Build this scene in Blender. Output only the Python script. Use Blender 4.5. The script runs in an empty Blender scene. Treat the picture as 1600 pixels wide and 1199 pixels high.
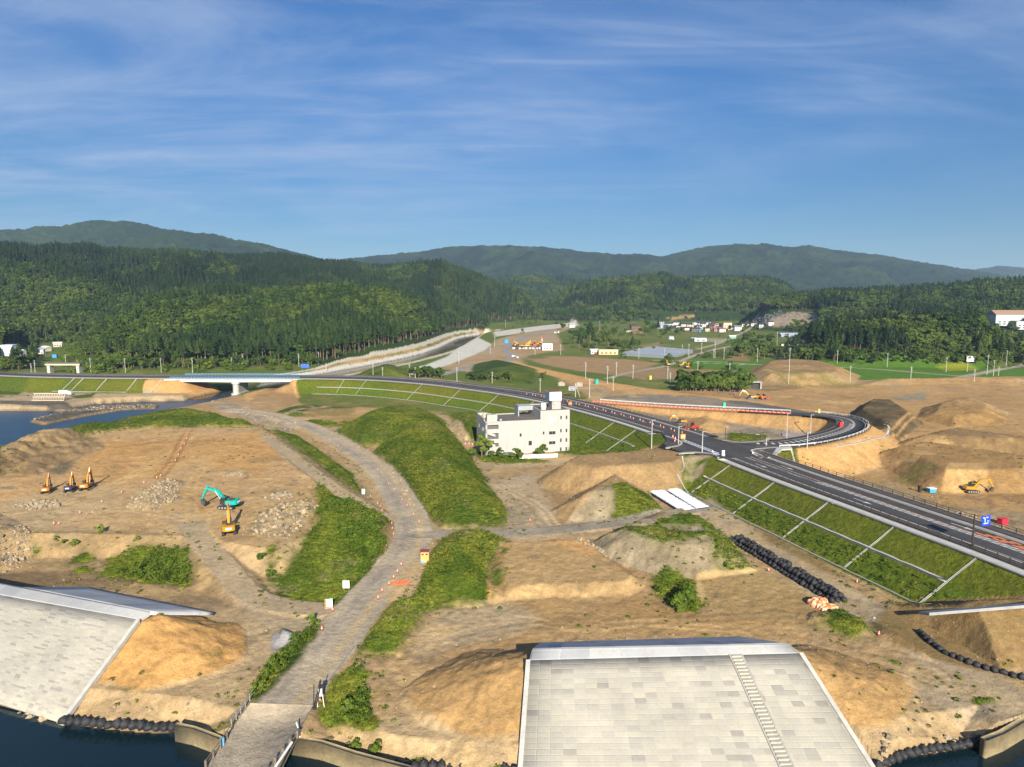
import bpy, math, random
import numpy as np
from mathutils import Vector, Matrix
random.seed(7); RNG = np.random.default_rng(7)
SC = bpy.context.scene; COL = SC.collection
R = math.radians
F = 1066.0; PH = math.atan(129.5 / F); CZ = 57.0
# ------------------------------------------------------------------ surveying helpers
def at(px, py, z):
    """world point at height z seen at a pixel of the 1600x1199 photograph (used to survey positions)"""
    u = (px - 800) / F; v = (py - 599.5) / F
    t = (CZ - z) / (math.sin(PH) + v * math.cos(PH))
    return (u * t, (math.cos(PH) - v * math.sin(PH)) * t)
def PL(z, s):
    return np.array([at(*map(float, p.split(',')), z) for p in s.split()])
def zat(py, Y):
    return CZ - Y * math.tan(math.atan((py - 599.5) / F) + PH)
# ------------------------------------------------------------------ noise
_T = RNG.random((256, 256)).astype(np.float64)
def vnoise(x, y, ox=0):
    x = np.asarray(x, float) + ox * 17.3; y = np.asarray(y, float) + ox * 9.7
    xi = np.floor(x).astype(np.int64); yi = np.floor(y).astype(np.int64)
    fx = x - xi; fy = y - yi
    fx = fx * fx * (3 - 2 * fx); fy = fy * fy * (3 - 2 * fy)
    a = _T[xi & 255, yi & 255]; b = _T[(xi + 1) & 255, yi & 255]
    c = _T[xi & 255, (yi + 1) & 255]; d = _T[(xi + 1) & 255, (yi + 1) & 255]
    return (a + (b - a) * fx) * (1 - fy) + (c + (d - c) * fx) * fy
def fbm(x, y, s, o=3, k=0):
    r = 0; am = 0.5; tot = 0
    for i in range(o):
        r = r + am * (vnoise(x / s, y / s, k + i * 3) - .5); tot += am
        s /= 2.03; am *= .55
    return r / tot * 2            # about -1..1
def sst(a, b, x):
    t = np.clip((x - a) / (b - a), 0, 1); return t * t * (3 - 2 * t)
def sd(poly, X, Y, m=60.0):
    """signed distance to a closed polygon (negative inside), 1e3 beyond a margin"""
    out = np.full(X.shape, 1e3)
    lo = poly.min(0) - m; hi = poly.max(0) + m
    k = (X > lo[0]) & (X < hi[0]) & (Y > lo[1]) & (Y < hi[1])
    if not k.any(): return out
    x = X[k]; y = Y[k]; d = np.full(x.shape, 1e18); s = np.zeros(x.shape, bool)
    n = len(poly)
    for i in range(n):
        ax, ay = poly[i]; bx, by = poly[(i + 1) % n]
        ex = bx - ax; ey = by - ay; wx = x - ax; wy = y - ay
        q = np.clip((wx * ex + wy * ey) / (ex * ex + ey * ey + 1e-12), 0, 1)
        d = np.minimum(d, (wx - ex * q) ** 2 + (wy - ey * q) ** 2)
        c = (ay > y) != (by > y)
        if ey != 0: s ^= c & (x < ex * (y - ay) / ey + ax)
    d = np.sqrt(d); d[s] *= -1; out[k] = d
    return out
def pathd(path, X, Y, m=60.0):
    """distance to a polyline of (x, y, z[, w]) and the interpolated z, w at the nearest point"""
    path = np.asarray(path, float)
    if path.shape[1] == 2: path = np.c_[path, np.zeros(len(path))]
    out = np.full(X.shape, 1e3); zz = np.zeros(X.shape); ww = np.zeros(X.shape)
    lo = path[:, :2].min(0) - m; hi = path[:, :2].max(0) + m
    k = (X > lo[0]) & (X < hi[0]) & (Y > lo[1]) & (Y < hi[1])
    if not k.any(): return out, zz, ww
    x = X[k]; y = Y[k]; d = np.full(x.shape, 1e18); z = np.zeros(x.shape); w = np.zeros(x.shape)
    for i in range(len(path) - 1):
        a = path[i]; b = path[i + 1]; ex, ey = b[0] - a[0], b[1] - a[1]
        q = np.clip(((x - a[0]) * ex + (y - a[1]) * ey) / (ex * ex + ey * ey + 1e-12), 0, 1)
        dd = (x - a[0] - ex * q) ** 2 + (y - a[1] - ey * q) ** 2
        c = dd < d; d[c] = dd[c]; z[c] = (a[2] + (b[2] - a[2]) * q)[c]
        if path.shape[1] > 3: w[c] = (a[3] + (b[3] - a[3]) * q)[c]
    out[k] = np.sqrt(d); zz[k] = z; ww[k] = w
    return out, zz, ww
def smooth_path(pts, step=3.0, it=1):
    """Catmull-Rom through the points, resampled at about step metres"""
    P = [np.array(p, float) for p in pts]; P = [2 * P[0] - P[1]] + P + [2 * P[-1] - P[-2]]
    o = []
    for i in range(1, len(P) - 2):
        n = max(1, int(np.linalg.norm((P[i + 1] - P[i])[:2]) / step))
        for j in range(n):
            t = j / n; a, b, c, d = P[i - 1], P[i], P[i + 1], P[i + 2]
            o.append(.5 * (2 * b + (c - a) * t + (2 * a - 5 * b + 4 * c - d) * t * t + (3 * b - a - 3 * c + d) * t ** 3))
    o.append(P[-2]); o = np.array(o)
    for _ in range(it): o[1:-1] = (o[:-2] + 2 * o[1:-1] + o[2:]) / 4
    return o
def offset(path, d):
    """polyline moved d metres to its left"""
    t = np.gradient(path[:, :2], axis=0); t /= np.linalg.norm(t, axis=1)[:, None] + 1e-9
    q = path.copy(); q[:, 0] -= t[:, 1] * d; q[:, 1] += t[:, 0] * d
    return q
def zpath(z, s, step=4):
    p = [at(*map(float, q.split(',')), z) + (z,) for q in s.split()]
    return smooth_path(p, step)
def zpath3(s, step=4):
    p = []
    for q in s.split():
        a, b, z = map(float, q.split(',')); p.append(at(a, b, z) + (z,))
    return smooth_path(p, step)
# ------------------------------------------------------------------ surveyed lines
HW = smooth_path([(-520, 520), (-420, 468), (-330, 430), (-271, 416), (-203, 411.5), (-133, 411), (-87, 404), (-51, 384), (-27.5, 363), (-6.5, 342),
                  (10.5, 318.5), (25.5, 293.5), (40, 263), (52.5, 230), (61.3, 200), (68.7, 174.5), (74.7, 156.5), (80.4, 138.7), (86, 121.5), (90, 105), (94, 80), (97, 60)], 3, 6)
HWZ = 10.0; HWW = 19.5
def hw_part(x0, x1):
    k = (HW[:, 0] >= x0) & (HW[:, 0] <= x1); p = HW[k]
    return np.vstack([p, offset(HW, HWW)[k][::-1]])
HW_L = hw_part(-600, -203); HW_R = hw_part(-133, 200); HW_ALL = hw_part(-600, 200)
LOOP = smooth_path([(73, 222.5, 10), (83, 221, 10), (92, 222, 10), (106, 230.5, 10), (120.5, 242.5, 10), (130, 255, 10), (135.5, 268.5, 9.9), (134, 279, 9.7)] + [at(px, py, z) + (z,) for px, py, z in ((1288, 648, 9.4), (1240, 645.5, 8.7), (1170, 641.5, 7.3), (1100, 638, 6), (1020, 633.5, 4.8), (950, 628.5, 4), (925, 626.5, 3.8))], 3, 4)
SIDE = PL(9.5, "1100,704 1066,697 1040,692 1052,706 1068,711 1105,714 1122,712")
LV_L = PL(7.6, "-260,880 0,930 215,968 235,957 20,915 -260,862")
LV_F = PL(7.6, "829,1033 1252,1022 1232,1006 1134,1008 975,1013 832,1015")
LV_R = PL(7.6, "1475,960 1560,958 1900,985 1900,925 1580,940 1490,952")
# ------------------------------------------------------------------ hills: (px, py of the skyline, distance of the ridge, distance of the foot)
TREE = 14.0
HILLS = [
 dict(n='A1', back=.5, tree=1, p=[(-140, 470, 800, 520), (0, 500, 760, 500), (90, 545, 700, 505), (145, 512, 730, 505), (209, 472, 790, 505), (280, 454, 850, 515), (371, 450, 900, 525), (439, 448, 930, 535), (540, 441, 960, 545), (600, 450, 1000, 600), (680, 474, 1100, 800), (760, 494, 1350, 1100), (830, 504, 1600, 1400), (870, 512, 1750, 1600)]),
 dict(n='A3', back=.4, tree=1, p=[(440, 450, 1700, 1000), (560, 425, 1700, 1050), (620, 419, 1700, 1100), (660, 415, 1700, 1150), (689, 411, 1700, 1200), (733, 426, 1700, 1250), (770, 440, 1720, 1350), (804, 450, 1750, 1450), (837, 467, 1800, 1550), (868, 492, 1850, 1650), (890, 507, 1900, 1750)]),
 dict(n='A2', back=.4, tree=1, p=[(-500, 390, 1500, 700), (0, 393, 1500, 760), (150, 396, 1550, 800), (250, 397, 1600, 850), (430, 404, 1700, 950), (560, 417, 1800, 1100), (640, 424, 1900, 1200), (740, 446, 2000, 1300), (800, 470, 2000, 1400)]),
 dict(n='B0', back=.4, tree=1, p=[(740, 452, 2700, 2200), (800, 436, 2700, 2200), (836, 432, 2700, 2200), (900, 437, 2700, 2200), (1000, 440, 2700, 2200)]),
 dict(n='B', back=.4, tree=1, p=[(840, 490, 1850, 1500), (864, 466, 1900, 1500), (900, 446, 1950, 1450), (940, 436, 1950, 1450), (1000, 432, 1950, 1450), (1040, 429, 1950, 1450), (1080, 436, 1950, 1450), (1150, 435, 1950, 1450), (1200, 437, 1950, 1450), (1225, 444, 1950, 1450), (1250, 460, 1950, 1450), (1300, 478, 1950, 1500)]),
 dict(n='C', back=.4, tree=1, p=[(1160, 478, 1350, 1150), (1205, 462, 1350, 1050), (1240, 462, 1350, 1000), (1290, 457, 1350, 950), (1340, 454, 1350, 900), (1400, 451, 1350, 880), (1460, 448, 1350, 860), (1550, 440, 1350, 850), (1600, 437, 1350, 840), (1900, 430, 1350, 820)]),
 dict(n='C1', back=.6, tree=1, p=[(1130, 562, 640, 600), (1160, 545, 680, 590), (1230, 525, 740, 575), (1280, 506, 720, 568), (1330, 500, 690, 562), (1400, 492, 675, 556), (1480, 485, 665, 552), (1520, 487, 660, 550), (1548, 496, 650, 552), (1562, 520, 640, 558), (1585, 535, 640, 575), (1620, 520, 640, 560), (1750, 500, 640, 550)]),
 dict(n='F1', back=.5, tree=0, p=[(-500, 385, 3500, 2300), (-200, 372, 3500, 2300), (0, 361, 3500, 2300), (90, 356, 3500, 2300), (140, 347, 3500, 2300), (190, 343, 3500, 2300), (210, 346, 3500, 2300), (260, 357, 3500, 2300), (330, 368, 3500, 2300), (400, 378, 3500, 2300), (460, 393, 3500, 2300), (520, 407, 3500, 2300), (600, 425, 3500, 2400), (680, 445, 3500, 2600)]),
 dict(n='F2', back=.5, tree=0, p=[(440, 425, 4600, 3000), (525, 407, 4600, 3000), (590, 398, 4600, 3000), (660, 394, 4600, 3000), (735, 382, 4600, 2900), (797, 380, 4600, 2900), (850, 384, 4600, 2900), (900, 391, 4600, 2900), (960, 396, 4600, 2900), (1000, 395, 4600, 2900), (1035, 399, 4600, 2900), (1075, 390, 4600, 2800), (1130, 381, 4600, 2800), (1153, 379, 4600, 2800), (1200, 386, 4600, 2800), (1230, 390, 4600, 2800), (1265, 385, 4600, 2800), (1300, 392, 4600, 2800), (1350, 396, 4600, 2800), (1400, 402, 4600, 2800), (1440, 409, 4600, 2800), (1500, 420, 4600, 2900), (1600, 432, 4600, 3000), (1900, 440, 4600, 3000)]),
 dict(n='F3', back=.5, tree=0, p=[(1400, 440, 6800, 5200), (1480, 425, 6800, 5200), (1560, 415, 6800, 5200), (1600, 416, 6800, 5200), (1700, 409, 6800, 5200), (1900, 400, 6800, 5200), (2100, 420, 6800, 5200)]),
]
for h in HILLS:
    us = []; zr = []; yr = []; yf = []
    for px, py, Yr, Yf in h['p']:
        v = (py - 599.5) / F
        us.append((px - 800) / F / (math.cos(PH) - v * math.sin(PH)))
        zr.append(zat(py, Yr) - (TREE if h['tree'] else 6)); yr.append(Yr); yf.append(Yf)
    h['u'] = np.array(us); h['zr'] = np.array(zr); h['yr'] = np.array(yr, float); h['yf'] = np.array(yf, float)
def valley(Y):
    return 2.5 + 7.5 * sst(480, 1250, Y) + 6 * sst(1250, 2200, Y)
def hill_height(X, Y, which=None):
    base = valley(Y); out = np.zeros(X.shape)
    u = X / np.maximum(Y, 1)
    for h in HILLS:
        if which and h['n'] not in which: continue
        k = (Y > h['yf'].min() - 5) & (u > h['u'][0]) & (u < h['u'][-1])
        if not k.any(): continue
        uu = u[k]; yy = Y[k]; xx = X[k]
        zr = np.interp(uu, h['u'], h['zr']); yr = np.interp(uu, h['u'], h['yr']); yf = np.interp(uu, h['u'], h['yf'])
        fade = sst(h['u'][0], h['u'][1], uu) * sst(-h['u'][-1], -h['u'][-2], -uu)
        t = (yy - yf) / (yr - yf)
        rise = np.where(t < 1, sst(-.12, 1.0, t) - .04 * (1 - t), np.maximum(0, 1 - ((t - 1) / (1 + h['back'])) ** 2))
        rise = np.where(t < 0, 0, np.clip(rise, 0, 1))
        sc = (yr - yf)
        rid = 1 - 2 * np.abs(fbm(xx + .35 * yy, yy * .45, 210 if h['tree'] else 620, 4, 5))
        spur = (rid * .6 + .5 * fbm(xx, yy, 120 if h['tree'] else 300, 3, 9)) * np.clip(t * np.abs(1 - t) ** 1.5 * 5.4, 0, 1) * (t < 1) * (.42 if h['tree'] else .34)
        amp = np.maximum(zr - valley(yy), 0) * fade
        out[k] = np.maximum(out[k], amp * np.clip(rise + spur * (t > 0), 0, 1.2))
    return out
# ------------------------------------------------------------------ terrain features
def Pz(z, s): return PL(z, s)
WATER = [
 PL(0, "-330,1118 0,1128 50,1136 88,1139 108,1131 200,1140 275,1147 342,1166 400,1176 455,1172 500,1184 550,1197 640,1212 815,1225 1360,1215 1400,1182 1470,1172 1545,1160 1600,1143 1900,1085 1900,1600 -600,1600"),
 PL(0, "-500,760 -500,641 0,643 60,643 100,641 150,632 200,629 290,627 310,620 352,611 385,603 440,599 452,600 400,614 388,616 331,632 290,640 240,650 170,668 90,690 40,706 0,722 -120,760"),
]
CHAN = smooth_path([(-165, 452, -2), (-160, 470, -2)] + [at(*q, 0) + (-1.5,) for q in [(520, 586), (570, 577), (620, 567), (668, 556), (700, 545), (720, 534), (735, 528), (760, 524)]], 6)
JETTY = [PL(1, "51,656 65,650 100,643 140,635 200,630 245,631 240,636 190,638 140,646 100,654 70,660"),
         PL(1, "-300,634 0,636 100,640 118,637 100,632 0,631 -300,628")]
PLAT = PL(6, "-330,800 -200,760 -60,722 60,690 150,672 300,664 400,664 428,680 462,712 500,762 495,800 476,838 430,858 380,852 330,843 290,838 148,834 30,834 -200,862 -330,875")
RIDGES = [  # polygon, z, slope, edge noise
 (PLAT, 6, .55, 1.0),
 (PL(7.2, "512,772 556,786 584,806 578,832 532,850 503,838"), 7.2, .62, 1.2),
 (PL(9.0, "888,722 905,711 985,705 1062,700 1068,713 1050,722 990,726 930,730"), 9.0, .68, .5),
 (PL(7.4, "1395,700 1450,690 1545,704 1600,712 1600,732 1540,734 1478,734 1440,714"), 7.4, .55, .6),
 (PL(6.0, "1445,690 1700,700 1900,735 1900,690 1700,665 1600,672 1480,680"), 8.5, .5, 1),
 (PL(4.5, "785,846 912,836 938,862 985,896 975,905 800,912 782,890"), 4.0, .5, .4),
]
LEVEES = [  # crest axis from A to B, half width, height, slope beyond A, slope beyond B
 ((-128, 124), (-56.6, 101.9), 1.4, 7.4, .5, .29),
 ((3.2, 90.0), (39.6, 91.4), 1.5, 7.4, .26, .27),
 ((77, 106.5), (140, 112), 1.5, 7.6, .28, .5),
]
FACES = [((2.4, 88.4), (40.3, 90.2), (.09, .31)), ((-141.6, 127), (-58.0, 100.5), (-.1, .15))]
MOUNDS = [  # footprint at z, z, height, width of the flank, roughness
 (PL(2.5, "585,705 603,731 634,772 672,813 690,828 793,821 800,812 788,788 757,745 735,712 722,690 700,668 650,668 610,682"), 6.8, 15, .9, 'h'),
 (PL(2.5, "516,679 554,699 592,698 650,694 710,690 704,668 692,656 660,649 620,648 580,654 545,664"), 7.0, 17, .9, 'h'),
 (PL(2.5, "700,672 722,690 745,690 768,678 772,664 745,653 715,656 702,664"), 5, 10, .6, 'h'),
 (PL(6, "-160,790 -60,748 0,745 40,722 100,693 150,678 200,671 300,668 395,668 398,660 350,641 295,632 245,637 180,650 90,676 40,690 0,705 -80,735 -160,765"), 3.2, 7, .6, 'g'),
 (PL(4, "416,668 470,680 520,714 550,736 567,766 545,757 490,717 450,692 425,678"), 2.4, 4, .5, 'g'),
 (PL(2.5, "652,935 658,905 672,868 690,846 740,838 786,842 792,852 770,880 768,905 790,938 740,950 690,948"), 4.0, 8, .6, 'g'),
 (PL(2.5, "556,1022 575,990 610,945 650,930 700,945 665,955 650,985 625,1026"), .8, 4, .4, 'g'),
 (PL(2.5, "858,800 885,816 935,816 962,812 1046,806 1015,772 985,754 940,750 900,772"), 5.2, 11, .6, 'm'),
 (PL(2.5, "918,850 935,872 975,886 1000,892 1040,905 1090,905 1180,892 1145,842 1095,812 1060,806 1010,812 960,830"), 4.6, 9, 1.1, 'm'),
 (PL(2.5, "1258,972 1290,985 1330,1000 1372,992 1335,955 1300,952 1262,958"), .7, 3, .5, 'g'),
 (PL(2.5, "1320,655 1345,668 1372,690 1402,694 1445,662 1405,636 1345,634"), 4.8, 8, .9, 'd'),
 (PL(2.5, "1430,655 1490,668 1570,664 1575,645 1540,630 1480,628 1440,638"), 3.8, 11, 1.0, 'd'),
 (PL(2.5, "1155,590 1180,602 1250,604 1335,600 1345,588 1300,575 1230,570 1180,574"), 6.5, 17, .8, 'd'),
 (PL(2.5, "1340,604 1480,600 1700,606 1700,588 1480,592 1352,594"), 3.0, 20, .8, 'd'),
 (PL(3, "1064,668 1090,676 1135,675 1140,664 1115,652 1080,652"), 3.2, 14, .8, 'd'),
 (PL(2.5, "388,640 430,644 470,630 455,610 420,607 395,620"), .4, 10, .5, 'd'),
 (PL(6, "0,745 0,715 40,692 100,682 150,684 165,700 120,716 60,742"), 1.2, 9, 1.3, 'd'),
 (PL(6, "0,800 40,820 55,840 30,862 -60,880 -60,800"), 1.4, 8, .8, 'd'),
 (PL(6, "190,792 235,798 275,785 290,752 255,748 220,765"), .9, 6, .5, 'd'),
 (PL(6, "385,838 450,842 495,800 490,778 440,785 400,805"), .7, 8, .6, 'd'),
 (PL(2.5, "425,1012 462,1010 468,996 440,985 425,995"), 1.3, 2, .3, 'd'),
 (PL(2.5, "1180,950 1160,950 1160,949 1180,949"), .1, 2, .3, 'd'),
 (PL(3.5, "635,580 660,588 690,588 700,578 670,570 645,570"), 1, 10, .3, 'd'),
 (PL(2.5, "735,590 750,596 830,600 840,578 790,566 740,570"), 5, 26, .4, 'g'),
 (PL(3, "555,586 590,590 640,588 645,578 610,572 580,574"), 5, 20, .4, 'd'),
]
FORMS = [ # path (x,y,z), half width, bank slope
 (zpath3("300,820,6 310,838,5.8 335,868,5 365,905,3.9 395,935,3 440,950,2.8 500,952,3"), 2.6, .6),
 (zpath3("412,680,6 440,700,6 475,728,5.6 515,758,4.8 560,788,3.8 606,810,3"), 2.4, .6),
 (zpath(3, "340,1270 385,1190 440,1100 490,1040 523,1000 560,950 600,905 630,870 645,840 640,805 620,770 600,740 570,715 530,690 490,668 450,655 410,645 360,640"), 4.3, .5),
 (zpath(2.7, "655,835 720,834 790,833 860,829 920,822 1000,812 1060,800 1110,790"), 2.6, .5),
 (zpath(2.6, "1090,782 1130,806 1180,842 1260,890 1350,948 1420,980 1480,1015 1540,1065 1600,1120"), 4.0, .5),
]
HAUL = FORMS[2][0]
BERM = np.vstack([offset(HW, -7.0)[(HW[:, 1] < 262) & (HW[:, 1] > 75)]])
def height(X, Y):
    z = valley(Y) + .35 * fbm(X, Y, 45, 3, 1) + .10 * fbm(X, Y, 7, 2, 2)
    z = z + hill_height(X, Y)
    n1 = fbm(X, Y, 9, 3, 8); n2 = fbm(X, Y, 3.2, 2, 11); n0 = fbm(X, Y, 19, 2, 14); n3 = fbm(X, Y, 1.3, 2, 17) * (np.hypot(X, Y) < 320)
    # river and sea
    for w in WATER:
        d = sd(w, X, Y, 40); z = np.minimum(z, np.maximum(np.where(d < 1e3, -.3 + d * .75 + .25 * n1, 1e3), -4))
    d, cz, _ = pathd(CHAN, X, Y, 80)
    z = np.where(d < 60, np.minimum(z, cz + np.maximum(0, d - 9) * .55), z)
    for j in JETTY:
        d = sd(j, X, Y, 20); z = np.maximum(z, np.where(d < 20, .9 - np.maximum(d, 0) * .6 + .35 * n2, -9))
    # highway and its embankments
    hz = np.full(X.shape, -9.0)
    for q in (HW_L, HW_R):
        d = sd(q, X, Y, 30); hz = np.maximum(hz, np.where(d < 30, HWZ - .35 - np.maximum(0, d - .2) / 1.72, -9))
    # pit inside the loop
    hz = np.where((X > -166) & (X < -134.6) & (Y > 409.8), -9, hz)
    d, lz, _ = pathd(LOOP, X, Y, 40)
    hz = np.maximum(hz, np.where(d < 40, lz - .75 - np.maximum(0, d - 5.5) / np.where(sd(LOOP[:, :2], X, Y, 30) < 0, 1.25, 1.85), -9))
    d = sd(SIDE, X, Y, 20); hz = np.maximum(hz, np.where(d < 20, 9.2 - np.maximum(0, d - .1) / 1.7, -9))
    z = np.maximum(z, hz)
    for q, h, s, e in RIDGES:
        d = sd(q, X, Y, 40) + e * n1
        z = np.maximum(z, np.where(d < 30, h - np.maximum(d, 0) * s + e * .12 * n2, -9))
    for A, B, hw, hh, sa, sb in LEVEES:
        ex, ey = B[0] - A[0], B[1] - A[1]; L = math.hypot(ex, ey); ex /= L; ey /= L
        s_ = (X - A[0]) * ex + (Y - A[1]) * ey; t_ = np.maximum(0, np.abs((X - A[0]) * -ey + (Y - A[1]) * ex) - hw)
        e_ = np.where(s_ < 0, -s_ * sa, np.where(s_ > L, (s_ - L) * sb, 0))
        z = np.maximum(z, np.where(np.hypot(X, Y) < 190, hh - (e_ ** 1.35 + ((.5 - .14 * np.clip((e_ - .7) * .7, 0, 1)) * t_) ** 1.35) ** (1 / 1.35) + (.16 * n2 + .3 * n1 + .12 * fbm(X, Y, 5.5, 2, 33)) * np.clip(e_, 0, 1), -9))
    for q, h, w, rough, k in MOUNDS:
        d = sd(q, X, Y, 3) + n1 * .9 * rough
        t = np.clip(-d / w, 0, 1)
        prof = np.sin(t * math.pi / 2) if k in 'gh' else np.minimum(1, t * 1.25) * (1 - .12 * (1 - t))
        rr = np.minimum(1, t * 4) * rough * ((.75 * n1 + .3 * n2 + .9 * n0) if k in 'gh' else (.5 * n1 + .42 * n2))
        if k in 'mh': z = np.where(d < 0, np.maximum(z, 2.5 + h * prof + rr), z)
        else: z = np.where(d < 0, z + h * prof + rr, z)
    z = z + .11 * n3 * (z > .3)
    for p, w, s in FORMS[:5]:
        d, pz, _ = pathd(p, X, Y, 12)
        e = np.maximum(0, d - w)
        z = np.where(d < 12, np.clip(z, pz - e * s * .8, pz + e * s * 2.4), z)
    for cl, cr, cz_ in FACES:
        ex, ey = cr[0] - cl[0], cr[1] - cl[1]; L = math.hypot(ex, ey); ex /= L; ey /= L
        s_ = (X - cl[0]) * ex + (Y - cl[1]) * ey; t_ = (X - cl[0]) * ey - (Y - cl[1]) * ex
        k = (t_ > -.3) & (t_ < 26) & (s_ > -t_ * cz_[0] + .1) & (s_ < L + t_ * cz_[1] - .1)
        z = np.where(k, np.minimum(z, 8 - t_ * .5 - 1.0), z)
    # the water passes under the causeway bridge; never let a road form fill it
    d = sd(WATER[0], X, Y, 5); z = np.where((d < -.3) & (hz < .3), np.minimum(z, np.maximum(-.3 + d * .75, -4)), z)
    return z
# ------------------------------------------------------------------ the polar grid (dense near, coarse far)
Uc = np.linspace(-1.02, 1.02, 980)
Yr_ = [42.0]
while Yr_[-1] < 2750:
    y = Yr_[-1]; Yr_.append(y * (1 + .0036 + .0062 * min(1, max(0, (y - 90) / 700))))
Yr_ = np.array(Yr_)
GX = Uc[None, :] * Yr_[:, None]; GY = np.repeat(Yr_[:, None], len(Uc), 1)
GZ = height(GX, GY)
def gz(x, y):
    """terrain height by looking the grid up"""
    i = np.clip(np.searchsorted(Yr_, y) - 1, 0, len(Yr_) - 2); f = (y - Yr_[i]) / (Yr_[i + 1] - Yr_[i])
    uu = np.clip((x / y - Uc[0]) / (Uc[1] - Uc[0]), 0, len(Uc) - 1.001); j = int(uu); g = uu - j
    f = min(max(f, 0), 1)
    a = GZ[i, j] * (1 - g) + GZ[i, j + 1] * g; b = GZ[i + 1, j] * (1 - g) + GZ[i + 1, j + 1] * g
    return float(a * (1 - f) + b * f)
def gza(x, y):
    i = np.clip(np.searchsorted(Yr_, y) - 1, 0, len(Yr_) - 2); f = np.clip((y - Yr_[i]) / (Yr_[i + 1] - Yr_[i]), 0, 1)
    uu = np.clip((x / y - Uc[0]) / (Uc[1] - Uc[0]), 0, len(Uc) - 1.001); j = uu.astype(int); g = uu - j
    a = GZ[i, j] * (1 - g) + GZ[i, j + 1] * g; b = GZ[i + 1, j] * (1 - g) + GZ[i + 1, j + 1] * g
    return a * (1 - f) + b * f
def hit(px, py, lift=0.0):
    """where the sight line of a pixel meets the ground: used to survey where things stand"""
    u = (px - 800) / F; v = (py - 599.5) / F
    cy = math.cos(PH) - v * math.sin(PH); dz = math.sin(PH) + v * math.cos(PH)
    ys = Yr_; xs = u / cy * ys; zr = CZ - dz / cy * ys
    g = gza(xs, ys) + lift
    k = np.nonzero(g >= zr)[0]
    if len(k) == 0: i = len(ys) - 1; return (xs[i], ys[i], g[i] - lift)
    i = max(1, k[0]); d0 = zr[i - 1] - g[i - 1]; d1 = g[i] - zr[i]; f = d0 / (d0 + d1 + 1e-9)
    y = ys[i - 1] + (ys[i] - ys[i - 1]) * f; x = u / cy * y
    return (x, y, gz(x, y))
# ------------------------------------------------------------------ what covers the ground
EXP = 1.0
def lin(c): c = np.array(c, float) / 255; return np.where(c <= .04045, c / 12.92, ((c + .055) / 1.055) ** 2.4)
def ph(r, g, b, e=None): return lin((r, g, b)) / (e or (1.22 if r > g * 1.02 else 1.6))
SOIL_O = ph(200, 155, 98); SOIL_Y = ph(190, 152, 100); SOIL_B = ph(168, 134, 88); SOIL_D = ph(128, 104, 72); BEIGE = ph(182, 158, 120)
GRAV = ph(170, 151, 122); GRAVD = ph(135, 125, 112); ASPH = ph(96, 92, 90); CONC = ph(200, 195, 180)
GR_M = ph(96, 112, 30); GR_D = ph(62, 86, 26); GR_Y = ph(125, 130, 48); GR_DRY = ph(128, 122, 62); PADDY = ph(92, 130, 36, 1.45); FOREST = ph(44, 66, 26)
shape = GX.shape
TINT = np.empty(shape + (3,)); GRS = np.zeros(shape); REG = np.zeros(shape, np.int16)
REGN = ['ground']
nA = fbm(GX, GY, 26, 4, 20); nB = fbm(GX, GY, 6, 3, 24); nC = fbm(GX, GY, 90, 3, 28); nD = fbm(GX, GY, 2.2, 2, 31)
def mixin(w, col, grass=None):
    global TINT, GRS
    TINT += w[..., None] * (np.asarray(col) - TINT)
    if grass is not None: GRS += w * (grass - GRS)
def dmix(d, soft, n):
    return 1 - sst(-soft, soft, d + n * (.6 * nA + .6 * nB + .25 * nD))
def paint(poly, col, soft=1.0, n=1.5, s=1.0, grass=0.0, reg=None, thr=0.0):
    if grass >= .9: soft *= 1.7; n *= 1.35
    d = sd(poly, GX, GY, soft + 3 * n + 1)
    w = dmix(d, soft, n) * (d < 900)
    if thr: w = w * sst(thr - .25, thr + .25, .5 + .9 * nB + .4 * nA)
    mixin(w * s, col, grass)
    if reg: region(d + n * .5 * nB < 0, reg)
def paintpath(path, w, col, soft=.8, n=.8, s=1.0, grass=0.0, reg=None):
    d, _, _ = pathd(path, GX, GY, w + soft + 3 * n + 2)
    d = d - w
    mixin(dmix(d, soft, n) * (d < 900) * s, col, grass)
    if reg: region(d + n * .4 * nB < 0, reg)
def region(mask, name):
    if name not in REGN: REGN.append(name)
    REG[mask] = REGN.index(name)
def patch(a, b, k, amt=1.0):
    return np.asarray(a) + (np.asarray(b) - np.asarray(a)) * np.clip(.5 + amt * k, 0, 1)[..., None]
GRASS = patch(patch(GR_D, GR_M, nA * .8 + nB * .4, 1.3), GR_Y, nA * .4 + nB * .5 + nC * .5 - .25, 1.1)
# default: weedy valley floor with dry patches
TINT[:] = patch(patch(ph(86, 110, 36, 1.3), ph(118, 122, 54, 1.35), nC, .9), SOIL_B, nA * .7 + nB * .3 - .6, 1.2); GRS[:] = .7
# construction land before the highway
paint(PL(2.5, "-500,1500 -500,612 0,622 330,612 480,632 560,636 700,650 745,690 900,712 1068,745 1240,845 1450,950 1700,1010 2000,1500"), 0 * TINT + patch(BEIGE, SOIL_B, nA + .2 * nC, .8), 2, 1, grass=.0)
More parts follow.
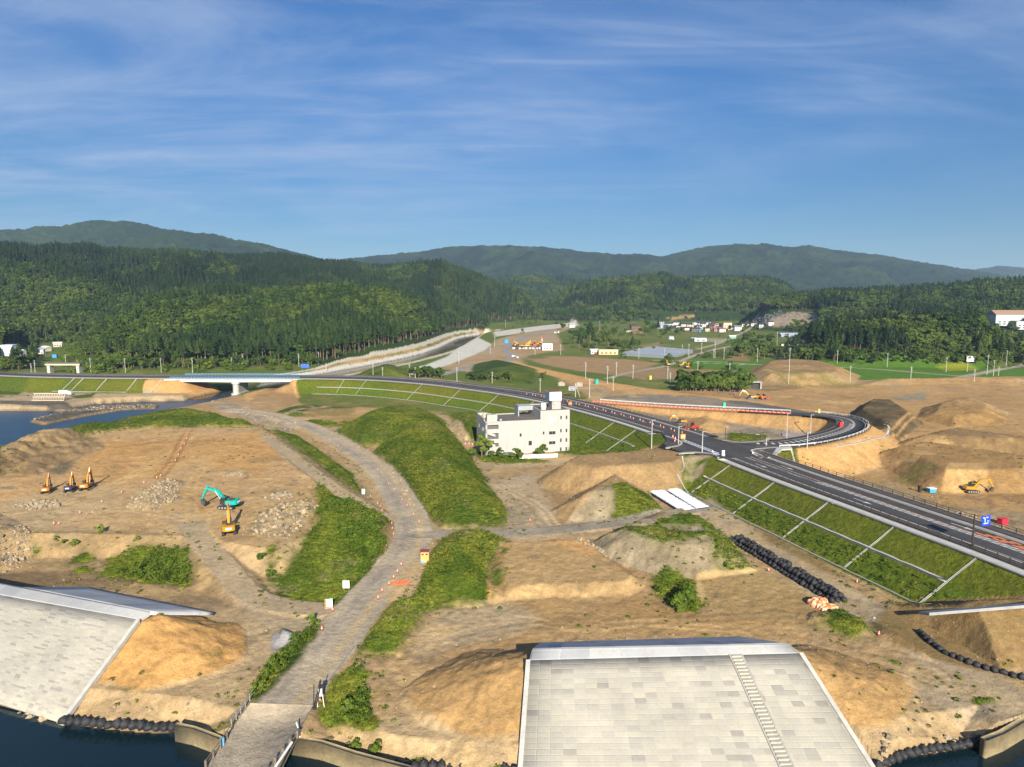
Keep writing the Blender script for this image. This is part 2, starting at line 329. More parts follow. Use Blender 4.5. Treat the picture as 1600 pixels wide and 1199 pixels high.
# construction land beyond the highway
paint(PL(3, "860,582 940,604 1000,606 1060,609 1160,606 1165,590 1352,590 1480,590 1620,586 1900,590 2300,900 1700,880 1560,830 1380,770 1200,715 1120,690 930,628"), 0 * TINT + patch(SOIL_B, SOIL_Y, nC + nA * .4, 1.0), 4, 3)
paint(PL(3, "790,570 830,572 900,586 960,598 1060,612 1180,625 1290,642 1310,655 1280,662 1150,650 1040,634 1000,618 960,606 880,590 820,576"), SOIL_O, 1.5, 1.5)
paint(PL(3.5, "930,620 1000,613 1090,616 1200,632 1280,643 1200,639 1040,632"), GRAVD, 2, 2)
paint(PL(3.5, "1120,622 1165,624 1240,637 1290,646 1280,648 1230,640 1150,628"), ph(104, 100, 98), 1, .6)
paint(PL(3, "950,640 1100,645 1250,660 1300,668 1270,682 1160,690 1100,680 1000,655"), 0 * TINT + patch(GRAV, GRAVD, nB, .9), 2, 1.5)
paint(PL(4, "1100,645 1200,648 1290,658 1310,668 1292,678 1240,664 1150,656"), SOIL_O, 1.5, 1)
paint(PL(3, "1064,668 1090,676 1135,675 1140,664 1115,652 1080,652"), SOIL_Y, 1, .5, reg='soil_mound')
paint(PL(3, "1140,675 1200,679 1190,688 1150,688 1135,684"), GR_D, .8, 1.4, grass=1)
# hills, fields
hh = hill_height(GX, GY); k = sst(.6, 3, hh + nB)
mixin(k, 0 * TINT + patch(FOREST, GR_D, nA, .6), 1.0); region(hh > 1.2, 'hill')
_t = (CZ - GZ); _w = GY * math.cos(PH) + _t * math.sin(PH); PXI = 800 + F * GX / _w; PYI = 599.5 + F * (_t * math.cos(PH) - GY * math.sin(PH)) / _w
def paint_seen(s, col, y0, y1, soft=2, n=3, grass=0, s_=1.0, reg=None):
    """a patch surveyed by its outline in the photograph and kept to one distance range"""
    q = np.array([list(map(float, p.split(','))) for p in s.split()]); d = sd(q, PXI, PYI, 12); d = np.where((GY > y0) & (GY < y1), d, 1e3) + n * (.6 * nA + .5 * nB) * (d < 900)
    mixin((1 - sst(-soft, soft, d)) * s_, col, grass)
paint_seen("1180,508 1196,500 1238,487 1278,490 1282,500 1258,507 1222,512", 0 * TINT + patch(ph(170, 150, 120), ph(140, 128, 108), nB, 1), 850, 1250)
paint_seen("1130,569 1142,557 1165,556 1176,569", ph(150, 118, 78), 540, 720); paint_seen("1218,562 1226,550 1252,548 1254,562", ph(150, 136, 110), 540, 720); paint_seen("180,527 186,518 207,515 206,528", ph(205, 160, 96), 500, 900, 1, 1)
paint_seen("984,512 1000,510 1008,520 992,524", ph(176, 138, 92), 900, 1800); paint_seen("1040,496 1085,492 1086,497 1050,500", ph(180, 146, 100), 900, 2200); paint_seen("1000,540 1030,535 1035,540 1010,546", ph(150, 124, 84), 600, 1400); paint_seen("1090,528 1140,530 1130,536 1095,534", ph(160, 150, 120), 700, 1500)
paint_seen("1540,520 1610,512 1610,545 1570,548 1555,530", GR_M, 560, 900)
d = sd(PL(14, "1165,500 1240,492 1290,500 1300,530 1260,548 1180,545 1120,520"), GX, GY, 60)
def field(z, s, col, name, grass=.3, n=.8):
    paint(PL(z, s), col, 2.5, n * 1.6, grass=grass, reg=name)
field(4, "814,557 890,556 985,561 1031,566 1000,575 960,583 900,577 850,568", ph(160, 130, 92), 'crop_field', 0)
field(3, "966,585 1012,573 1090,577 1160,579 1150,586 1080,590 1010,593", ph(150, 124, 88), 'crop_field', 0)
field(3, "1042,567 1078,560 1160,564 1242,567 1361,573 1505,584 1470,592 1352,593 1250,583 1162,578 1089,576", PADDY, 'paddy_field', .35)
field(4, "1300,566 1400,561 1545,569 1545,577 1512,582 1361,571", PADDY * .9, 'paddy_field', .35)
field(4, "1462,572 1500,570 1530,573 1528,576 1480,577", ph(160, 165, 40), 'paddy_field', .35, .2)
field(3, "1527,583 1560,578 1640,572 1640,592 1540,592", PADDY, 'paddy_field', .35)
field(8, "1040,546 1145,537 1150,545 1090,551", ph(120, 118, 70), 'crop_field', .5)
field(8, "860,552 830,548 812,549 830,553", ph(120, 124, 64), 'crop_field', .5)
for pp, w in [("1160,565 1242,567 1361,572 1509,583", 2.2), ("1498,588 1509,583 1540,577 1580,570 1640,562", 3.5), ("950,586 985,577 1030,570 1060,562 1090,552 1120,545 1150,540", 2.5), ("1090,545 1130,535 1180,515 1200,505", 3.0),
              ("1400,592 1509,584", 2), ("1085,563 1160,566", 1.5), ("1020,560 1120,562 1180,566", 2)]:
    paintpath(zpath(5, pp, 8), w, ph(168, 158, 138), 1.2, .6, reg='lane')
paint(PL(15, "1395,590 1405,585 1450,580 1450,590"), ph(150, 138, 112), 2, 3)
# far works yard and the valley road
paint(PL(6, "690,570 700,556 760,545 775,532 800,526 870,517 905,512 870,524 880,545 830,551 815,556 830,575 800,585 740,575"), 0 * TINT + patch(GRAV, SOIL_B, nA, 1), 4, 3)
paintpath(zpath(6, "690,578 740,566 790,560 800,552 790,545 810,532 850,522 885,511 905,502", 8), 4, ph(150, 145, 138), 1.5, .6, reg='lane')
paintpath(zpath(6, "800,560 830,570 860,577 880,582 920,592 960,600", 8), 4.5, SOIL_O, 1.5, 1)
paint(PL(4, "620,592 700,600 800,612 850,620 905,628 850,612 780,600 690,590 640,586"), 0 * TINT + patch(BEIGE, GR_M, nA, 1), 3, 4)
paint(PL(3, "895,604 940,600 955,610 940,622 915,622 930,612"), BEIGE, 1, 1, thr=.3)
# channel with its concrete banks
dch, _, _ = pathd(CHAN, GX, GY, 80)
side = np.sign((GX - np.interp(GY, CHAN[:, 1], CHAN[:, 0])))
cut = (dch < 22) & (GY > 455)
mixin(((dch > 8.5) & (dch < 17.5) & (GY > 470)) * 1.0, ph(205, 200, 185), 0); region((dch < 17.5) & (GY > 470), 'river_bank')
mixin(((dch >= 17.5) & (dch < 24) & (GY > 470)) * 1.0, 0 * TINT + patch(GR_M, SOIL_Y, nA, 1), .4)
mixin(((dch >= 22) & (dch < 28) & (GY > 470)) * 1.0, ph(195, 186, 165), 0)
paint(PL(4, "635,579 700,556 736,531 746,531 768,540 758,548 702,568 640,584"), ph(205, 200, 186), 2, .5, reg='river_bank')
paint(PL(6, "770,522 850,512 900,507 905,512 860,518 775,528"), ph(205, 196, 180), 3, 1)
# highway earthworks
dh = np.minimum(sd(HW_L, GX, GY, 40), sd(HW_R, GX, GY, 40))
hwx = (dh < 15.5)
n_ = fbm(GX, GY, 14, 3, 40)
EMB = patch(patch(ph(110, 124, 28), ph(84, 104, 24), n_, 1.2), ph(124, 120, 40, 1.5), nA - .2, .7)
near_side = sd(np.vstack([offset(HW, -16), offset(HW, 9)[::-1]]), GX, GY, 3) < 0
mixin((hwx & near_side) * (1 - sst(13.6, 14.6, dh)), EMB, .8); region(hwx & near_side & (dh < 14), 'embankment')
low = hwx & near_side & (dh > 6.6) & (dh < 14.2)
mixin(low * (.55 + .35 * nB), ph(98, 120, 30), .68)
mixin((hwx & ~near_side) * (1 - sst(11, 13.5, dh)) * .8, 0 * TINT + patch(GR_M, SOIL_B, nA, 1), .4)
dl, _, _ = pathd(LOOP, GX, GY, 40)
inl = sd(LOOP[:, :2], GX, GY, 30) < 0; lim = np.where(inl, 12.5, 17); mixin(((dl < lim) & (dh > 1) & ~near_side) * (1 - sst(lim - 2, lim, dl)), 0 * TINT + patch(SOIL_O, SOIL_Y, nB, .8), 0); region((dl < 17) & (dh > 3) & ~near_side & (GX > 76), 'embankment')
paint(PL(8, "1208,706 1240,700 1256,728 1222,716"), EMB, .6, .3, grass=.8)
# cones at the bridge ends
for cpt in ((-203, 414), (-133, 414)):
    dd = np.hypot(GX - cpt[0], GY - cpt[1]); inside = (GX > -206) & (GX < -130)
    mixin((dd < 21) * inside * (1 - sst(17, 21, dd)) * (GZ > .25), SOIL_O, 0)
paint(PL(2, "205,612 240,600 270,593 300,600 345,608 310,618 240,617"), SOIL_O, .8, .5)
paint(PL(2, "385,630 380,618 450,600 470,622 440,634"), SOIL_O, .8, .5)
# left of the bridge
paint(PL(2, "-300,640 -300,600 0,606 110,604 210,614 310,620 240,634 100,640"), 0 * TINT + patch(GRAV, BEIGE, nA, 1), 2, 1)
mixin((hwx & near_side & (GX < -206)) * (1 - sst(13.6, 14.6, dh)) * (np.hypot(GX + 203, GY - 411) > 19), EMB, .7)
paint(PL(3, "-80,628 -80,604 0,604 45,600 50,606 30,614 0,620"), GR_M, 1, 1, grass=1)
paint(PL(3, "16,620 30,616 32,612 20,616"), GR_M, .6, .6, grass=1)
paint(PL(3, "110,618 150,614 145,620 118,622"), GR_M, .6, .6, grass=1)
for j in JETTY: paint(j, 0 * TINT + patch(ph(120, 108, 92), ph(86, 80, 72), nD + nB, 1), .8, .4, reg='rock_jetty')
# rocky tongue and strips on the near bank
paint(PL(2.5, "325,634 350,628 400,640 430,655 470,665 450,676 425,665 400,658 360,645"), 0 * TINT + patch(GRAVD, GRAV, nD, 1.2), 1, 1)
paint(PL(2.5, "425,640 480,632 556,636 552,650 480,652 440,650"), GRASS, 1, 1.2, grass=1, thr=.1)
paint(PL(2.5, "455,660 520,652 560,650 600,662 540,668 480,665"), GRASS, 1, 1.6, grass=1, thr=.42)
paint(PL(2.5, "480,640 600,636 700,645 640,655 560,660 470,655"), SOIL_Y, 2, 1.5, s=.5)
# the plateau
paint(PLAT, 0 * TINT + patch(patch(SOIL_O, SOIL_Y, nA, 1), BEIGE, nC + .2 * nB - .25, .8), 2.5, 1.2, reg='soil_plateau')
paint(PL(6, "170,690 260,690 420,672 440,700 400,740 300,720 230,745 140,760 110,740"), SOIL_O * np.array([1.0, .97, .86]), 4, 4, s=.7)
paint(PL(6, "-60,800 60,770 150,755 200,770 150,800 60,830 -60,840"), BEIGE, 3, 2, s=.7)
paint(PL(5.8, "280,835 260,815 300,800 330,820 300,840"), GRAV, 2, 2, s=.6)
paint(PL(6, "420,690 450,695 500,745 570,790 606,806 590,810 520,770 470,735 440,715"), 0 * TINT + patch(GRAV, BEIGE, nA, 1), 1, .8, reg='dirt_road')
paint(PL(6, "440,705 470,715 490,740 470,735"), GRAVD, 1.5, 1.5, s=.8)
ROCK = patch(ph(196, 166, 116), ph(146, 128, 102), nD * 1.2 + nB * .3, 1.3)
for s in ("190,792 235,798 275,785 290,752 255,748 220,765", "385,838 450,842 495,800 490,778 440,785 400,805", "20,790 60,796 100,790 80,778 40,780", "-60,880 30,862 55,835 40,816 -60,800", "410,780 460,775 450,765 420,768", "350,745 385,742 378,735 355,737", "0,765 20,764 15,757 -10,758"):
    paint(PL(6, s), ROCK, 1.2, 1.8, s=.95)
paint(PL(6, "0,745 0,700 40,690 100,684 150,686 160,700 120,716 60,742"), 0 * TINT + patch(ph(170, 140, 98), ph(128, 110, 84), nA + nB * .5, 1.2), 1.5, 1.5)
paint(PL(6, "70,738 100,742 120,722 95,716"), ph(120, 104, 80), 1.5, 1.5)
# banks below the plateau
BANK = patch(ph(176, 146, 102), ph(150, 128, 92), nB, 1.2)
paint(PL(4.5, "-300,905 -300,866 30,838 148,838 290,846 350,870 380,905 420,935 370,945 330,925 290,905 150,895 0,895"), BANK, 1.2, 1)
paint(PL(3, "-300,930 -300,900 0,892 150,890 290,902 370,940 330,955 130,917 0,918"), 0 * TINT + patch(ph(140, 116, 84), ph(112, 94, 66), nA, 1.2), 1.5, 1)
paint(PL(3.5, "165,890 172,870 210,862 260,862 298,872 300,890 285,908 240,904"), GRASS, .8, 1.8, grass=1, reg='weed_bank')
paint(PL(4, "80,882 90,876 130,876 160,885 120,886"), GRASS, .6, 1.2, grass=1, thr=.35)
paint(PL(5, "50,845 140,848 170,862 90,872 40,860"), GRASS, .6, 1.0, grass=1, thr=.78)
paint(PL(4, "395,905 420,880 470,905 500,940 480,945 430,925"), GRASS, .6, 1.4, grass=1, thr=.62)
paint(PL(4, "408,868 430,862 440,880 420,890"), GRASS, .6, 1.0, grass=1, thr=.7)
G4 = PL(4, "500,762 530,768 560,786 606,815 606,850 590,885 560,925 530,945 508,952 470,935 455,905 440,890 470,865 490,835 495,800")
paint(G4, GRASS, 1.4, 2.0, grass=1, reg='grass_bank')
paint(PL(4, "455,880 490,860 520,880 530,915 500,935 465,915"), 0 * TINT + patch(ph(118, 108, 62), GR_M, nB, 1), 2, 2, s=.75, grass=.7)
# green mounds
for i in (0, 1, 2, 3, 4, 5, 6, 9, 23, 24):
    q, h, w, rough, kind = MOUNDS[i]
    paint(q, GRASS, 1.3, 1.5, grass=.92, reg='grass_mound')
paint(PL(2.5, "588,712 603,735 634,775 672,815 690,830 674,824 634,790 600,745 582,715"), BEIGE, .8, .8, s=.9)
for i in (7, 8):
    paint(MOUNDS[i][0], 0 * TINT + patch(ph(160, 145, 118), ph(138, 124, 96), nB, 1.2), .6, .6, reg='soil_mound')
paint(PL(4, "955,815 962,790 948,765 945,750 985,752 1015,772 1046,806"), GRASS, .8, 1.0, grass=1)
paint(PL(4.5, "940,825 1000,812 1080,808 1150,840 1190,892 1130,895 1100,860 1040,870 980,850"), 0 * TINT + patch(GRASS, ph(140, 134, 86), nB, 1.3), 1.5, 3, grass=.8, thr=.42)
paint(PL(3, "1010,902 1040,890 1085,905 1100,940 1090,955 1050,960 1030,930"), GRASS, .8, 1.6, grass=1, reg='weed_bank')
paint(PL(3, "962,958 1000,968 1060,960 1050,955 1000,962"), GRASS, .5, .8, grass=1, thr=.5)
for i in (10, 11, 12, 13, 15, 16):
    c = {10: patch(ph(112, 94, 64), ph(90, 78, 54), nB, 1.2), 11: patch(ph(172, 136, 84), ph(150, 118, 74), nB, 1), 12: patch(ph(176, 142, 94), ph(150, 122, 82), nA + nB, 1), 13: patch(SOIL_Y, SOIL_B, nA, 1), 15: SOIL_B, 16: patch(ph(172, 142, 98), ph(130, 108, 78), nB + nA, 1.1)}[i]
    paint(MOUNDS[i][0], 0 * TINT + c, .8, 1.2, reg='soil_mound')
paint(PL(3, "425,1012 462,1010 468,996 440,985 425,995"), ph(150, 146, 146), .4, .4, reg='gravel_heap')
# terraces on the far right
paint(PL(4, "1380,712 1395,705 1450,697 1545,716 1600,722 1700,740 1600,780 1540,765 1450,764 1390,745"), 0 * TINT + patch(ph(170, 134, 84), ph(150, 118, 76), nA, 1), 1, .6, reg='soil_mound')
paint(PL(3, "1470,770 1480,745 1540,745 1542,768"), ph(198, 160, 104), .6, .4)
paint(PL(3, "1440,700 1600,735 1700,760 1700,730 1600,705 1480,690"), ph(128, 104, 70), 1, .8, s=.8)
paint(PL(2.5, "1290,745 1400,755 1480,790 1600,800 1700,830 1600,842 1480,808 1350,766"), 0 * TINT + patch(ph(160, 138, 104), ph(138, 122, 96), nB, 1.2), 2, 2, s=.9)
paint(PL(2.5, "1390,745 1440,738 1470,752 1420,760"), GR_DRY, 1, 2, s=.7, grass=.7, thr=.35)
paint(PL(2.5, "1450,676 1560,668 1570,676 1460,684"), GR_DRY, 1, 2, s=.6, grass=.7, thr=.5)
paint(PL(2.5, "1200,590 1345,600 1352,606 1210,604"), GR_DRY, 1, 2, s=.6, grass=.7, thr=.4)
paint(PL(2.5, "1150,606 1200,612 1260,606 1180,596"), ph(140, 116, 80), 1, 1)
# soil embankment carrying the side road
paint(PL(6, "832,745 850,722 890,706 1000,702 1068,710 1066,752 960,765 870,800 838,792"), 0 * TINT + patch(ph(166, 136, 94), ph(146, 120, 82), nA, 1), .8, .8, reg='embankment')
paint(PL(7, "1066,712 1105,716 1120,720 1095,738 1070,740"), 0 * TINT + patch(GRAV, GR_M, nD, .8), .5, .3)
# mid-ground yard and tan terrace
paint(PL(4, "770,935 775,890 785,845 912,835 940,862 1005,908 990,928 900,938 790,940"), 0 * TINT + patch(ph(190, 156, 106), ph(172, 142, 98), nA, 1), 1, .8, reg='soil_terrace')
paint(PL(4, "838,842 912,836 932,862 925,868 880,856"), SOIL_O, .8, .6)
paint(PL(4, "765,930 790,905 785,870 800,852 790,846 768,880 760,905"), 0 * TINT + patch(SOIL_O, GR_M, nD + nB, 1), .8, 1)
paint(PL(2.5, "1090,905 1190,893 1270,935 1300,975 1180,985 1110,955"), 0 * TINT + patch(ph(176, 148, 98), ph(158, 130, 86), nA, 1), 1.5, 1.5)
paint(PL(2.5, "860,940 1000,930 1090,960 1240,975 1260,1000 1000,990 840,985 770,960"), 0 * TINT + patch(SOIL_Y, ph(160, 128, 82), nA + nB * .4, 1), 2, 2)
paint(PL(2.5, "1095,905 1180,895 1185,890 1090,900 1085,930 1095,945 1102,930"), ph(196, 168, 116), .5, .4)
paint(PL(2.5, "640,1000 700,955 790,945 850,965 830,990 700,1020 650,1030"), 0 * TINT + patch(BEIGE, GRAV, nA + nB, 1), 2, 2)
paint(PL(2.5, "756,760 830,735 870,800 850,828 795,828 800,800"), 0 * TINT + patch(BEIGE, GRAV, nA + nB * .5, 1), 2, 1)
paint(PL(2.5, "790,790 830,798 820,822 800,822"), GRAVD, 1.5, 1.5, s=.6)
paint(PL(2.5, "740,715 900,716 880,726 760,735"), BEIGE, 2, 1)
paint(PL(3, "700,655 715,664 735,690 745,702 728,704 712,690 696,668"), BEIGE, .8, .8)
paint(PL(2.5, "740,708 770,705 860,722 800,724 755,722"), GRASS, .8, 1.2, grass=1)
# wheel tracks on the platform and the yards
for pp, w, c in (("30,800 90,790 150,770 220,735 280,700 300,680", 1.6, ph(206, 172, 118)), ("60,812 140,795 230,800 300,815 310,838", 1.3, ph(204, 174, 128)), ("310,838 330,800 400,780 470,790", 1.0, ph(200, 170, 122)), ("300,815 300,760 330,720 400,690 430,690", 1.3, ph(206, 168, 112)), ("120,780 200,770 290,770 330,800", .9, ph(176, 136, 84)), ("180,700 260,690 340,690 410,700", 1.2, ph(170, 126, 74)), ("250,745 270,720 285,690 295,672", 1.6, ph(168, 122, 68)), ("420,800 440,770 470,765", .8, ph(176, 150, 112))):
    for o_ in (-1.1, 1.1): paintpath(offset(zpath(6, pp, 3), o_), .35 * w, c, .35, .4, s=.75)
for pp, z_, c in (("760,745 800,770 830,805 850,825", 2.5, ph(150, 134, 110)), ("780,760 840,790 870,826", 2.5, ph(206, 182, 142)), ("660,1010 740,975 820,968 900,985 1000,975 1150,985 1250,985", 2.5, ph(206, 172, 120)), ("680,1020 760,990 840,978 950,972 1100,968 1230,960", 2.5, ph(150, 124, 84)), ("1150,840 1240,890 1330,945 1400,975", 2.5, ph(196, 172, 134)), ("1130,812 1200,850 1300,915 1380,960", 2.5, ph(140, 120, 92)), ("1400,1000 1460,1040 1520,1075 1580,1110", 2.5, ph(190, 172, 142)), ("640,1060 600,1040 640,1020 700,1000", 2.5, ph(200, 168, 118)), ("600,1130 640,1160 720,1190", 2.5, ph(196, 168, 122)), ("1300,750 1380,770 1450,790 1560,810", 2.5, ph(190, 164, 124)), ("1400,600 1300,610 1200,614", 2.5, ph(190, 150, 96)), ("1600,640 1450,650 1380,700", 2.5, ph(190, 150, 98)), ("1600,680 1480,676 1400,700", 2.5, ph(136, 108, 70))):
    for o_ in (-1.0, 1.0): paintpath(offset(zpath(z_, pp, 3), o_), .45, c, .4, .4, s=.75)
# roads of packed dirt and gravel
paint(PL(2.5, "1060,800 1110,780 1180,830 1300,905 1400,955 1500,1020 1600,1080 1700,1130 1600,1120 1500,1060 1400,995 1300,955 1160,850"), 0 * TINT + patch(BEIGE, GRAV, nA + nB, 1.0), 1.5, 1)
paint(PL(2.5, "1330,960 1420,955 1450,975 1430,1000 1380,985"), GRAVD, 2, 2, s=.7)
paint(PL(2.5, "1430,1080 1500,1060 1600,1100 1600,1140 1480,1110"), 0 * TINT + patch(GRAV, BEIGE, nB, 1), 2, 1)
paint(PL(2.5, "1180,820 1260,862 1330,905 1300,900 1200,848"), ph(140, 118, 76), 1.5, 1)
for p, w, c in ((HAUL, 4.4, patch(ph(186, 169, 142), ph(164, 151, 132), nB + nA * .5, .9)), (FORMS[3][0], 2.8, patch(ph(160, 148, 128), ph(140, 130, 116), nB, .9)), (FORMS[0][0], 2.6, patch(GRAV, BEIGE, nA, .8)), (FORMS[1][0], 2.4, patch(GRAV, BEIGE, nA, .9))):
    paintpath(p, w, c, .5, .55, reg='dirt_road')
dHaul, _, _ = pathd(HAUL, GX, GY, 20)
sHaul, _, _ = pathd(offset(HAUL, -2.0), GX, GY, 20)
mixin((1 - sst(.3, 1.6, sHaul)) * .75 * np.clip(.7 + .6 * nB, 0, 1), ph(196, 170, 126), 0)
sHaul, _, _ = pathd(offset(HAUL, 1.6), GX, GY, 20)
mixin((1 - sst(.2, 1.2, sHaul)) * .5 * np.clip(.5 + nB, 0, 1), ph(132, 124, 116), 0)
paint(PL(3, "600,935 640,880 668,875 640,935 610,940"), ph(188, 160, 118), .8, 1)
paint(PL(2.7, "380,930 440,945 520,955 500,985 440,985 400,965 370,945"), 0 * TINT + patch(GRAV, BEIGE, nA + nB, 1), 1.2, 1)
# strips of weeds along the road
paint(PL(3, "395,1075 420,1040 450,1010 490,975 503,976 495,990 455,1040 420,1080 398,1098"), GRASS, .5, .9, grass=1, reg='weed_bank')
paint(PL(3, "487,1115 520,1060 545,1040 575,1045 570,1075 580,1100 585,1135 540,1130 500,1125"), GRASS, .5, 1.0, grass=1, reg='weed_bank')
paint(PL(3, "1362,1018 1400,1030 1440,1060 1450,1065 1420,1045 1385,1025"), GRASS, .4, .7, grass=1, thr=.3)
paint(PL(2.5, "1505,1100 1540,1090 1555,1096 1520,1105"), GRASS, .4, .7, grass=1, thr=.2)
paint(PL(1.5, "560,1190 640,1180 815,1195 815,1215 600,1210"), GRASS, .4, .8, grass=1, thr=.5)
paint(PL(2, "300,1140 365,1130 370,1150 345,1160"), GRASS, .4, .8, grass=1, thr=.4)
# levee cores of bare soil
for (A, B, hw, hh_, sa, sb), c in zip(LEVEES, (patch(ph(198, 152, 92), ph(180, 138, 84), nA, 1), patch(ph(182, 145, 94), ph(162, 130, 86), nA, 1), patch(ph(150, 122, 80), ph(130, 108, 70), nB, 1))):
    ex, ey = B[0] - A[0], B[1] - A[1]; L = math.hypot(ex, ey); ex /= L; ey /= L
    s_ = (GX - A[0]) * ex + (GY - A[1]) * ey; t_ = np.maximum(0, np.abs((GX - A[0]) * -ey + (GY - A[1]) * ex) - hw)
    e_ = np.where(s_ < 0, -s_ * sa, np.where(s_ > L, (s_ - L) * sb, 0)); hl = hh_ - (e_ ** 1.35 + ((.5 - .14 * np.clip((e_ - .7) * .7, 0, 1)) * t_) ** 1.35) ** (1 / 1.35)
    kk = (hl > GZ - .55) & (hl > 2.6) & (np.hypot(GX, GY) < 190); kf = kk & (hl > 2.9)
    mixin(kk * sst(2.6, 3.1, hl), 0 * TINT + c, 0); region(kf, 'levee_core')
    mixin(kk * sst(.3, .75, nB + .35 * nD) * sst(5, 3.4, hl) * .55, ph(112, 112, 56), .4)
# wet edges
wet = sst(.9, .2, GZ); mixin(wet * .8, ph(70, 62, 48), 0)
REG[(GZ < -.3)] = 0

# worn, damp and gravelly patches of the open ground
opn = np.isin(REG, [REGN.index(n) for n in ('ground', 'soil_mound', 'soil_terrace', 'soil_plateau') if n in REGN]) & (GY < 480) & (GZ > .6)
pk = fbm(GX, GY, 34, 4, 110); pk2 = fbm(GX, GY, 12, 4, 114); bz_ = opn * (1 - np.clip(GRS, 0, 1))
mixin(bz_ * sst(.12, .55, pk) * .42, ph(156, 136, 106)); mixin(bz_ * sst(.25, .6, pk2) * .42, ph(140, 114, 78)); mixin(bz_ * sst(.25, .6, -pk2) * .5, ph(208, 174, 120)); mixin(bz_ * sst(.42, .6, fbm(GX, GY, 5, 3, 118)) * .5, ph(122, 106, 84))
TINT *= (1 + bz_ * (.14 * pk + .10 * nD))[..., None]
# weathered faces: rills and clods on the steep bare slopes
sl = np.hypot(np.gradient(GZ, axis=0) / np.maximum(np.gradient(GY, axis=0), .1), np.gradient(GZ, axis=1) / np.maximum(np.gradient(GX, axis=1), .05))
bare = sst(.16, .36, sl) * (GY < 330) * (GZ > .8) * (1 - np.clip(GRS, 0, 1) * .8) * (dHaul > 5) * (dh > 14) * (dl > 6)
GZ += bare * (.20 * fbm(GX, GY, 2.6, 3, 70) + .16 * (1 - 2 * np.abs(fbm(GX, GY * .5, 1.7, 2, 74))) - .05)
TINT *= (1 + bare * .22 * fbm(GX, GY, 3.0, 3, 76))[..., None]
# ------------------------------------------------------------------ materials
def newmat(name):
    m = bpy.data.materials.new(name); m.use_nodes = True
    nt = m.node_tree; b = nt.nodes['Principled BSDF']
    return m, nt, b
def N(nt, t, **kw):
    n = nt.nodes.new(t)
    for k, v in kw.items():
        if k.startswith('i_'): n.inputs[k[2:].replace('_', ' ')].default_value = v
        else: setattr(n, k, v)
    return n
def noise(nt, scale, detail=3, rough=.55, vec=None):
    n = N(nt, 'ShaderNodeTexNoise'); n.inputs['Scale'].default_value = scale; n.inputs['Detail'].default_value = detail; n.inputs['Roughness'].default_value = rough
    if vec: nt.links.new(vec, n.inputs['Vector'])
    return n
def mrange(nt, sock, a, b, c, d):
    n = N(nt, 'ShaderNodeMapRange'); nt.links.new(sock, n.inputs[0])
    for i, v in zip((1, 2, 3, 4), (a, b, c, d)): n.inputs[i].default_value = v
    return n.outputs[0]
def mul(nt, a, b):
    n = N(nt, 'ShaderNodeMath', operation='MULTIPLY')
    for i, s in enumerate((a, b)):
        if isinstance(s, (int, float)): n.inputs[i].default_value = s
        else: nt.links.new(s, n.inputs[i])
    return n.outputs[0]
def vscale(nt, col, f):
    n = N(nt, 'ShaderNodeVectorMath', operation='SCALE')
    nt.links.new(col, n.inputs[0]); nt.links.new(f, n.inputs['Scale']); return n.outputs[0]
def bump(nt, b, h, strength, dist):
    n = N(nt, 'ShaderNodeBump'); n.inputs['Distance'].default_value = dist
    if isinstance(strength, (int, float)): n.inputs['Strength'].default_value = strength
    else: nt.links.new(strength, n.inputs['Strength'])
    nt.links.new(h, n.inputs['Height']); nt.links.new(n.outputs[0], b.inputs['Normal'])
MATS = {}
def plain(name, col, rough=.6, metal=0.0, var=.12, scale=1.5, bmp=0.0, spec=None):
    """paint, plastic, steel, concrete: one colour with mottling and a little wear"""
    if name in MATS: return MATS[name]
    m, nt, b = newmat(name)
    g = N(nt, 'ShaderNodeNewGeometry'); n1 = noise(nt, scale, 4, .6, g.outputs['Position']); n2 = noise(nt, scale * 6.1, 2, .6, g.outputs['Position'])
    f1 = mrange(nt, n1.outputs[0], .3, .7, 1 - var, 1 + var); f2 = mrange(nt, n2.outputs[0], .3, .7, 1 - var * .6, 1 + var * .6)
    rgb = N(nt, 'ShaderNodeRGB'); rgb.outputs[0].default_value = (*[float(c) for c in col], 1)
    nt.links.new(vscale(nt, rgb.outputs[0], mul(nt, f1, f2)), b.inputs['Base Color'])
    b.inputs['Roughness'].default_value = rough; b.inputs['Metallic'].default_value = metal
    if spec is not None: b.inputs['Specular IOR Level'].default_value = spec
    if bmp: bump(nt, b, n2.outputs[0], bmp, .05)
    MATS[name] = m; return m
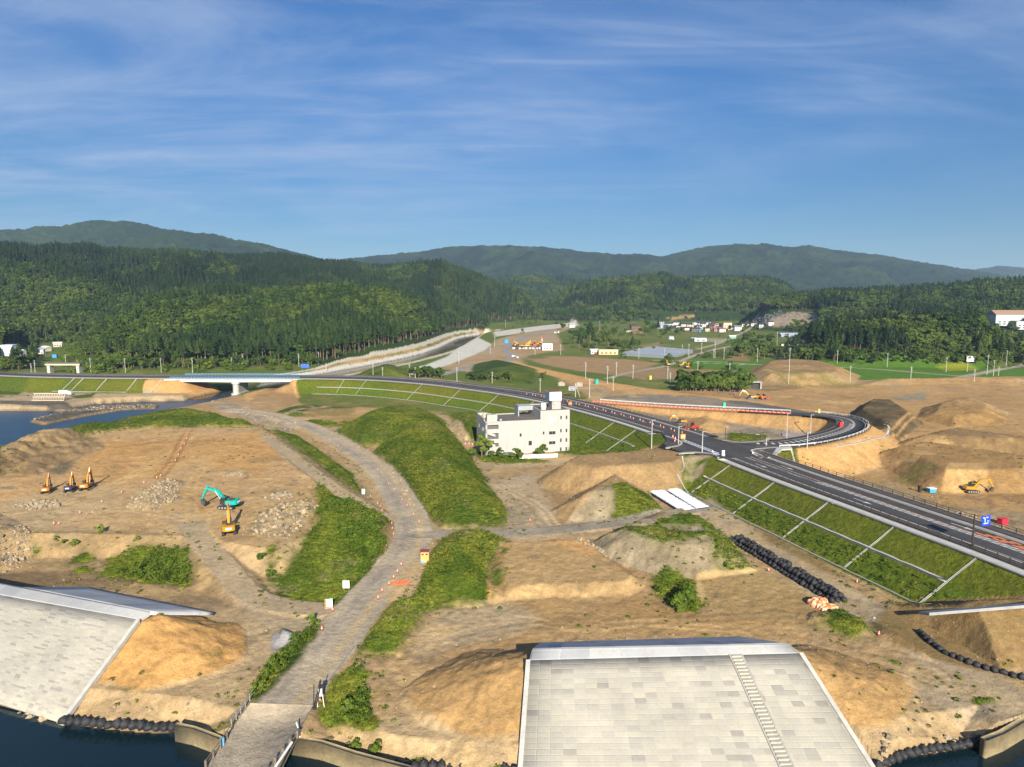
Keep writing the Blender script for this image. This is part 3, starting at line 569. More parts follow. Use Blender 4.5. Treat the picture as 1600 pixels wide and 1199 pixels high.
def ground_mat():
    m, nt, b = newmat('ground cover')
    at_ = N(nt, 'ShaderNodeAttribute', attribute_name='tint'); ag = N(nt, 'ShaderNodeAttribute', attribute_name='grassy')
    g = N(nt, 'ShaderNodeNewGeometry'); P = g.outputs['Position']
    n1 = noise(nt, .9, 5, .7, P); n2 = noise(nt, 4.2, 4, .7, P); n3 = noise(nt, .16, 4, .65, P)
    f = mul(nt, mrange(nt, n1.outputs[0], .28, .72, .74, 1.24), mrange(nt, n2.outputs[0], .28, .72, .78, 1.22))
    fg = mul(nt, mrange(nt, n1.outputs[0], .3, .7, .55, 1.45), mrange(nt, n2.outputs[0], .25, .75, .75, 1.25))
    f = mul(nt, f, mrange(nt, n3.outputs[0], .3, .7, .86, 1.14))
    mx = N(nt, 'ShaderNodeMix', data_type='FLOAT'); nt.links.new(ag.outputs['Fac'], mx.inputs[0]); nt.links.new(f, mx.inputs[2]); nt.links.new(fg, mx.inputs[3])
    nt.links.new(vscale(nt, at_.outputs['Color'], mx.outputs[0]), b.inputs['Base Color'])
    b.inputs['Roughness'].default_value = .95; b.inputs['Specular IOR Level'].default_value = .15
    add = N(nt, 'ShaderNodeMath', operation='ADD'); nt.links.new(n1.outputs[0], add.inputs[0]); nt.links.new(mul(nt, n2.outputs[0], .35), add.inputs[1])
    st = mrange(nt, ag.outputs['Fac'], 0, 1, .45, .9)
    bump(nt, b, add.outputs[0], st, .7)
    return m
M_GROUND = ground_mat()
def water_mat(name, col, bs=.25, rough=.08):
    m, nt, b = newmat(name)
    g = N(nt, 'ShaderNodeNewGeometry')
    b.inputs['Base Color'].default_value = (*col, 1); b.inputs['Roughness'].default_value = rough; b.inputs['IOR'].default_value = 1.33
    n = noise(nt, .9, 3, .6, g.outputs['Position']); n2 = noise(nt, .12, 2, .5, g.outputs['Position'])
    add = N(nt, 'ShaderNodeMath', operation='ADD'); nt.links.new(n.outputs[0], add.inputs[0]); nt.links.new(n2.outputs[0], add.inputs[1])
    bump(nt, b, add.outputs[0], bs, .25)
    return m
# ------------------------------------------------------------------ mesh building
def mesh_np(name, verts, quads, mat, smooth=False, attrs=None, tris=None, parent=None):
    me = bpy.data.meshes.new(name); verts = np.asarray(verts, np.float32)
    q = np.asarray(quads, np.int32).reshape(-1, 4) if quads is not None and len(quads) else np.zeros((0, 4), np.int32)
    t = np.asarray(tris, np.int32).reshape(-1, 3) if tris is not None and len(tris) else np.zeros((0, 3), np.int32)
    me.vertices.add(len(verts)); me.vertices.foreach_set('co', verts.ravel())
    me.loops.add(q.size + t.size); me.loops.foreach_set('vertex_index', np.concatenate([q.ravel(), t.ravel()]))
    me.polygons.add(len(q) + len(t))
    me.polygons.foreach_set('loop_start', np.concatenate([np.arange(len(q)) * 4, q.size + np.arange(len(t)) * 3]).astype(np.int32))
    if smooth: me.polygons.foreach_set('use_smooth', np.ones(len(q) + len(t), bool))
    for an, (ty, val) in (attrs or {}).items():
        a = me.attributes.new(an, ty, 'POINT')
        if ty == 'FLOAT_COLOR': a.data.foreach_set('color', np.asarray(val, np.float32).ravel())
        else: a.data.foreach_set('value', np.asarray(val, np.float32).ravel())
    me.update(calc_edges=True)
    if mat: me.materials.append(mat)
    o = bpy.data.objects.new(name, me); COL.objects.link(o)
    if parent: o.parent = parent
    return o
# ------------------------------------------------------------------ terrain objects
def tag(o, label=None, cat=None, group=None, kind=None):
    if label: o['label'] = label
    if cat: o['category'] = cat
    if group: o['group'] = group
    if kind: o['kind'] = kind
    return o
REGLAB = dict(ground=('wide ground of beige soil and weeds around the works', 'ground'), hill=('forest covered hills on both sides of the valley', 'hills'), dirt_road=('grey beige dirt haul roads winding through the works', 'dirt road'),
 soil_plateau=('raised orange soil platform where the excavators stand', 'soil platform'), grass_mound=('long soil mounds overgrown with green grass', 'grass mound'), soil_mound=('bare brown soil heaps of the earthworks', 'soil mound'),
 embankment=('long embankment slope carrying the highway', 'embankment'), levee_core=('bare soil cores and cone ends of the sea walls', 'soil slope'), paddy_field=('bright green rice paddies below the wooded hill', 'paddy field'), crop_field=('brown bare crop fields in the valley', 'field'),
 lane=('narrow pale lanes between the valley fields', 'lane'), river_bank=('pale concrete banks of the new river channel', 'river bank'), rock_jetty=('low rock jetty in the left water', 'jetty'), weed_bank=('patches of dark green weeds beside the dirt roads', 'weeds'),
 grass_bank=('green bushy bank between platform and haul road', 'bank'), gravel_heap=('small blue grey gravel heap beside the haul road', 'gravel heap'), soil_terrace=('flat tan soil terrace beside the grey green mound', 'soil terrace'))
def build_terrain():
    V = np.stack([GX, GY, GZ], -1).reshape(-1, 3); T = np.c_[np.clip(TINT, .004, .95).reshape(-1, 3), np.ones(GX.size)]; G = np.clip(GRS, 0, 1).reshape(-1)
    nr, nc = GX.shape
    i = np.arange(nr - 1)[:, None] * nc + np.arange(nc - 1)[None, :]
    Q = np.stack([i, i + 1, i + nc + 1, i + nc], -1).reshape(-1, 4); FR = REG[:-1, :-1].reshape(-1)
    for r, nm in enumerate(REGN):
        q = Q[FR == r]
        if not len(q): continue
        used, inv = np.unique(q, return_inverse=True)
        o = mesh_np(nm, V[used], inv.reshape(-1, 4), M_GROUND, True, dict(tint=('FLOAT_COLOR', T[used]), grassy=('FLOAT', G[used])))
        tag(o, *REGLAB[nm], kind='structure')
build_terrain()
def far_hill(names, nm, label, y0, y1, n, um=1.15, cut=None):
    us = np.linspace(-um, um, 720); ys = np.linspace(y0, y1, n)
    X = us[None] * ys[:, None]; Y = np.repeat(ys[:, None], len(us), 1)
    H = hill_height(X, Y, names)
    rg = np.random.default_rng(n); nz = rg.normal(size=X.shape); nz = (nz + np.roll(nz, 1, 0) + np.roll(nz, 1, 1)) / 1.7
    Z = valley(Y) - 12 + H + nz * 3.2 * (H > 15)
    nr, nc = X.shape; i = np.arange(nr - 1)[:, None] * nc + np.arange(nc - 1)[None]
    q = np.stack([i, i + 1, i + nc + 1, i + nc], -1).reshape(-1, 4)
    a = fbm(X, Y, 500, 4, 50); b = fbm(X, Y, 120, 3, 53)
    t = patch(patch(ph(36, 58, 28), ph(24, 42, 24), a, 1.2), ph(56, 72, 34), b - .3, 1)
    t = t * (1 + .28 * nz)[..., None].clip(.4, 1.8)
    o = mesh_np(nm, np.stack([X, Y, Z], -1).reshape(-1, 3), q, M_GROUND, True, dict(tint=('FLOAT_COLOR', np.c_[t.reshape(-1, 3), np.ones(X.size)]), grassy=('FLOAT', np.ones(X.size))))
    tag(o, label, 'mountain', kind='structure')
far_hill(('F1',), 'mountain', 'high wooded mountain on the left skyline', 2260, 5000, 300)
far_hill(('F2',), 'mountain', 'blue green mountain range across the middle skyline', 2700, 6800, 300)
far_hill(('F3',), 'mountain', 'distant bluish ridge at the right end of the skyline', 5100, 9000, 120)
# plain behind the hills down to the horizon
o = mesh_np('ground_plain', [(-9000, 2600, -2), (9000, 2600, -2), (12000, 12000, -2), (-12000, 12000, -2)], [(0, 1, 2, 3)], plain('far woodland', ph(50, 68, 30), .95, 0, .3, .01)); tag(o, 'far wooded plain behind the hills', 'ground', kind='structure')
def water_poly(name, xs, mat, label, z=0.0):
    (x0, y0), (x1, y1) = xs
    o = mesh_np(name, [(x0, y0, z), (x1, y0, z), (x1, y1, z), (x0, y1, z)], [(0, 1, 2, 3)], mat); tag(o, label, 'water', kind='structure')
W1 = water_mat('deep water', (.004, .014, .020), .25, .1)
W2 = water_mat('sea water', (.006, .035, .075), .6, .3)
W3 = water_mat('river water', (.028, .026, .016), .15, .08)
water_poly('water', ((-120, 35), (140, 120)), W1, 'dark water of the inlet below the sea walls')
water_poly('sea_water', ((-520, 190), (-60, 393)), W2, 'blue water of the bay behind the soil platform')
water_poly('river_water', ((-300, 393.2), (30, 900)), W3, 'dark river passing under the road bridge')
HAZE = 6.2e-5; EXPOSURE = 0.95
# ------------------------------------------------------------------ solid shapes collected into one mesh
class MB:
    def __init__(s): s.v = []; s.f = []
    def add(s, vs, fs):
        n = len(s.v); s.v += [tuple(map(float, p)) for p in vs]; s.f += [tuple(i + n for i in f) for f in fs]; return s
    def box(s, c, d, rz=0.0, m=None, taper=1.0):
        x, y, z = (k / 2 for k in d); vs = []
        for dz in (-1, 1):
            t = 1 if dz < 0 else taper
            for dx, dy in ((-1, -1), (1, -1), (1, 1), (-1, 1)): vs.append(Vector((dx * x * t, dy * y * t, dz * z)))
        M_ = m or (Matrix.Translation(c) @ Matrix.Rotation(rz, 4, 'Z'))
        return s.add([M_ @ v for v in vs], [(3, 2, 1, 0), (4, 5, 6, 7), (0, 1, 5, 4), (1, 2, 6, 5), (2, 3, 7, 6), (3, 0, 4, 7)])
    def cbox(s, c, d, ch, rz=0.0):
        """box with its upright edges and top rim chamfered"""
        x, y, z = (k / 2 for k in d); ring = lambda i, zz: [(sx * (x - i) - (0 if a else 0), sy * (y - i), zz) for sx, sy, a in ((-1, -1, 0), (1, -1, 0), (1, 1, 0), (-1, 1, 0))]
        def oct_(ix, zz):
            X, Y, k = x - ix, y - ix, ch
            return [(-X + k, -Y, zz), (X - k, -Y, zz), (X, -Y + k, zz), (X, Y - k, zz), (X - k, Y, zz), (-X + k, Y, zz), (-X, Y - k, zz), (-X, -Y + k, zz)]
        M_ = Matrix.Translation(c) @ Matrix.Rotation(rz, 4, 'Z')
        vs = oct_(0, -z) + oct_(0, z - ch) + oct_(ch * .8, z)
        fs = [tuple(range(7, -1, -1)), tuple(range(16, 24))]
        for r in (0, 8):
            for i in range(8): j = (i + 1) % 8; fs.append((r + i, r + j, r + 8 + j, r + 8 + i))
        return s.add([M_ @ Vector(v) for v in vs], fs)
    def tube(s, p, q, r, n=8, r2=None):
        p = Vector(p); q = Vector(q); r2 = r if r2 is None else r2; d = (q - p).normalized()
        a = d.orthogonal().normalized(); b = d.cross(a); vs = []
        for c, k in ((p, r), (q, r2)): vs += [c + (a * math.cos(2 * math.pi * i / n) + b * math.sin(2 * math.pi * i / n)) * k for i in range(n)]
        return s.add(vs, [tuple(range(n - 1, -1, -1)), tuple(range(n, 2 * n))] + [(i, (i + 1) % n, n + (i + 1) % n, n + i) for i in range(n)])
    def lathe(s, prof, n=12, c=(0, 0, 0)):
        vs = []; fs = []
        for r, z in prof: vs += [(c[0] + r * math.cos(2 * math.pi * i / n), c[1] + r * math.sin(2 * math.pi * i / n), c[2] + z) for i in range(n)]
        for k in range(len(prof) - 1): fs += [(k * n + i, k * n + (i + 1) % n, (k + 1) * n + (i + 1) % n, (k + 1) * n + i) for i in range(n)]
        fs += [tuple(range(n - 1, -1, -1)), tuple(range((len(prof) - 1) * n, len(prof) * n))]
        return s.add(vs, fs)
    def prism(s, poly, z0, z1, m=None):
        n = len(poly); vs = [(x, y, z0) for x, y in poly] + [(x, y, z1) for x, y in poly]
        if m: vs = [m @ Vector(v) for v in vs]
        return s.add(vs, [tuple(range(n - 1, -1, -1)), tuple(range(n, 2 * n))] + [(i, (i + 1) % n, n + (i + 1) % n, n + i) for i in range(n)])
    def side(s, prof, y0, y1, m=None):
        """profile in x-z pushed along y"""
        n = len(prof); vs = [(x, y0, z) for x, z in prof] + [(x, y1, z) for x, z in prof]
        if m: vs = [m @ Vector(v) for v in vs]
        return s.add(vs, [tuple(range(n)), tuple(range(2 * n - 1, n - 1, -1))] + [(i, n + i, n + (i + 1) % n, (i + 1) % n) for i in range(n)])
    def build(s, name, mat, parent=None, smooth=False):
        me = bpy.data.meshes.new(name); me.from_pydata(s.v, [], s.f); me.update()
        import bmesh
        bm = bmesh.new(); bm.from_mesh(me); bmesh.ops.recalc_face_normals(bm, faces=bm.faces); bm.to_mesh(me); bm.free()
        if smooth: me.polygons.foreach_set('use_smooth', np.ones(len(me.polygons), bool))
        me.materials.append(mat); o = bpy.data.objects.new(name, me); COL.objects.link(o)
        if parent: o.parent = parent
        return o
def empty(name, loc, rz, label, cat, group=None):
    o = bpy.data.objects.new(name, None); COL.objects.link(o); o.location = loc; o.rotation_euler = (0, 0, rz); o.empty_display_size = .5
    return tag(o, label, cat, group)
def copy_tree(o, parent=None):
    c = o.copy(); COL.objects.link(c)
    if parent: c.parent = parent
    for ch in list(o.children): copy_tree(ch, c)
    return c
def put(o, loc, rz=None, label=None, group=None, sc=None):
    o.location = loc
    if rz is not None: o.rotation_euler = (0, 0, rz)
    if label: o['label'] = label
    if group: o['group'] = group
    if sc: o.scale = (sc, sc, sc)
    return o
LIN = lambda r, g, b: tuple(lin((r, g, b)))
C_WHITE = plain('white paint', (.62, .62, .60), .5); C_CONC = plain('pale concrete', (.40, .39, .355), .9, 0, .14, .8, .3); C_GREY = plain('grey steel', (.34, .35, .36), .5, .3)
C_DARK = plain('dark brown steel', (.045, .036, .032), .5, .2); C_BLACK = plain('black rubber', (.02, .02, .022), .6); C_GLASS = plain('dark glass', (.02, .025, .03), .1)
C_ASPH = plain('asphalt', (.046, .042, .042), .92, 0, .22, .35, .3); C_WALK = plain('brown walkway', (.066, .052, .046), .95, 0, .2, .5, .3)
C_PAINT = plain('road paint', (.50, .49, .45), .8, 0, .2, 1.5); C_GUT = plain('gutter concrete', (.29, .27, .245), .95, 0, .18, .7); C_ORG = plain('orange paint', (.75, .20, .05), .6)
C_RED = plain('red paint', (.55, .03, .03), .5); C_YEL = plain('yellow paint', (.75, .40, .03), .42); C_TEAL = plain('teal paint', (.02, .42, .36), .4); C_BLUE = plain('blue paint', (.02, .10, .55), .45)
C_POLE = plain('pole concrete', (.42, .41, .38), .85, 0, .12, 1.0)
# ------------------------------------------------------------------ highway
def strip(name, path, a, b, z, mat, kind='structure', label=None, cat=None, th=.25, z2=None):
    p = offset(path, a); q = offset(path, b); n = len(p)
    zz = path[:, 2] if path.shape[1] > 2 else np.zeros(n)
    z2 = z if z2 is None else z2
    V = np.concatenate([np.c_[p[:, :2], zz + z], np.c_[q[:, :2], zz + z2], np.c_[p[:, :2], zz + z - th], np.c_[q[:, :2], zz + z2 - th]])
    i = np.arange(n - 1); Q = np.concatenate([np.stack([i, i + 1, n + i + 1, n + i], 1)[:, ::-1] if b < a else np.stack([i, i + 1, n + i + 1, n + i], 1)[:, ::-1],
        np.stack([2 * n + i, 2 * n + i + 1, i + 1, i], 1), np.stack([n + i, n + i + 1, 3 * n + i + 1, 3 * n + i], 1)])
    ends = [(0, n, 3 * n, 2 * n), (n - 1, 2 * n + n - 1, 3 * n + n - 1, 2 * n - 1)]
    Q = np.concatenate([Q, np.array(ends)])
    o = mesh_np(name, V, Q, mat); return tag(o, label, cat, None, kind)
def sub(path, y0, y1): return path[(path[:, 1] > y0) & (path[:, 1] < y1) & (path[:, 0] > -320)]
H0 = np.c_[HW, np.full(len(HW), HWZ)]
Hall = H0; Hn = sub(H0, 50, 201); Hf = H0[(H0[:, 1] > 238) & (H0[:, 0] > -330)]
strip('road', Hall, 4.6, 16.6, 0, C_ASPH, label='dark asphalt carriageway of the new highway', cat='road', th=.4)
for P_, nm in ((Hn, 'near'), (Hf, 'far')):
    strip('kerb_strip', P_, -.25, 2.2, .03, C_CONC, label='pale concrete strip along the highway edge', cat='kerb')
    strip('footway', P_, 2.2, 4.6, .15, C_WALK, label='brown footway beside the highway', cat='footway', th=.5)
    strip('gutter', P_, 4.6, 5.5, .012, C_GUT, label='pale gutter of the highway', cat='gutter', th=.02)
Hn2 = sub(H0, 50, 214); Hf2 = H0[(H0[:, 1] > 226) & (H0[:, 0] > -330)]
for P_ in (sub(H0, 50, 206), H0[(H0[:, 1] > 226) & (H0[:, 0] > -330)]):
    strip('gutter', P_, 15.2, 16.6, .012, C_GUT, label='pale gutter on the far side of the highway', cat='gutter', th=.02)
    strip('footway', P_, 16.6, 19.1, .15, C_WALK, label='brown footway on the far side of the highway', cat='footway', th=.5)
    strip('kerb_strip', P_, 19.1, 19.6, .22, C_GUT, label='thin concrete kerb on the far side of the highway', cat='kerb')
def marks(name, items, mat, label):
    mb = MB()
    for pts in items: mb.add([(x, y, z) for x, y, z in pts], [tuple(range(len(pts)))])
    o = mb.build(name, mat); return tag(o, label, 'marking', None, 'structure')
def on(path, i, off, z=.02):
    i = float(i); k = int(i); f = i - k; k = min(k, len(path) - 2)
    p = path[k] + (path[k + 1] - path[k]) * f; t = path[k + 1] - path[k]; t = t[:2] / np.linalg.norm(t[:2])
    return (p[0] - t[1] * off, p[1] + t[0] * off, p[2] + z)
def arc(path): return np.concatenate([[0], np.cumsum(np.linalg.norm(np.diff(path[:, :2], axis=0), axis=1))])
def dashes(path, off, w, L, gap, z=.02, skew=0, s0=0, s1=1e9):
    A = arc(path); out = []; s = s0
    while s + L < min(A[-1], s1):
        i0, i1 = np.interp(s, A, np.arange(len(A))), np.interp(s + L, A, np.arange(len(A)))
        j0, j1 = np.interp(s + skew, A, np.arange(len(A))), np.interp(s + L + skew, A, np.arange(len(A)))
        out.append([on(path, i0, off, z), on(path, i1, off, z), on(path, j1, off + w, z), on(path, j0, off + w, z)]); s += L + gap
    return out
sR = arc(Hn)[-1]
w_ = dashes(Hn, 9.75, .16, 2.8, .25) + dashes(Hn, 11.2, .14, 2.8, .25) + dashes(Hn, 5.75, .16, 2.9, .06) + dashes(Hn, 14.9, .16, 2.9, .06)
w_ += dashes(Hn, 9.9, 1.3, .8, 1.0, .02, 2.2, 30) + dashes(Hn, 9.3, .15, 5, 5, .02, 0, 0, 40)
w_ += dashes(Hf, 5.75, .16, 2.9, .06) + dashes(Hf, 14.9, .16, 2.9, .06) + dashes(Hf, 10.3, .18, 6, 4)
marks('road_marking', w_, C_PAINT, 'white lane lines and hatching on the highway')
marks('road_marking', dashes(Hn, 11.35, .22, 2.9, .3, .024) + dashes(Hf, 9.9, .2, 2.9, .4, .024, 0, 0, 120), plain('orange road paint', (.40, .13, .06), .85), 'faded orange median line on the highway')
def arrow(path, s, off, L=5.5):
    A = arc(path); pt = lambda ds, o: on(path, np.interp(s + ds, A, np.arange(len(A))), off + o, .022)
    return [[pt(0, -.12), pt(L * .6, -.12), pt(L * .6, .12), pt(0, .12)], [pt(L * .6, -.5), pt(L, 0), pt(L * .6, .5)]]
marks('road_marking', arrow(Hn, 8, 7.4) + arrow(Hn, 12, 13) + arrow(Hn, 45, 7.6) + arrow(Hn, 66, 13), C_PAINT, 'white turning arrows on the highway')
sA = np.interp(125, -Hn[:, 1] * -1, arc(Hn)) if False else arc(Hn)[np.argmin(np.abs(Hn[:, 1] - 128))]
o_ = []
for k in range(3): o_ += dashes(Hn, 12.0 + k * .8, .55, 2.6 - k * .4, 1.0, .024, .3, sA - 4 + k * 1.5, sA + 8)
marks('road_marking', o_, C_ORG, 'orange lettering patch on the far lane by the blue sign')
# side road and the junction mouths
def slab(name, s, z, mat, label, cat, th=.3, zs=None):
    p = PL(zs if zs is not None else z, s); mb = MB(); mb.prism([tuple(q) for q in p], z - th, z); o = mb.build(name, mat); return tag(o, label, cat, None, 'structure')
A0 = np.argmin(np.abs(H0[:, 1] - 201)); A1 = np.argmin(np.abs(H0[:, 1] - 238))
e0 = offset(H0, 4.6)[A1:A0 + 1] if A1 < A0 else offset(H0, 4.6)[A0:A1 + 1]
pj = [tuple(p[:2]) for p in e0] + [at(*q, 10) for q in ((1120, 712), (1105, 710), (1068, 706), (1050, 701), (1036, 694), (1042, 688))]
mb = MB(); mb.prism(pj, 9.6, 10.006); tag(mb.build('road', C_ASPH), 'asphalt mouth of the side road at the near edge of the highway', 'road', None, 'structure')
e1 = offset(H0, 16.6)[A1:A0 + 1]
pj = [tuple(p[:2]) for p in e1[4:]] + [at(*q, 10) for q in ((1196, 703), (1203, 700), (1235, 698.5), (1240, 688.5), (1150, 690.5), (1128, 689))]
mb = MB(); mb.prism(pj, 9.6, 10.008); tag(mb.build('road', C_ASPH), 'asphalt mouth of the loop road at the far edge of the highway', 'road', None, 'structure')
def kerb_line(s, w, z, mat, label, h=.18, th=.4, step=2):
    p = smooth_path([at(*map(float, q.split(',')), z) + (z,) for q in s.split()], step); return strip('kerb', p, -w / 2, w / 2, h, mat, label=label, cat='kerb', th=th)
kerb_line("1040,682 1058,688 1066,692 1063,697 1052,699 1040,700", .7, 10, C_CONC, 'curved pale kerb at the mouth of the side road')
kerb_line("1060,709 1085,707 1100,708 1116,710 1122,715", .7, 10, C_CONC, 'pale kerb along the end of the side road')
kerb_line("1128,688.5 1150,692 1185,690.5 1196,689.5", .8, 10, C_GUT, 'pale kerb on the inner corner of the loop road')
kerb_line("1236,699 1200,701 1182,701.5 1174,704 1176,710 1190,716", .8, 10, C_CONC, 'curved pale kerb on the outer corner of the loop road')
slab('footway', "1182,703 1214,699.5 1205,712 1197,715", 10.14, C_WALK, 'brown paved corner between highway and loop road', 'footway', .4)
slab('kerb_strip', "1214,699.5 1236,699 1238,701 1222,702 1208,714 1199,715.5", 10.1, C_CONC, 'pale concrete edge of the paved corner', 'kerb', .5)
# loop road
LP = LOOP.copy(); iL = np.argmin(np.hypot(LOOP[:, 0] - 92, LOOP[:, 1] - 222))
LP[:, 2] -= .02
strip('road', LP[1:42], -4.4, 4.4, .02, C_ASPH, label='asphalt loop road curving back to the highway', cat='road', th=.5)
lm = dashes(LP[2:42], -3.9, .16, 2.9, .06, .045) + dashes(LP[2:42], 3.7, .16, 2.9, .06, .045) + dashes(LP, -.4, 2.2, .95, 1.6, .045, .2, 8, 75) + dashes(LP, .2, .25, 2.8, .2, .045, 0, 70, 100)
marks('road_marking', lm, C_PAINT, 'white edge lines and cross bars on the loop road')
marks('road_marking', dashes(LP, -.35, .7, 2.8, .05, .045, 0, 62, 105), plain('worn paint', (.27, .26, .25), .9), 'worn grey centre band on the loop road')
strip('footway', LP[5:33], 4.6, 6.2, .12, plain('dark kerb walk', (.05, .045, .042), .95), label='dark verge inside the loop road', cat='footway', th=.4)
slab('water', "1222,676 1262,679 1262,683 1222,680", 3.0, plain('puddle blue', (.16, .20, .30), .15), 'blue grey puddle at the foot of the inner slope', 'water', .3)
# concrete channels on the embankment
def drape(name, pts, w, label, lift=.12, mat=None, step=2.0):
    p = np.array(pts, float); A = arc(p); n = max(2, int(A[-1] / step)); s = np.linspace(0, A[-1], n)
    q = np.c_[np.interp(s, A, p[:, 0]), np.interp(s, A, p[:, 1])]; z = gza(q[:, 0], q[:, 1])
    if name == 'drain_channel':
        dd_ = np.min(np.hypot(q[:, None, 0] - HW[None, :, 0], q[:, None, 1] - HW[None, :, 1]), 1); an_ = HWZ - .35 - np.maximum(0, dd_ - .2) / 1.72; z = np.where((np.abs(an_ - z) < 1.3) & (dd_ < 12.8), an_, z)
    return strip(name, np.c_[q, z], -w / 2, w / 2, lift, mat or C_CONC, label=label, cat='drain channel', th=.35)
def hwoff(i, off): return on(H0, i, off, 0)
def idx_at(px, py):
    x, y = at(px, py, 10); return int(np.argmin(np.hypot(H0[:, 0] - x, H0[:, 1] - y)))
for px, py in ((1142, 727), (1211, 753), (1294, 783), (1397, 822), (1529, 869), (574, 593.6), (660, 601), (720, 608), (780, 616), (834, 627), (958, 658.5), (1003, 671), (545, 592)):
    i = idx_at(px, py); drape('drain_channel', [hwoff(i, -.3)[:2], hwoff(i, -6.8)[:2], hwoff(i, -12.6)[:2]], .26, 'narrow white drain channel running down the grass embankment', .22)
i0, i1 = idx_at(1105, 714), idx_at(1500, 858)
drape('drain_channel', [hwoff(i, -6.6)[:2] for i in range(i0 + 2, i1 + 2)], .7, 'long white drain channel half way up the right embankment', .3)
i0, i1 = idx_at(500, 591.5), idx_at(1030, 681)
drape('drain_channel', [hwoff(i, -6.6)[:2] for i in range(i0, i1)], .6, 'long white drain channel half way up the left embankment', .25)
drape('drain_channel', [hwoff(i, -13.2)[:2] for i in range(idx_at(500, 591.5), idx_at(880, 637))], .5, 'white drain along the foot of the left embankment', .2)
drape('drain_channel', [hwoff(i, -13.3)[:2] for i in range(idx_at(1120, 717), idx_at(1590, 893))], .5, 'grey drain along the foot of the right embankment', .15, C_GUT)
for px in (125, 140, 178, 225, 262): 
    i = idx_at(px, 590); drape('drain_channel', [hwoff(i, -.3)[:2], hwoff(i, -12)[:2]], .5, 'narrow white drain on the embankment before the bridge', .25)
drape('drain_channel', [hwoff(i, -11.5)[:2] for i in range(idx_at(108, 590), idx_at(232, 590))], .8, 'white drain along the foot of the embankment before the bridge', .25)
drape('drain_channel', [at(*q, z) for q, z in (((1303, 723), 3.2), ((1345, 712), 3.4), ((1382, 695), 3.8), ((1389, 683), 4), ((1380, 671), 4.5))], .8, 'curved pale drain around the foot of the loop slope', .2)
drape('drain_channel', [at(*q, z) for q, z in (((1066, 713), 9.2), ((1069, 742), 5), ((1064, 757), 2.8))], .35, 'white drain between the soil ramp and the grass slope', .2)
drape('drain_channel', [at(1236, 701, 9.5), at(1256, 729, 8)], .5, 'white edging beside the small grass slope', .2)
# ------------------------------------------------------------------ sea walls
def panel_mat(name, base, var=.16, size=(1.75, .85), seam=.55):
    m, nt, b = newmat(name)
    u = N(nt, 'ShaderNodeAttribute', attribute_name='pu'); v = N(nt, 'ShaderNodeAttribute', attribute_name='pv')
    def cell(s, d):
        q = N(nt, 'ShaderNodeMath', operation='DIVIDE'); nt.links.new(s, q.inputs[0]); q.inputs[1].default_value = d
        f = N(nt, 'ShaderNodeMath', operation='FLOOR'); nt.links.new(q.outputs[0], f.inputs[0]); r = N(nt, 'ShaderNodeMath', operation='FRACT'); nt.links.new(q.outputs[0], r.inputs[0]); return f.outputs[0], r.outputs[0]
    fu, ru = cell(u.outputs['Fac'], size[0]); fv, rv = cell(v.outputs['Fac'], size[1])
    c = N(nt, 'ShaderNodeCombineXYZ'); nt.links.new(fu, c.inputs[0]); nt.links.new(fv, c.inputs[1])
    wn = N(nt, 'ShaderNodeTexWhiteNoise', noise_dimensions='2D'); nt.links.new(c.outputs[0], wn.inputs['Vector'])
    pw = N(nt, 'ShaderNodeMath', operation='POWER'); nt.links.new(wn.outputs['Value'], pw.inputs[0]); pw.inputs[1].default_value = 6
    g = N(nt, 'ShaderNodeNewGeometry'); big = noise(nt, .18, 3, .6, g.outputs['Position']); fine = noise(nt, 2.4, 4, .7, g.outputs['Position'])
    lo = mrange(nt, wn.outputs['Value'], 0, 1, 1 + var * .5, 1 - var * .6); dk = mrange(nt, pw.outputs[0], .35, 1, 1, 1 - var * 1.9)
    def edge(r, w):
        a = N(nt, 'ShaderNodeMath', operation='SUBTRACT'); nt.links.new(r, a.inputs[0]); a.inputs[1].default_value = .5
        ab = N(nt, 'ShaderNodeMath', operation='ABSOLUTE'); nt.links.new(a.outputs[0], ab.inputs[0]); return mrange(nt, ab.outputs[0], .5 - w, .5 - w * .5, 0, 1)
    e = N(nt, 'ShaderNodeMath', operation='MAXIMUM'); nt.links.new(edge(ru, .045), e.inputs[0]); nt.links.new(edge(rv, .08), e.inputs[1])
    f = mul(nt, mul(nt, lo, dk), mul(nt, mrange(nt, big.outputs[0], .3, .7, .9, 1.1), mrange(nt, fine.outputs[0], .3, .7, .93, 1.07)))
    se = mrange(nt, e.outputs[0], 0, 1, 1, 1 + .12 * seam)
    rgb = N(nt, 'ShaderNodeMix', data_type='RGBA'); nt.links.new(wn.outputs['Value'], rgb.inputs[0]); rgb.inputs[6].default_value = (*base, 1); rgb.inputs[7].default_value = (base[0] * .96, base[1] * .98, base[2] * 1.05, 1)
    nt.links.new(vscale(nt, rgb.outputs[2], mul(nt, f, se)), b.inputs['Base Color']); b.inputs['Roughness'].default_value = .9
    inv = mrange(nt, e.outputs[0], 0, 1, 1, 0); bump(nt, b, inv, .5, .06)
    return m
M_PANEL = panel_mat('sea wall panels', tuple(ph(211, 203, 184, 1.85)), .13, (1.5, .72)); M_CAP = panel_mat('sea wall cap', tuple(ph(208, 207, 203, 1.85)), .07, (4.0, 9.0)); M_BACK = panel_mat('sea wall back', tuple(ph(200, 196, 190, 1.15)), .1, (2.0, 9.0))
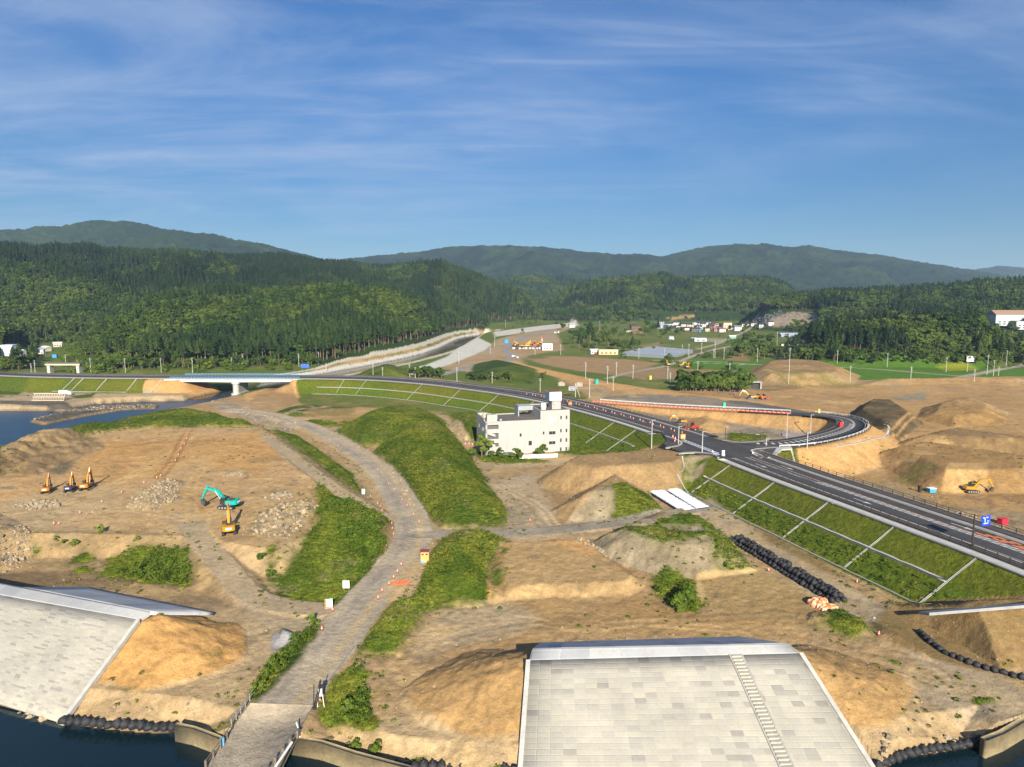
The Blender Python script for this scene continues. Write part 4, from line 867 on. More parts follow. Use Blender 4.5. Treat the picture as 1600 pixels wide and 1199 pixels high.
def grid_uv(name, a, b, c, d, mat, parent, nu=8, nv=8, th=.5, seg=1):
    """quad a-b (top) c-d (bottom), subdivided, with local metres as pu, pv, and a thickness below"""
    a, b, c, d = (np.array(p, float) for p in (a, b, c, d)); V = []; pu = []; pv = []
    W = np.linalg.norm(b - a); L = np.linalg.norm(d - a); nrm = np.cross(d - a, b - a); nrm /= np.linalg.norm(nrm)
    if nrm[2] < 0: nrm = -nrm
    for j in range(nv + 1):
        for i in range(nu + 1):
            s, t = i / nu, j / nv; V.append((a * (1 - s) + b * s) * (1 - t) + (d * (1 - s) + c * s) * t); pu.append(s * W); pv.append(t * L)
    m = nu + 1; Q = [(j * m + i, (j + 1) * m + i, (j + 1) * m + i + 1, j * m + i + 1) for j in range(nv) for i in range(nu)]
    n = len(V); V += [v - nrm * th for v in V]; pu += pu; pv += pv
    rim = [j * m for j in range(nv + 1)] + [nv * m + i for i in range(1, m)] + [j * m + nu for j in range(nv - 1, -1, -1)] + [i for i in range(nu - 1, 0, -1)]
    Q += [(rim[k], n + rim[k], n + rim[(k + 1) % len(rim)], rim[(k + 1) % len(rim)]) for k in range(len(rim))]
    return mesh_np(name, np.array(V), np.array(Q), mat, False, dict(pu=('FLOAT', pu), pv=('FLOAT', pv)), parent=parent)
def P3(px, py, z): return np.array(at(px, py, z) + (z,))
def sea_wall(label, fl, fr, bl, br, tl, tr, kl, kr, stair=None, bs=None):
    """fl fr: front crest corners, bl br: back crest corners, tl tr: toe corners, kl kr: back toe corners"""
    root = empty('sea_wall', tuple((fl + fr) / 2 * np.array([1, 1, 0])), 0, label, 'sea wall'); off = Vector(root.location)
    def part(o): o.matrix_parent_inverse = Matrix.Translation(-off); return o
    part(grid_uv('panel_face', fl, fr, tr, tl, M_PANEL, root)); part(grid_uv('crest_cap', bl + [0, 0, .02], br + [0, 0, .02], fr + [0, 0, .02], fl + [0, 0, .02], M_CAP, root, th=.7))
    part(grid_uv('back_slope', bl if bs is None else bs, br, kr, kl, M_BACK, root))
    for p, q in ((fl, tl), (fr, tr)):
        d = q - p; mb = MB(); n = 14; w = .28
        s = np.sign((fr - fl) @ (p - (fl + fr) / 2)); e = (fr - fl) / np.linalg.norm(fr - fl) * s
        A = [p - e * .15 + [0, 0, .12], p + e * .45 + [0, 0, .12], q + e * .45 + [0, 0, .12], q - e * .15 + [0, 0, .12]]
        mb.add(A + [k - np.array([0, 0, .75]) for k in A], [(0, 1, 2, 3), (7, 6, 5, 4), (0, 4, 5, 1), (1, 5, 6, 2), (2, 6, 7, 3), (3, 7, 4, 0)])
        part(mb.build('edge_kerb', C_CONC, root))
    if stair:
        s0, w = stair; ax = (fr - fl) / np.linalg.norm(fr - fl); a = fl + ax * s0; dn = (tl - fl); L = np.linalg.norm(dn); dn /= L
        skew = (tr - fr) / np.linalg.norm(tr - fr); dn = dn * .25 + skew * .75; dn /= np.linalg.norm(dn)
        mb = MB(); nst = int(L / .52); hz = dn * [1, 1, 0]
        for k in range(nst):
            p = a + dn * (k + .5) * L / nst + [0, 0, .1]; rz = math.atan2(ax[1], ax[0]); mb.box(tuple(p), (w - .3, .40, .26), rz)
        st = part(mb.build('stair', plain('stair concrete', tuple(ph(212, 206, 190, 1.8)), .9), root)); 
        for sgn in (-.5, .5):
            mb = MB(); A = [a + ax * (sgn * w - .12), a + ax * (sgn * w + .12), a + ax * (sgn * w + .12) + dn * L, a + ax * (sgn * w - .12) + dn * L]; A = [k + np.array([0, 0, .16]) for k in A]
            mb.add(A + [k - np.array([0, 0, .5]) for k in A], [(0, 1, 2, 3), (7, 6, 5, 4), (0, 4, 5, 1), (1, 5, 6, 2), (2, 6, 7, 3), (3, 7, 4, 0)]); o = mb.build('stair_kerb', C_GUT, st); o.matrix_parent_inverse = Matrix.Identity(4)
    return root
fl, fr = P3(827, 1032, 8), P3(1250, 1021, 8); bl, br = P3(832, 1014, 8.9), P3(1231, 1006, 8.9)
tl = fl + (P3(815, 1199, 1.55) - fl) * 1.25; tr = fr + (P3(1362, 1199, 1.05) - fr) * 1.25
sea_wall('large pale panelled sea wall with a narrow stair, facing the camera', fl, fr, bl, br, tl, tr, np.array([4.6, 104.5, 2.2]), np.array([37, 106.5, 2.2]), (28.8, 1.7))
fl, fr = P3(0, 930, 8), P3(215, 968, 8); fl = fr + (fl - fr) * 3; bl0, br = P3(20, 915, 8.4), P3(235, 956, 8.4); bl = br + (bl0 - br) * 3
tr = P3(95, 1128, .5); tl = tr + (P3(0, 1099, .7) - tr) * 4.5
sea_wall('pale panelled sea wall cut off by the left picture edge', fl, fr, bl, br, tl, tr, P3(132, 917, 3.7), P3(334, 957, 3.5), None, P3(32, 917.5, 8.4))
mb = MB()
a, b = P3(1452, 960, 6.0), P3(1602, 948, 9.0); c = b + (b - a) * .6
for p, q in ((a, b), (b, c)):
    dn = np.array([-.15, 2.6, -1.0]); A = [p, q, q + dn, p + dn]; mb.add([k + np.array([0, 0, .25]) for k in A] + [k - np.array([0, 0, .25]) for k in A], [(0, 1, 2, 3), (7, 6, 5, 4), (0, 4, 5, 1), (1, 5, 6, 2), (2, 6, 7, 3), (3, 7, 4, 0)])
o = mb.build('sea_wall', plain('wall end concrete', (.30, .30, .30), .9, 0, .15, .6)); tag(o, 'thin grey end of a third sea wall above the brown bank on the right', 'sea wall')
# concrete quay walls of the causeway
def quay(s, z0, z1, w, label):
    p = np.array([at(*map(float, q.split(',')), z1) for q in s.split()]); o = strip('quay_wall', np.c_[p, np.full(len(p), z1)], 0, w, 0, plain('weathered concrete', tuple(ph(150, 134, 100)), .95, 0, .25, .5, .4), kind='thing', label=label, cat='wall', th=z1 - z0)
    o['kind'] = ''; del o['kind']; return o
quay("272,1133 300,1139 330,1150 352,1160", -1, 2.3, .6, 'weathered concrete quay wall left of the causeway bridge')
quay("452,1153 500,1161 552,1178 640,1202", -1, 2.3, .6, 'weathered concrete quay wall right of the causeway bridge')
quay("1542,1158 1570,1147 1602,1128 1700,1088", -1, 2.4, .8, 'weathered concrete quay wall in the lower right corner')
quay("-120,618 0,617.5 42,618", 0, 3.2, 1.5, 'long tan quay wall at the left edge of the bay')
# causeway deck, dusty like the road it carries
hp = HAUL[(HAUL[:, 1] < 87)]; o = strip('bridge_deck', np.c_[hp[:, :2], np.full(len(hp), 3.0)], -4.3, 4.3, .10, M_GROUND, label='dusty road deck crossing the inlet', cat='bridge', th=.8)
v = np.array([tuple(k.co) for k in o.data.vertices]); t = patch(ph(186, 169, 142), ph(164, 151, 132), fbm(v[:, 0], v[:, 1], 6, 3, 24) + .3, .9)
for an, ty, val in (('tint', 'FLOAT_COLOR', np.c_[t, np.ones(len(t))]), ('grassy', 'FLOAT', np.zeros(len(t)))):
    q = o.data.attributes.new(an, ty, 'POINT'); q.data.foreach_set('color' if an == 'tint' else 'value', val.astype(np.float32).ravel())
p = offset(HAUL, -3.9); p = p[(p[:, 1] > 88) & (p[:, 1] < 103)]; drape('road_marking', [tuple(k[:2]) for k in p[::-1]], .14, 'thin worn white edge line of the haul road', .05, C_GUT, 1.0)
# ------------------------------------------------------------------ railings along the roads
def railing(name, path, posts_every, hgt, rails, mat, label, cat='fence', r=.06, pr=.07, group=None):
    """posts and rails along a 3-D polyline (terrain or deck heights given)"""
    path = np.asarray(path, float); c = path[len(path) // 2]; root = empty(name, tuple(c), 0, label, cat, group)
    for h in rails:
        mb = MB()
        for a, b in zip(path[:-1], path[1:]): mb.tube(a - c + [0, 0, h], b - c + [0, 0, h], r, 5)
        mb.build('rail', mat, root)
    A = arc(path); n = int(A[-1] / posts_every) + 1; first = None
    for k in range(n):
        i = np.interp(min(k * posts_every, A[-1]), A, np.arange(len(A))); p = path[int(i)] + (path[min(int(i) + 1, len(path) - 1)] - path[int(i)]) * (i - int(i))
        if first is None:
            mb = MB(); mb.box((0, 0, hgt / 2), (pr * 2, pr * 2, hgt)); first = mb.build('post', mat, root); o = first
        else: o = first.copy(); COL.objects.link(o); o.parent = root
        o.location = p - c
    return root
def onpath(P, off, z): q = offset(P, off); return np.c_[q[:, :2], P[:, 2] + z]
railing('guard_fence', onpath(Hn, 2.45, .15)[::2], 2.4, 1.15, (.35, .75, 1.12), C_DARK, 'dark brown guard fence on the near edge of the highway by the grass slope', r=.055)
railing('guard_fence', onpath(sub(H0, 60, 204), 18.95, .15)[::2], 3.0, 1.15, (.6, 1.1), C_DARK, 'dark guard fence on the far edge of the highway by the bare ground', r=.05)
railing('guard_fence', onpath(sub(H0, 232, 345), 18.95, .15)[::2], 3.0, 1.15, (.6, 1.1), C_DARK, 'dark guard fence on the far edge of the highway behind the white building', r=.05)
railing('guard_rail', onpath(LP[4:34], -5.0, 0)[::2], 3.5, .8, (.45, .7), C_WHITE, 'white guard rail on the outer edge of the loop road', 'guard rail', r=.09)
railing('guard_rail', onpath(LP[35:], -3.6, 0)[::2], 4, .8, (.45, .72), C_WHITE, 'white guard rail along the far side of the unfinished loop branch', 'guard rail', r=.12)
railing('guard_fence', onpath(LP[8:31], -5.8, -.1)[::2], 3, 1.2, (.6, 1.1), C_DARK, 'thin dark fence on the crest of the loop slope', r=.04)
railing('bridge_railing', [at(*q, 3.2) + (3.15,) for q in ((322, 1200), (345, 1168), (362, 1143))], 1.8, 1.0, (.5, .95), plain('rusty post', (.16, .12, .09), .9), 'brown weathered railing on the left of the causeway', 'railing', .06, .12)
railing('bridge_railing', [at(*q, 3.0) + (3.0,) for q in ((362, 1135), (378, 1112), (396, 1088))], 1.4, 1.0, (.45, .9), plain('galvanised rail', (.34, .34, .33), .5, .4), 'grey pipe railing beside the haul road by the gravel flat', 'railing', .06, .07)
railing('bridge_railing', [at(*q, 3.2) + (3.15,) for q in ((418, 1210), (446, 1176), (470, 1146))], 1.7, 1.0, (.55,), plain('rusty post', (.16, .12, .09), .9), 'brown posts on the right of the causeway', 'railing', .06, .15)
mb = MB(); p, q = Vector(at(428, 1202, 3.6) + (3.6,)), Vector(at(456, 1160, 4.0) + (4.0,)); mb.tube(p, q, .16, 8); tag(mb.build('pipe', C_WHITE), 'loose white pipe lying against the right causeway posts', 'pipe')
# ------------------------------------------------------------------ the road bridge on the left
def bridge():
    root = empty('road_bridge', (-168, 411, 0), 0, 'white concrete road bridge with blue railing over the river', 'bridge')
    x0, x1 = -35.5, 35.5
    prof = [(x0, 9.4), (x1, 9.4), (x1, 8.1), (14, 7.95), (0, 7.75), (-14, 7.95), (x0, 8.1)]
    mb = MB(); mb.side(prof, .3, 2.2); mb.build('girder', plain('bridge white', (.52, .52, .51), .8, 0, .06), root)
    mb = MB(); mb.side(prof, 9, 11); mb.build('girder', plain('bridge shade', (.5, .5, .5), .8), root)
    mb = MB(); mb.side(prof, 17.5, 19.4); mb.build('girder', C_BLUE, root)
    mb = MB(); mb.box((0, 9.8, 9.62), (71, 19.9, .36)); mb.build('deck', C_CONC, root)
    for y in (.1, 19.5):
        mb = MB()
        for z in (10.2, 10.65, 11.05): mb.tube((x0 - 4, y, z), (x1 + 4, y, z), .055, 6)
        for k in range(38): mb.box((x0 - 3.5 + k * 2.08, y, 10.4), (.14, .14, 1.3))
        mb.build('railing', plain('railing blue', (.16, .42, .68), .5), root)
    mb = MB(); pts = [(math.cos(a) * 1.8, math.sin(a) * 1.8 + 2.2) for a in np.linspace(math.pi, 2 * math.pi, 9)] + [(1.8, 17), (-1.8, 17)]
    mb.prism(pts, -2.5, 7.7); mb.prism([(x * 1.35, y * 1.0 - .4) for x, y in pts], 6.6, 7.76); mb.prism([(x * 1.5, (y - 9) * 1.1 + 9) for x, y in pts], -2.5, .9)
    o = mb.build('pier', C_CONC, root); o.location = (-.5, 0, 0)
    for s in (-1, 1):
        mb = MB(); mb.box((s * 36.6, 9.8, 5.6), (2.6, 19.6, 7.6)); mb.side([(s * 35.4, 9.7), (s * 35.4, 5.2), (s * 38, 4.4), (s * 43, 8.6), (s * 43, 9.7)], -.25, .35); mb.build('abutment', plain('bridge white', (.52, .52, .51), .8), root)
bridge()
for s, lab in ((1, 'stepped white wing wall right of the bridge'),):
    mb = MB()
    for k in range(4): mb.box((-130 + k * 2.3, 408 - k * 2.6, 6.2 - k * 1.7), (2.4, 2.6, 1.8), .3)
    tag(mb.build('wing_wall', C_CONC), lab, 'wall')
drape('bank_edge', [at(310, 618, .9), at(330, 614, .9), at(354, 610, .9)], .9, 'white edge of the left river bank below the bridge', .4)
drape('bank_edge', [at(331, 632, 1), at(360, 623, 1), at(388, 615, 1)], .7, 'pale edge of the right river bank below the bridge', .4)
# ------------------------------------------------------------------ the lone white building
def building():
    rz = math.atan2(.242, .97); root = empty('office_building', (-9.3, 237, 2.2), rz, 'lone white four storey concrete building left standing on the cleared ground', 'building')
    L, D = 31.2, 16.5; S = L / 1100; zz = lambda y: 15.2 - (y - 425) * .0292
    def X(x): return (x - 320) * S
    mw, nt, b = newmat('stained white wall'); g = N(nt, 'ShaderNodeTexCoord'); mp = N(nt, 'ShaderNodeMapping'); mp.inputs['Scale'].default_value = (1.6, 1.6, .12); nt.links.new(g.outputs['Object'], mp.inputs[0])
    n1 = noise(nt, 1.0, 5, .65, mp.outputs[0]); n2 = noise(nt, .35, 3, .6, g.outputs['Object']); rgb = N(nt, 'ShaderNodeRGB'); rgb.outputs[0].default_value = (.385, .362, .335, 1)
    nt.links.new(vscale(nt, rgb.outputs[0], mul(nt, mrange(nt, n1.outputs[0], .35, .75, 1.05, .84), mrange(nt, n2.outputs[0], .3, .7, .96, 1.04))), b.inputs['Base Color']); b.inputs['Roughness'].default_value = .9
    dark = plain('dark opening', (.02, .02, .024), .4); roof = plain('roof slab', (.12, .10, .085), .95, 0, .2, .6)
    xs0, xs1, xt = X(485), X(1030), L; ht, hl, hp = 15.2, 12.0, 14.8
    def blk(x0, x1, y0, y1, z0, z1): mb = MB(); mb.box(((x0 + x1) / 2, (y0 + y1) / 2, (z0 + z1) / 2), (x1 - x0, y1 - y0, z1 - z0)); return mb
    # walls: stair bay with real openings, the low block, the tall block
    mb = blk(xs0, xs1, 0, D, -1, hl)
    mb.box(((xs1 + xt) / 2, D / 2, ht / 2 - .5), (xt - xs1, D, ht + 1))
    mb.box((xs0 / 2, D / 2 + 1.3, 5.6), (xs0, D - 2.6, 13.2))
    mb.box((.3, 1.3, 5.6), (.6, 2.6, 13.2)); mb.box((xs0 / 2, 1.3, 13.3), (X(415) + .9, 2.6, 2.9))
    for z in (1.2, 5.3, 8.9): mb.box((xs0 / 2, .1, z), (xs0, .2, 1.5 if z > 2 else 4.2))
    mb.box((xs0 / 2, .1, 11.6), (xs0, .2, .9))
    w = mb.build('wall', mw, root)
    mb = MB()
    for z in (3.9, 7.6):
        for s in (0, 1):
            v = [(.6, -.02, z + 1.2), (xs0 - 1.2, -.02, z + .1), (xs0 - 1.2, -.02, z - .8), (.6, -.02, z + .3)]; v = [(x, y, zc_ + s * 0) for x, y, zc_ in v]
        mb.add(v + [(x, .14, zc_) for x, y, zc_ in v], [(0, 1, 2, 3), (7, 6, 5, 4), (0, 4, 5, 1), (1, 5, 6, 2), (2, 6, 7, 3), (3, 7, 4, 0)])
    mb.build('stair_flight', mw, root)
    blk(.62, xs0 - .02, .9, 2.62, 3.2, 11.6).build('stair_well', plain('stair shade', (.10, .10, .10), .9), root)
    # parapets and roofs
    blk(xs0 + .3, xs1, .35, D - .35, hl, hl + .03).build('roof', roof, root)
    blk(xs1 + .3, xt - .3, .35, D - .35, ht, ht + .03).build('roof', roof, root)
    mb = MB(); t = .3; h = .35
    for x0, x1, y0, y1, z in ((xs0 - .6, xs1, 0, t, hl), (xs0 - .6, xs1, D - t, D, hl), (xs1, xt, 0, t, ht), (xs1, xt, D - t, D, ht), (xt - t, xt, t, D - t, ht), (xs1, xs1 + t, t, D - t, ht)): mb.box(((x0 + x1) / 2, (y0 + y1) / 2, z + h / 2 - .002), (x1 - x0, y1 - y0, h))
    for x0, x1, y0, y1, z in ((0, t, 2.7, D, 12.2), (t, xs0 - .7, D - t, D, 12.2)): mb.box(((x0 + x1) / 2, (y0 + y1) / 2, z + .4), (x1 - x0, y1 - y0, .8))
    mb.build('parapet', mw, root)
    # upper loggia wall between the two roofs
    mb = blk(xs1 - 5.6, xs1 - 5.2, D - 6, D - .4, hl, ht + .6); mb.box((xs1 - 2.7, D - .55, ht - .2), (5.6, .3, 1.6)); mb.box((xs1 - 2.7, D - 6, ht - .2), (5.6, .35, 1.5)); mb.box((xs1 - 2.7, D - 3.2, ht + .5), (5.6, 5.6, .2)); mb.build('loggia', plain('grey wall', (.30, .31, .32), .9), root)
    # windows
    def win(x, y, w, h, mat=dark, name='window'):
        cx, cz = X(x), zz(y); fr = blk(cx - w / 2 - .07, cx + w / 2 + .07, -.035, .1, cz - h / 2 - .07, cz + h / 2 + .07).build(name, plain('window frame', (.40, .39, .37), .7), root)
        blk(cx - w / 2, cx + w / 2, -.05, .08, cz - h / 2, cz + h / 2).build('pane', mat, fr)
        if w > 1.5: blk(cx - .04, cx + .04, -.065, -.045, cz - h / 2, cz + h / 2).build('mullion', C_GREY, fr)
    for x in (1303, 1377):
        for y, h in ((500, 1.25), (665, 1.3), (785, 1.35), (900, 1.35)): win(x, y + 8, .55, h)
    win(1187, 528, 2.4, 1.35, plain('pastel panel', (.42, .52, .55), .6, 0, .35, .9)); win(1187, 695, 2.4, 1.15); win(1187, 820, 2.4, 1.1)
    win(1072, 692, .6, 1.0); win(770, 703, .7, 1.15); win(896, 810, 1.2, 1.6); win(588, 918, 2.5, .55); win(600, 955, 2.7, .5)
    for x, y in ((590, 612), (950, 598), (770, 772)): win(x, y, .8, .3, C_GREY, 'vent')
    for y_, z_ in ((3.6, 9.2), (6.2, 8.6), (6.8, 5.0), (12, 9)):
        mb = MB(); mb.box((-.03, y_, z_), (.12, .8, 1.3)); mb.build('window', plain('light frame', (.5, .5, .48), .6), root)
    for x_ in (6, 12, 18, 25):
        for z_ in (3, 6.6, 10): mb = MB(); mb.box((x_, D + .03, z_), (1.8, .12, 1.2)); mb.build('window', dark, root)
    for y_ in (3, 7, 11):
        for z_ in (3, 6.6, 10): mb = MB(); mb.box((L + .03, y_, z_), (.12, 1.6, 1.2)); mb.build('window', dark, root)
    # roof plant
    mb = MB(); mb.lathe([(.05, 0), (1.15, .02), (1.15, 1.25), (.85, 1.35), (.8, 1.7), (.05, 1.75)], 14, (1.6, 8.5, 12.4)); mb.build('vent_drum', plain('tan drum', (.45, .36, .24), .6), root)
    mb = MB(); mb.box((4.4, 7, 12.9), (2.4, 2.2, 1.3)); mb.box((3.4, 12, 12.8), (2.0, 1.4, 1.2)); mb.box((xs0 + 1.3, 2.4, 12.5), (.8, .8, .6)); mb.build('cooling_unit', C_GREY, root)
    mb = MB(); mb.tube((xs1 + 1.5, 5, ht + 1.3), (xs1 + 3.3, 5, ht + 1.3), 1.1, 14); mb.box((xs1 + 2.4, 5, ht + .2), (1.6, 1.6, .5)); mb.build('water_tank', plain('cream tank', (.62, .58, .50), .5), root)
    px0, px1 = X(1225), X(1345); blk(px0, px1, 4, 8.5, ht, ht + 3.3).build('penthouse', mw, root)
    mb = MB()
    for k in range(3): mb.tube((px0 + .2 + k * .5, 3.8, ht), (px0 + .2 + k * .5, 3.8, ht + 3.4), .09, 6)
    mb.tube((px0 + .8, 3.75, ht + 1.8), (px0 + .8, 3.75, ht + 3.0), .38, 8); mb.build('pipework', plain('cream pipe', (.55, .5, .36), .6), root)
    sg = blk(px0 - 1.1, px1 - .05, 3.2, 8.6, ht + 3.35, ht + 6.5).build('sign_tower', plain('sign white', (.78, .78, .78), .5, 0, .05), root)
    blk(px0 - 1.14, px0 - 1.101, 3.4, 8.5, ht + 3.5, ht + 6.4).build('blue_panel', plain('faded blue', (.18, .30, .42), .6), sg)
    blk(px0 - 1.05, px1 - .1, 3.3, 8.5, ht + 6.5, ht + 6.62).build('rusty_top', plain('rust', (.16, .05, .04), .9), sg)
    mb = MB()   # four weathered characters, too faint to read
    for k in range(4):
        cx = px0 - .3 + k * .95; cz = ht + 5.3
        mb.box((cx, 3.19, cz), (.07, .02, .62)); mb.box((cx + .08, 3.19, cz + (.18 if k % 2 else -.02)), (.4, .02, .07)); mb.box((cx + .2, 3.19, cz - .12), (.07, .02, .4)); mb.box((cx + .05, 3.19, cz - .28), (.36 - .06 * k, .02, .06))
    mb.build('lettering', plain('faded letters', (.42, .42, .38), .7), sg)
building()
rz = math.atan2(.242, .97)
mb = MB(); o0 = Vector(at(812, 717.5, 2.4) + (0,)); e1 = Vector((.985, .17, 0)); 
for k in range(7): c = o0 + e1 * (k * 1.95 + .9); mb.box((c.x, c.y, 3.1), (1.9, .25, 1.5 - .1 * (k % 2)), math.atan2(.17, .985))
tag(mb.build('boundary_wall', C_WHITE), 'low white broken wall before the lone building', 'wall')
# ------------------------------------------------------------------ excavators
def paintmat(nm, c): return plain(nm, c, .62, 0, .2, 1.4, 0, .25)
def excavator(px, py, rz, col, label, pose='park', sc=1.0, counter=None, group='excavators parked about the works', bucket_col=None):
    x, y, z = hit(px, py); root = empty('excavator', (x, y, z), rz, label, 'excavator', group); root.scale = (sc,) * 3
    pm = paintmat('paint %s' % (col,), col)
    for s in (-1, 1):
        mb = MB(); prof = [(-1.75, .05), (1.75, .05), (2.15, .35), (2.15, .62), (1.85, .88), (-1.85, .88), (-2.15, .62), (-2.15, .35)]; mb.side(prof, s * 1.2 - .3, s * 1.2 + .3); t = mb.build('track', C_BLACK, root)
        mb = MB()
        for k in range(5): mb.tube((-1.5 + k * .75, s * 1.2 + s * .3, .42), (-1.5 + k * .75, s * 1.2 + s * .34, .42), .24, 8)
        mb.build('roller', C_GREY, t)
    mb = MB(); mb.cbox((0, 0, .8), (2.2, 1.9, .5), .1); mb.lathe([(.7, 0), (.7, .2)], 12, (0, 0, 1.02)); mb.build('undercarriage', plain('dark frame', (.05, .05, .052), .7), root)
    mb = MB(); mb.cbox((-.75, -.0, 1.68), (2.7, 2.6, .95), .14); mb.box((.9, -.85, 1.55), (1.0, .85, .7)); body = mb.build('body', pm, root)
    mb = MB(); n = 9; pts = [(-1.6, -1.34)] + [(-2.05 - .75 * math.cos(a), 1.34 * math.sin(a)) for a in np.linspace(-math.pi / 2, math.pi / 2, n)] + [(-1.6, 1.34)]; mb.prism(pts, 1.2, 2.3); mb.build('counterweight', paintmat('paint %s' % (counter,), counter) if counter else pm, root)
    mb = MB(); mb.box((-2.82, 0, 1.8), (.04, 1.2, .42)); mb.build('rear_plate', C_WHITE, root)
    mb = MB(); mb.box((-.9, -.2, 2.24), (1.3, 1.4, .2)); mb.tube((-.6, -.8, 2.2), (-.6, -.8, 2.75), .07, 6); mb.build('engine_cover', plain('dark frame', (.05, .05, .052), .7), root)
    mb = MB(); mb.side([(.1, 1.2), (1.45, 1.2), (1.45, 2.0), (1.15, 2.95), (.1, 2.95)], .45, 1.32); cab = mb.build('cab', C_DARK, root)
    mb = MB(); mb.side([(.25, 2.0), (1.33, 2.0), (1.06, 2.85), (.25, 2.85)], 1.322, 1.34); mb.side([(.25, 2.0), (1.33, 2.0), (1.06, 2.85), (.25, 2.85)], .43, .448); mb.build('window', C_GLASS, cab)
    mb = MB(); mb.box((.62, .885, 2.99), (1.0, .8, .07)); mb.build('cab_roof', pm, cab)
    P = {'park': [(.45, 1.7), (1.5, 4.3), (2.9, 5.7), (4.0, 2.0), (3.4, .5)], 'reach': [(.45, 1.7), (2.6, 4.2), (5.4, 4.9), (6.9, 2.0), (6.6, .5)], 'fold': [(.45, 1.7), (1.9, 4.4), (4.2, 5.2), (3.2, 2.4), (2.6, 1.2)], 'dig': [(.45, 1.7), (2.4, 3.6), (4.6, 3.5), (5.8, 1.6), (5.4, .3)]}[pose]
    def limb(pts, ws, th, nm, m):
        mb = MB(); n = len(pts); up = []; dn = []
        for i in range(n):
            a = Vector(pts[max(i - 1, 0)]); b = Vector(pts[min(i + 1, n - 1)]); d = (b - a).normalized(); nn = Vector((-d.y, d.x)); p = Vector(pts[i]); up.append(p + nn * ws[i]); dn.append(p - nn * ws[i])
        for i in range(n - 1):
            q = [up[i], up[i + 1], dn[i + 1], dn[i]]; mb.side([tuple(k) for k in q], -th, th)
        return mb.build(nm, m, root)
    limb(P[:3], [.25, .42, .2], .26, 'boom', pm)
    d = (Vector(P[3]) - Vector(P[2])).normalized(); back = Vector(P[2]) - d * .7
    limb([tuple(back), P[2], P[3]], [.12, .3, .16], .2, 'stick', pm)
    mb = MB(); b0, b1 = Vector((.9, 1.5)), Vector(P[1]) * .8 + Vector(P[2]) * .2; 
    for s in (-1, 1): mb.tube((b0.x + .3, s * .36, b0.y), (b1.x, s * .36, b1.y - .1), .09, 6)
    mb.tube((P[1][0] + .5, 0, P[1][1] + .55), (back.x, 0, back.y), .1, 6); mb.build('ram', plain('ram steel', (.35, .35, .35), .3, .6), root)
    bx, bz = P[3]; dx = P[4][0] - bx; dzz = P[4][1] - bz; mb = MB()
    mb.side([(bx + .15, bz + .1), (bx - .15, bz - .05), (bx + dx - .75, bz + dzz * .45), (bx + dx - .55, bz + dzz * .95), (bx + dx, bz + dzz), (bx + dx + .25, bz + dzz * .75)], -.55, .55); mb.build('bucket', plain('bucket %s' % (bucket_col,), bucket_col or (.06, .055, .05), .6), root)
    return root
Yl, Or, Tl = (.46, .215, .010), (.46, .18, .012), (.008, .30, .25)
excavator(74, 770, R(108), Or, 'orange yellow excavator at the outer end of the three parked side by side', sc=.76)
excavator(110, 768, R(104), Or, 'yellow excavator with dark blue rear between two orange ones', counter=(.03, .04, .09), sc=.76)
excavator(136, 765, R(98), Or, 'largest orange yellow excavator with raised arm and white rear plate', sc=.86)
excavator(357, 794, R(172), Tl, 'teal green excavator reaching out with its arm on the soil platform', 'reach')
excavator(358, 833, R(112), Yl, 'yellow excavator close in front of the teal one', 'fold')
excavator(1518, 769, R(-8), Yl, 'yellow excavator on bare ground beyond the highway, arm lowered', 'reach', .8)
excavator(1064, 663, R(175), Yl, 'yellow excavator with a blue bucket beside the highway soil heap', 'dig', .9, bucket_col=(.03, .15, .5))
excavator(1073, 599, R(5), Yl, 'yellow excavator on the orange dirt road before the dark thicket', 'dig')
excavator(1120, 608, R(170), Tl, 'teal excavator on the orange dirt road right of the dark thicket', 'dig')
excavator(1173, 624, R(170), (.5, .33, .08), 'dull yellow excavator reaching beside two machines on the asphalt strip', 'reach', .9)
excavator(1043, 572, R(100), Yl, 'yellow excavator at the corner of the bare field', 'fold')
excavator(1064, 573, R(20), Yl, 'yellow excavator in the middle of three on the field edge', 'dig')
excavator(1075, 576, R(60), Yl, 'yellow excavator nearest the rice paddy on the field edge', 'fold')
for k, (px, py, rz_, c, ps, lab) in enumerate([(805, 542, 100, Yl, 'park', 'yellow excavator with upright arm at the end of the far machine yard'), (812, 543, 150, Yl, 'reach', 'yellow excavator in the far yard, arm stretched toward the river'), (819, 543, 30, Yl, 'dig', 'yellow excavator in the far yard beside white vans'),
      (825, 543, 60, (.75, .42, .05), 'fold', 'pale yellow excavator in the middle of the far yard'), (834, 542, 170, (.75, .12, .04), 'dig', 'red orange excavator in the far yard'), (838, 540, 130, Yl, 'reach', 'yellow excavator behind the red orange one in the far yard'),
      (846, 538, 80, (.78, .18, .03), 'park', 'orange excavator standing on the green slope above the far yard'), (851, 543, 140, Yl, 'reach', 'yellow excavator next to the white cabin in the far yard')]):
    excavator(px, py, R(rz_), c, lab, ps, 1.35, group='excavators crowded in the far machine yard')
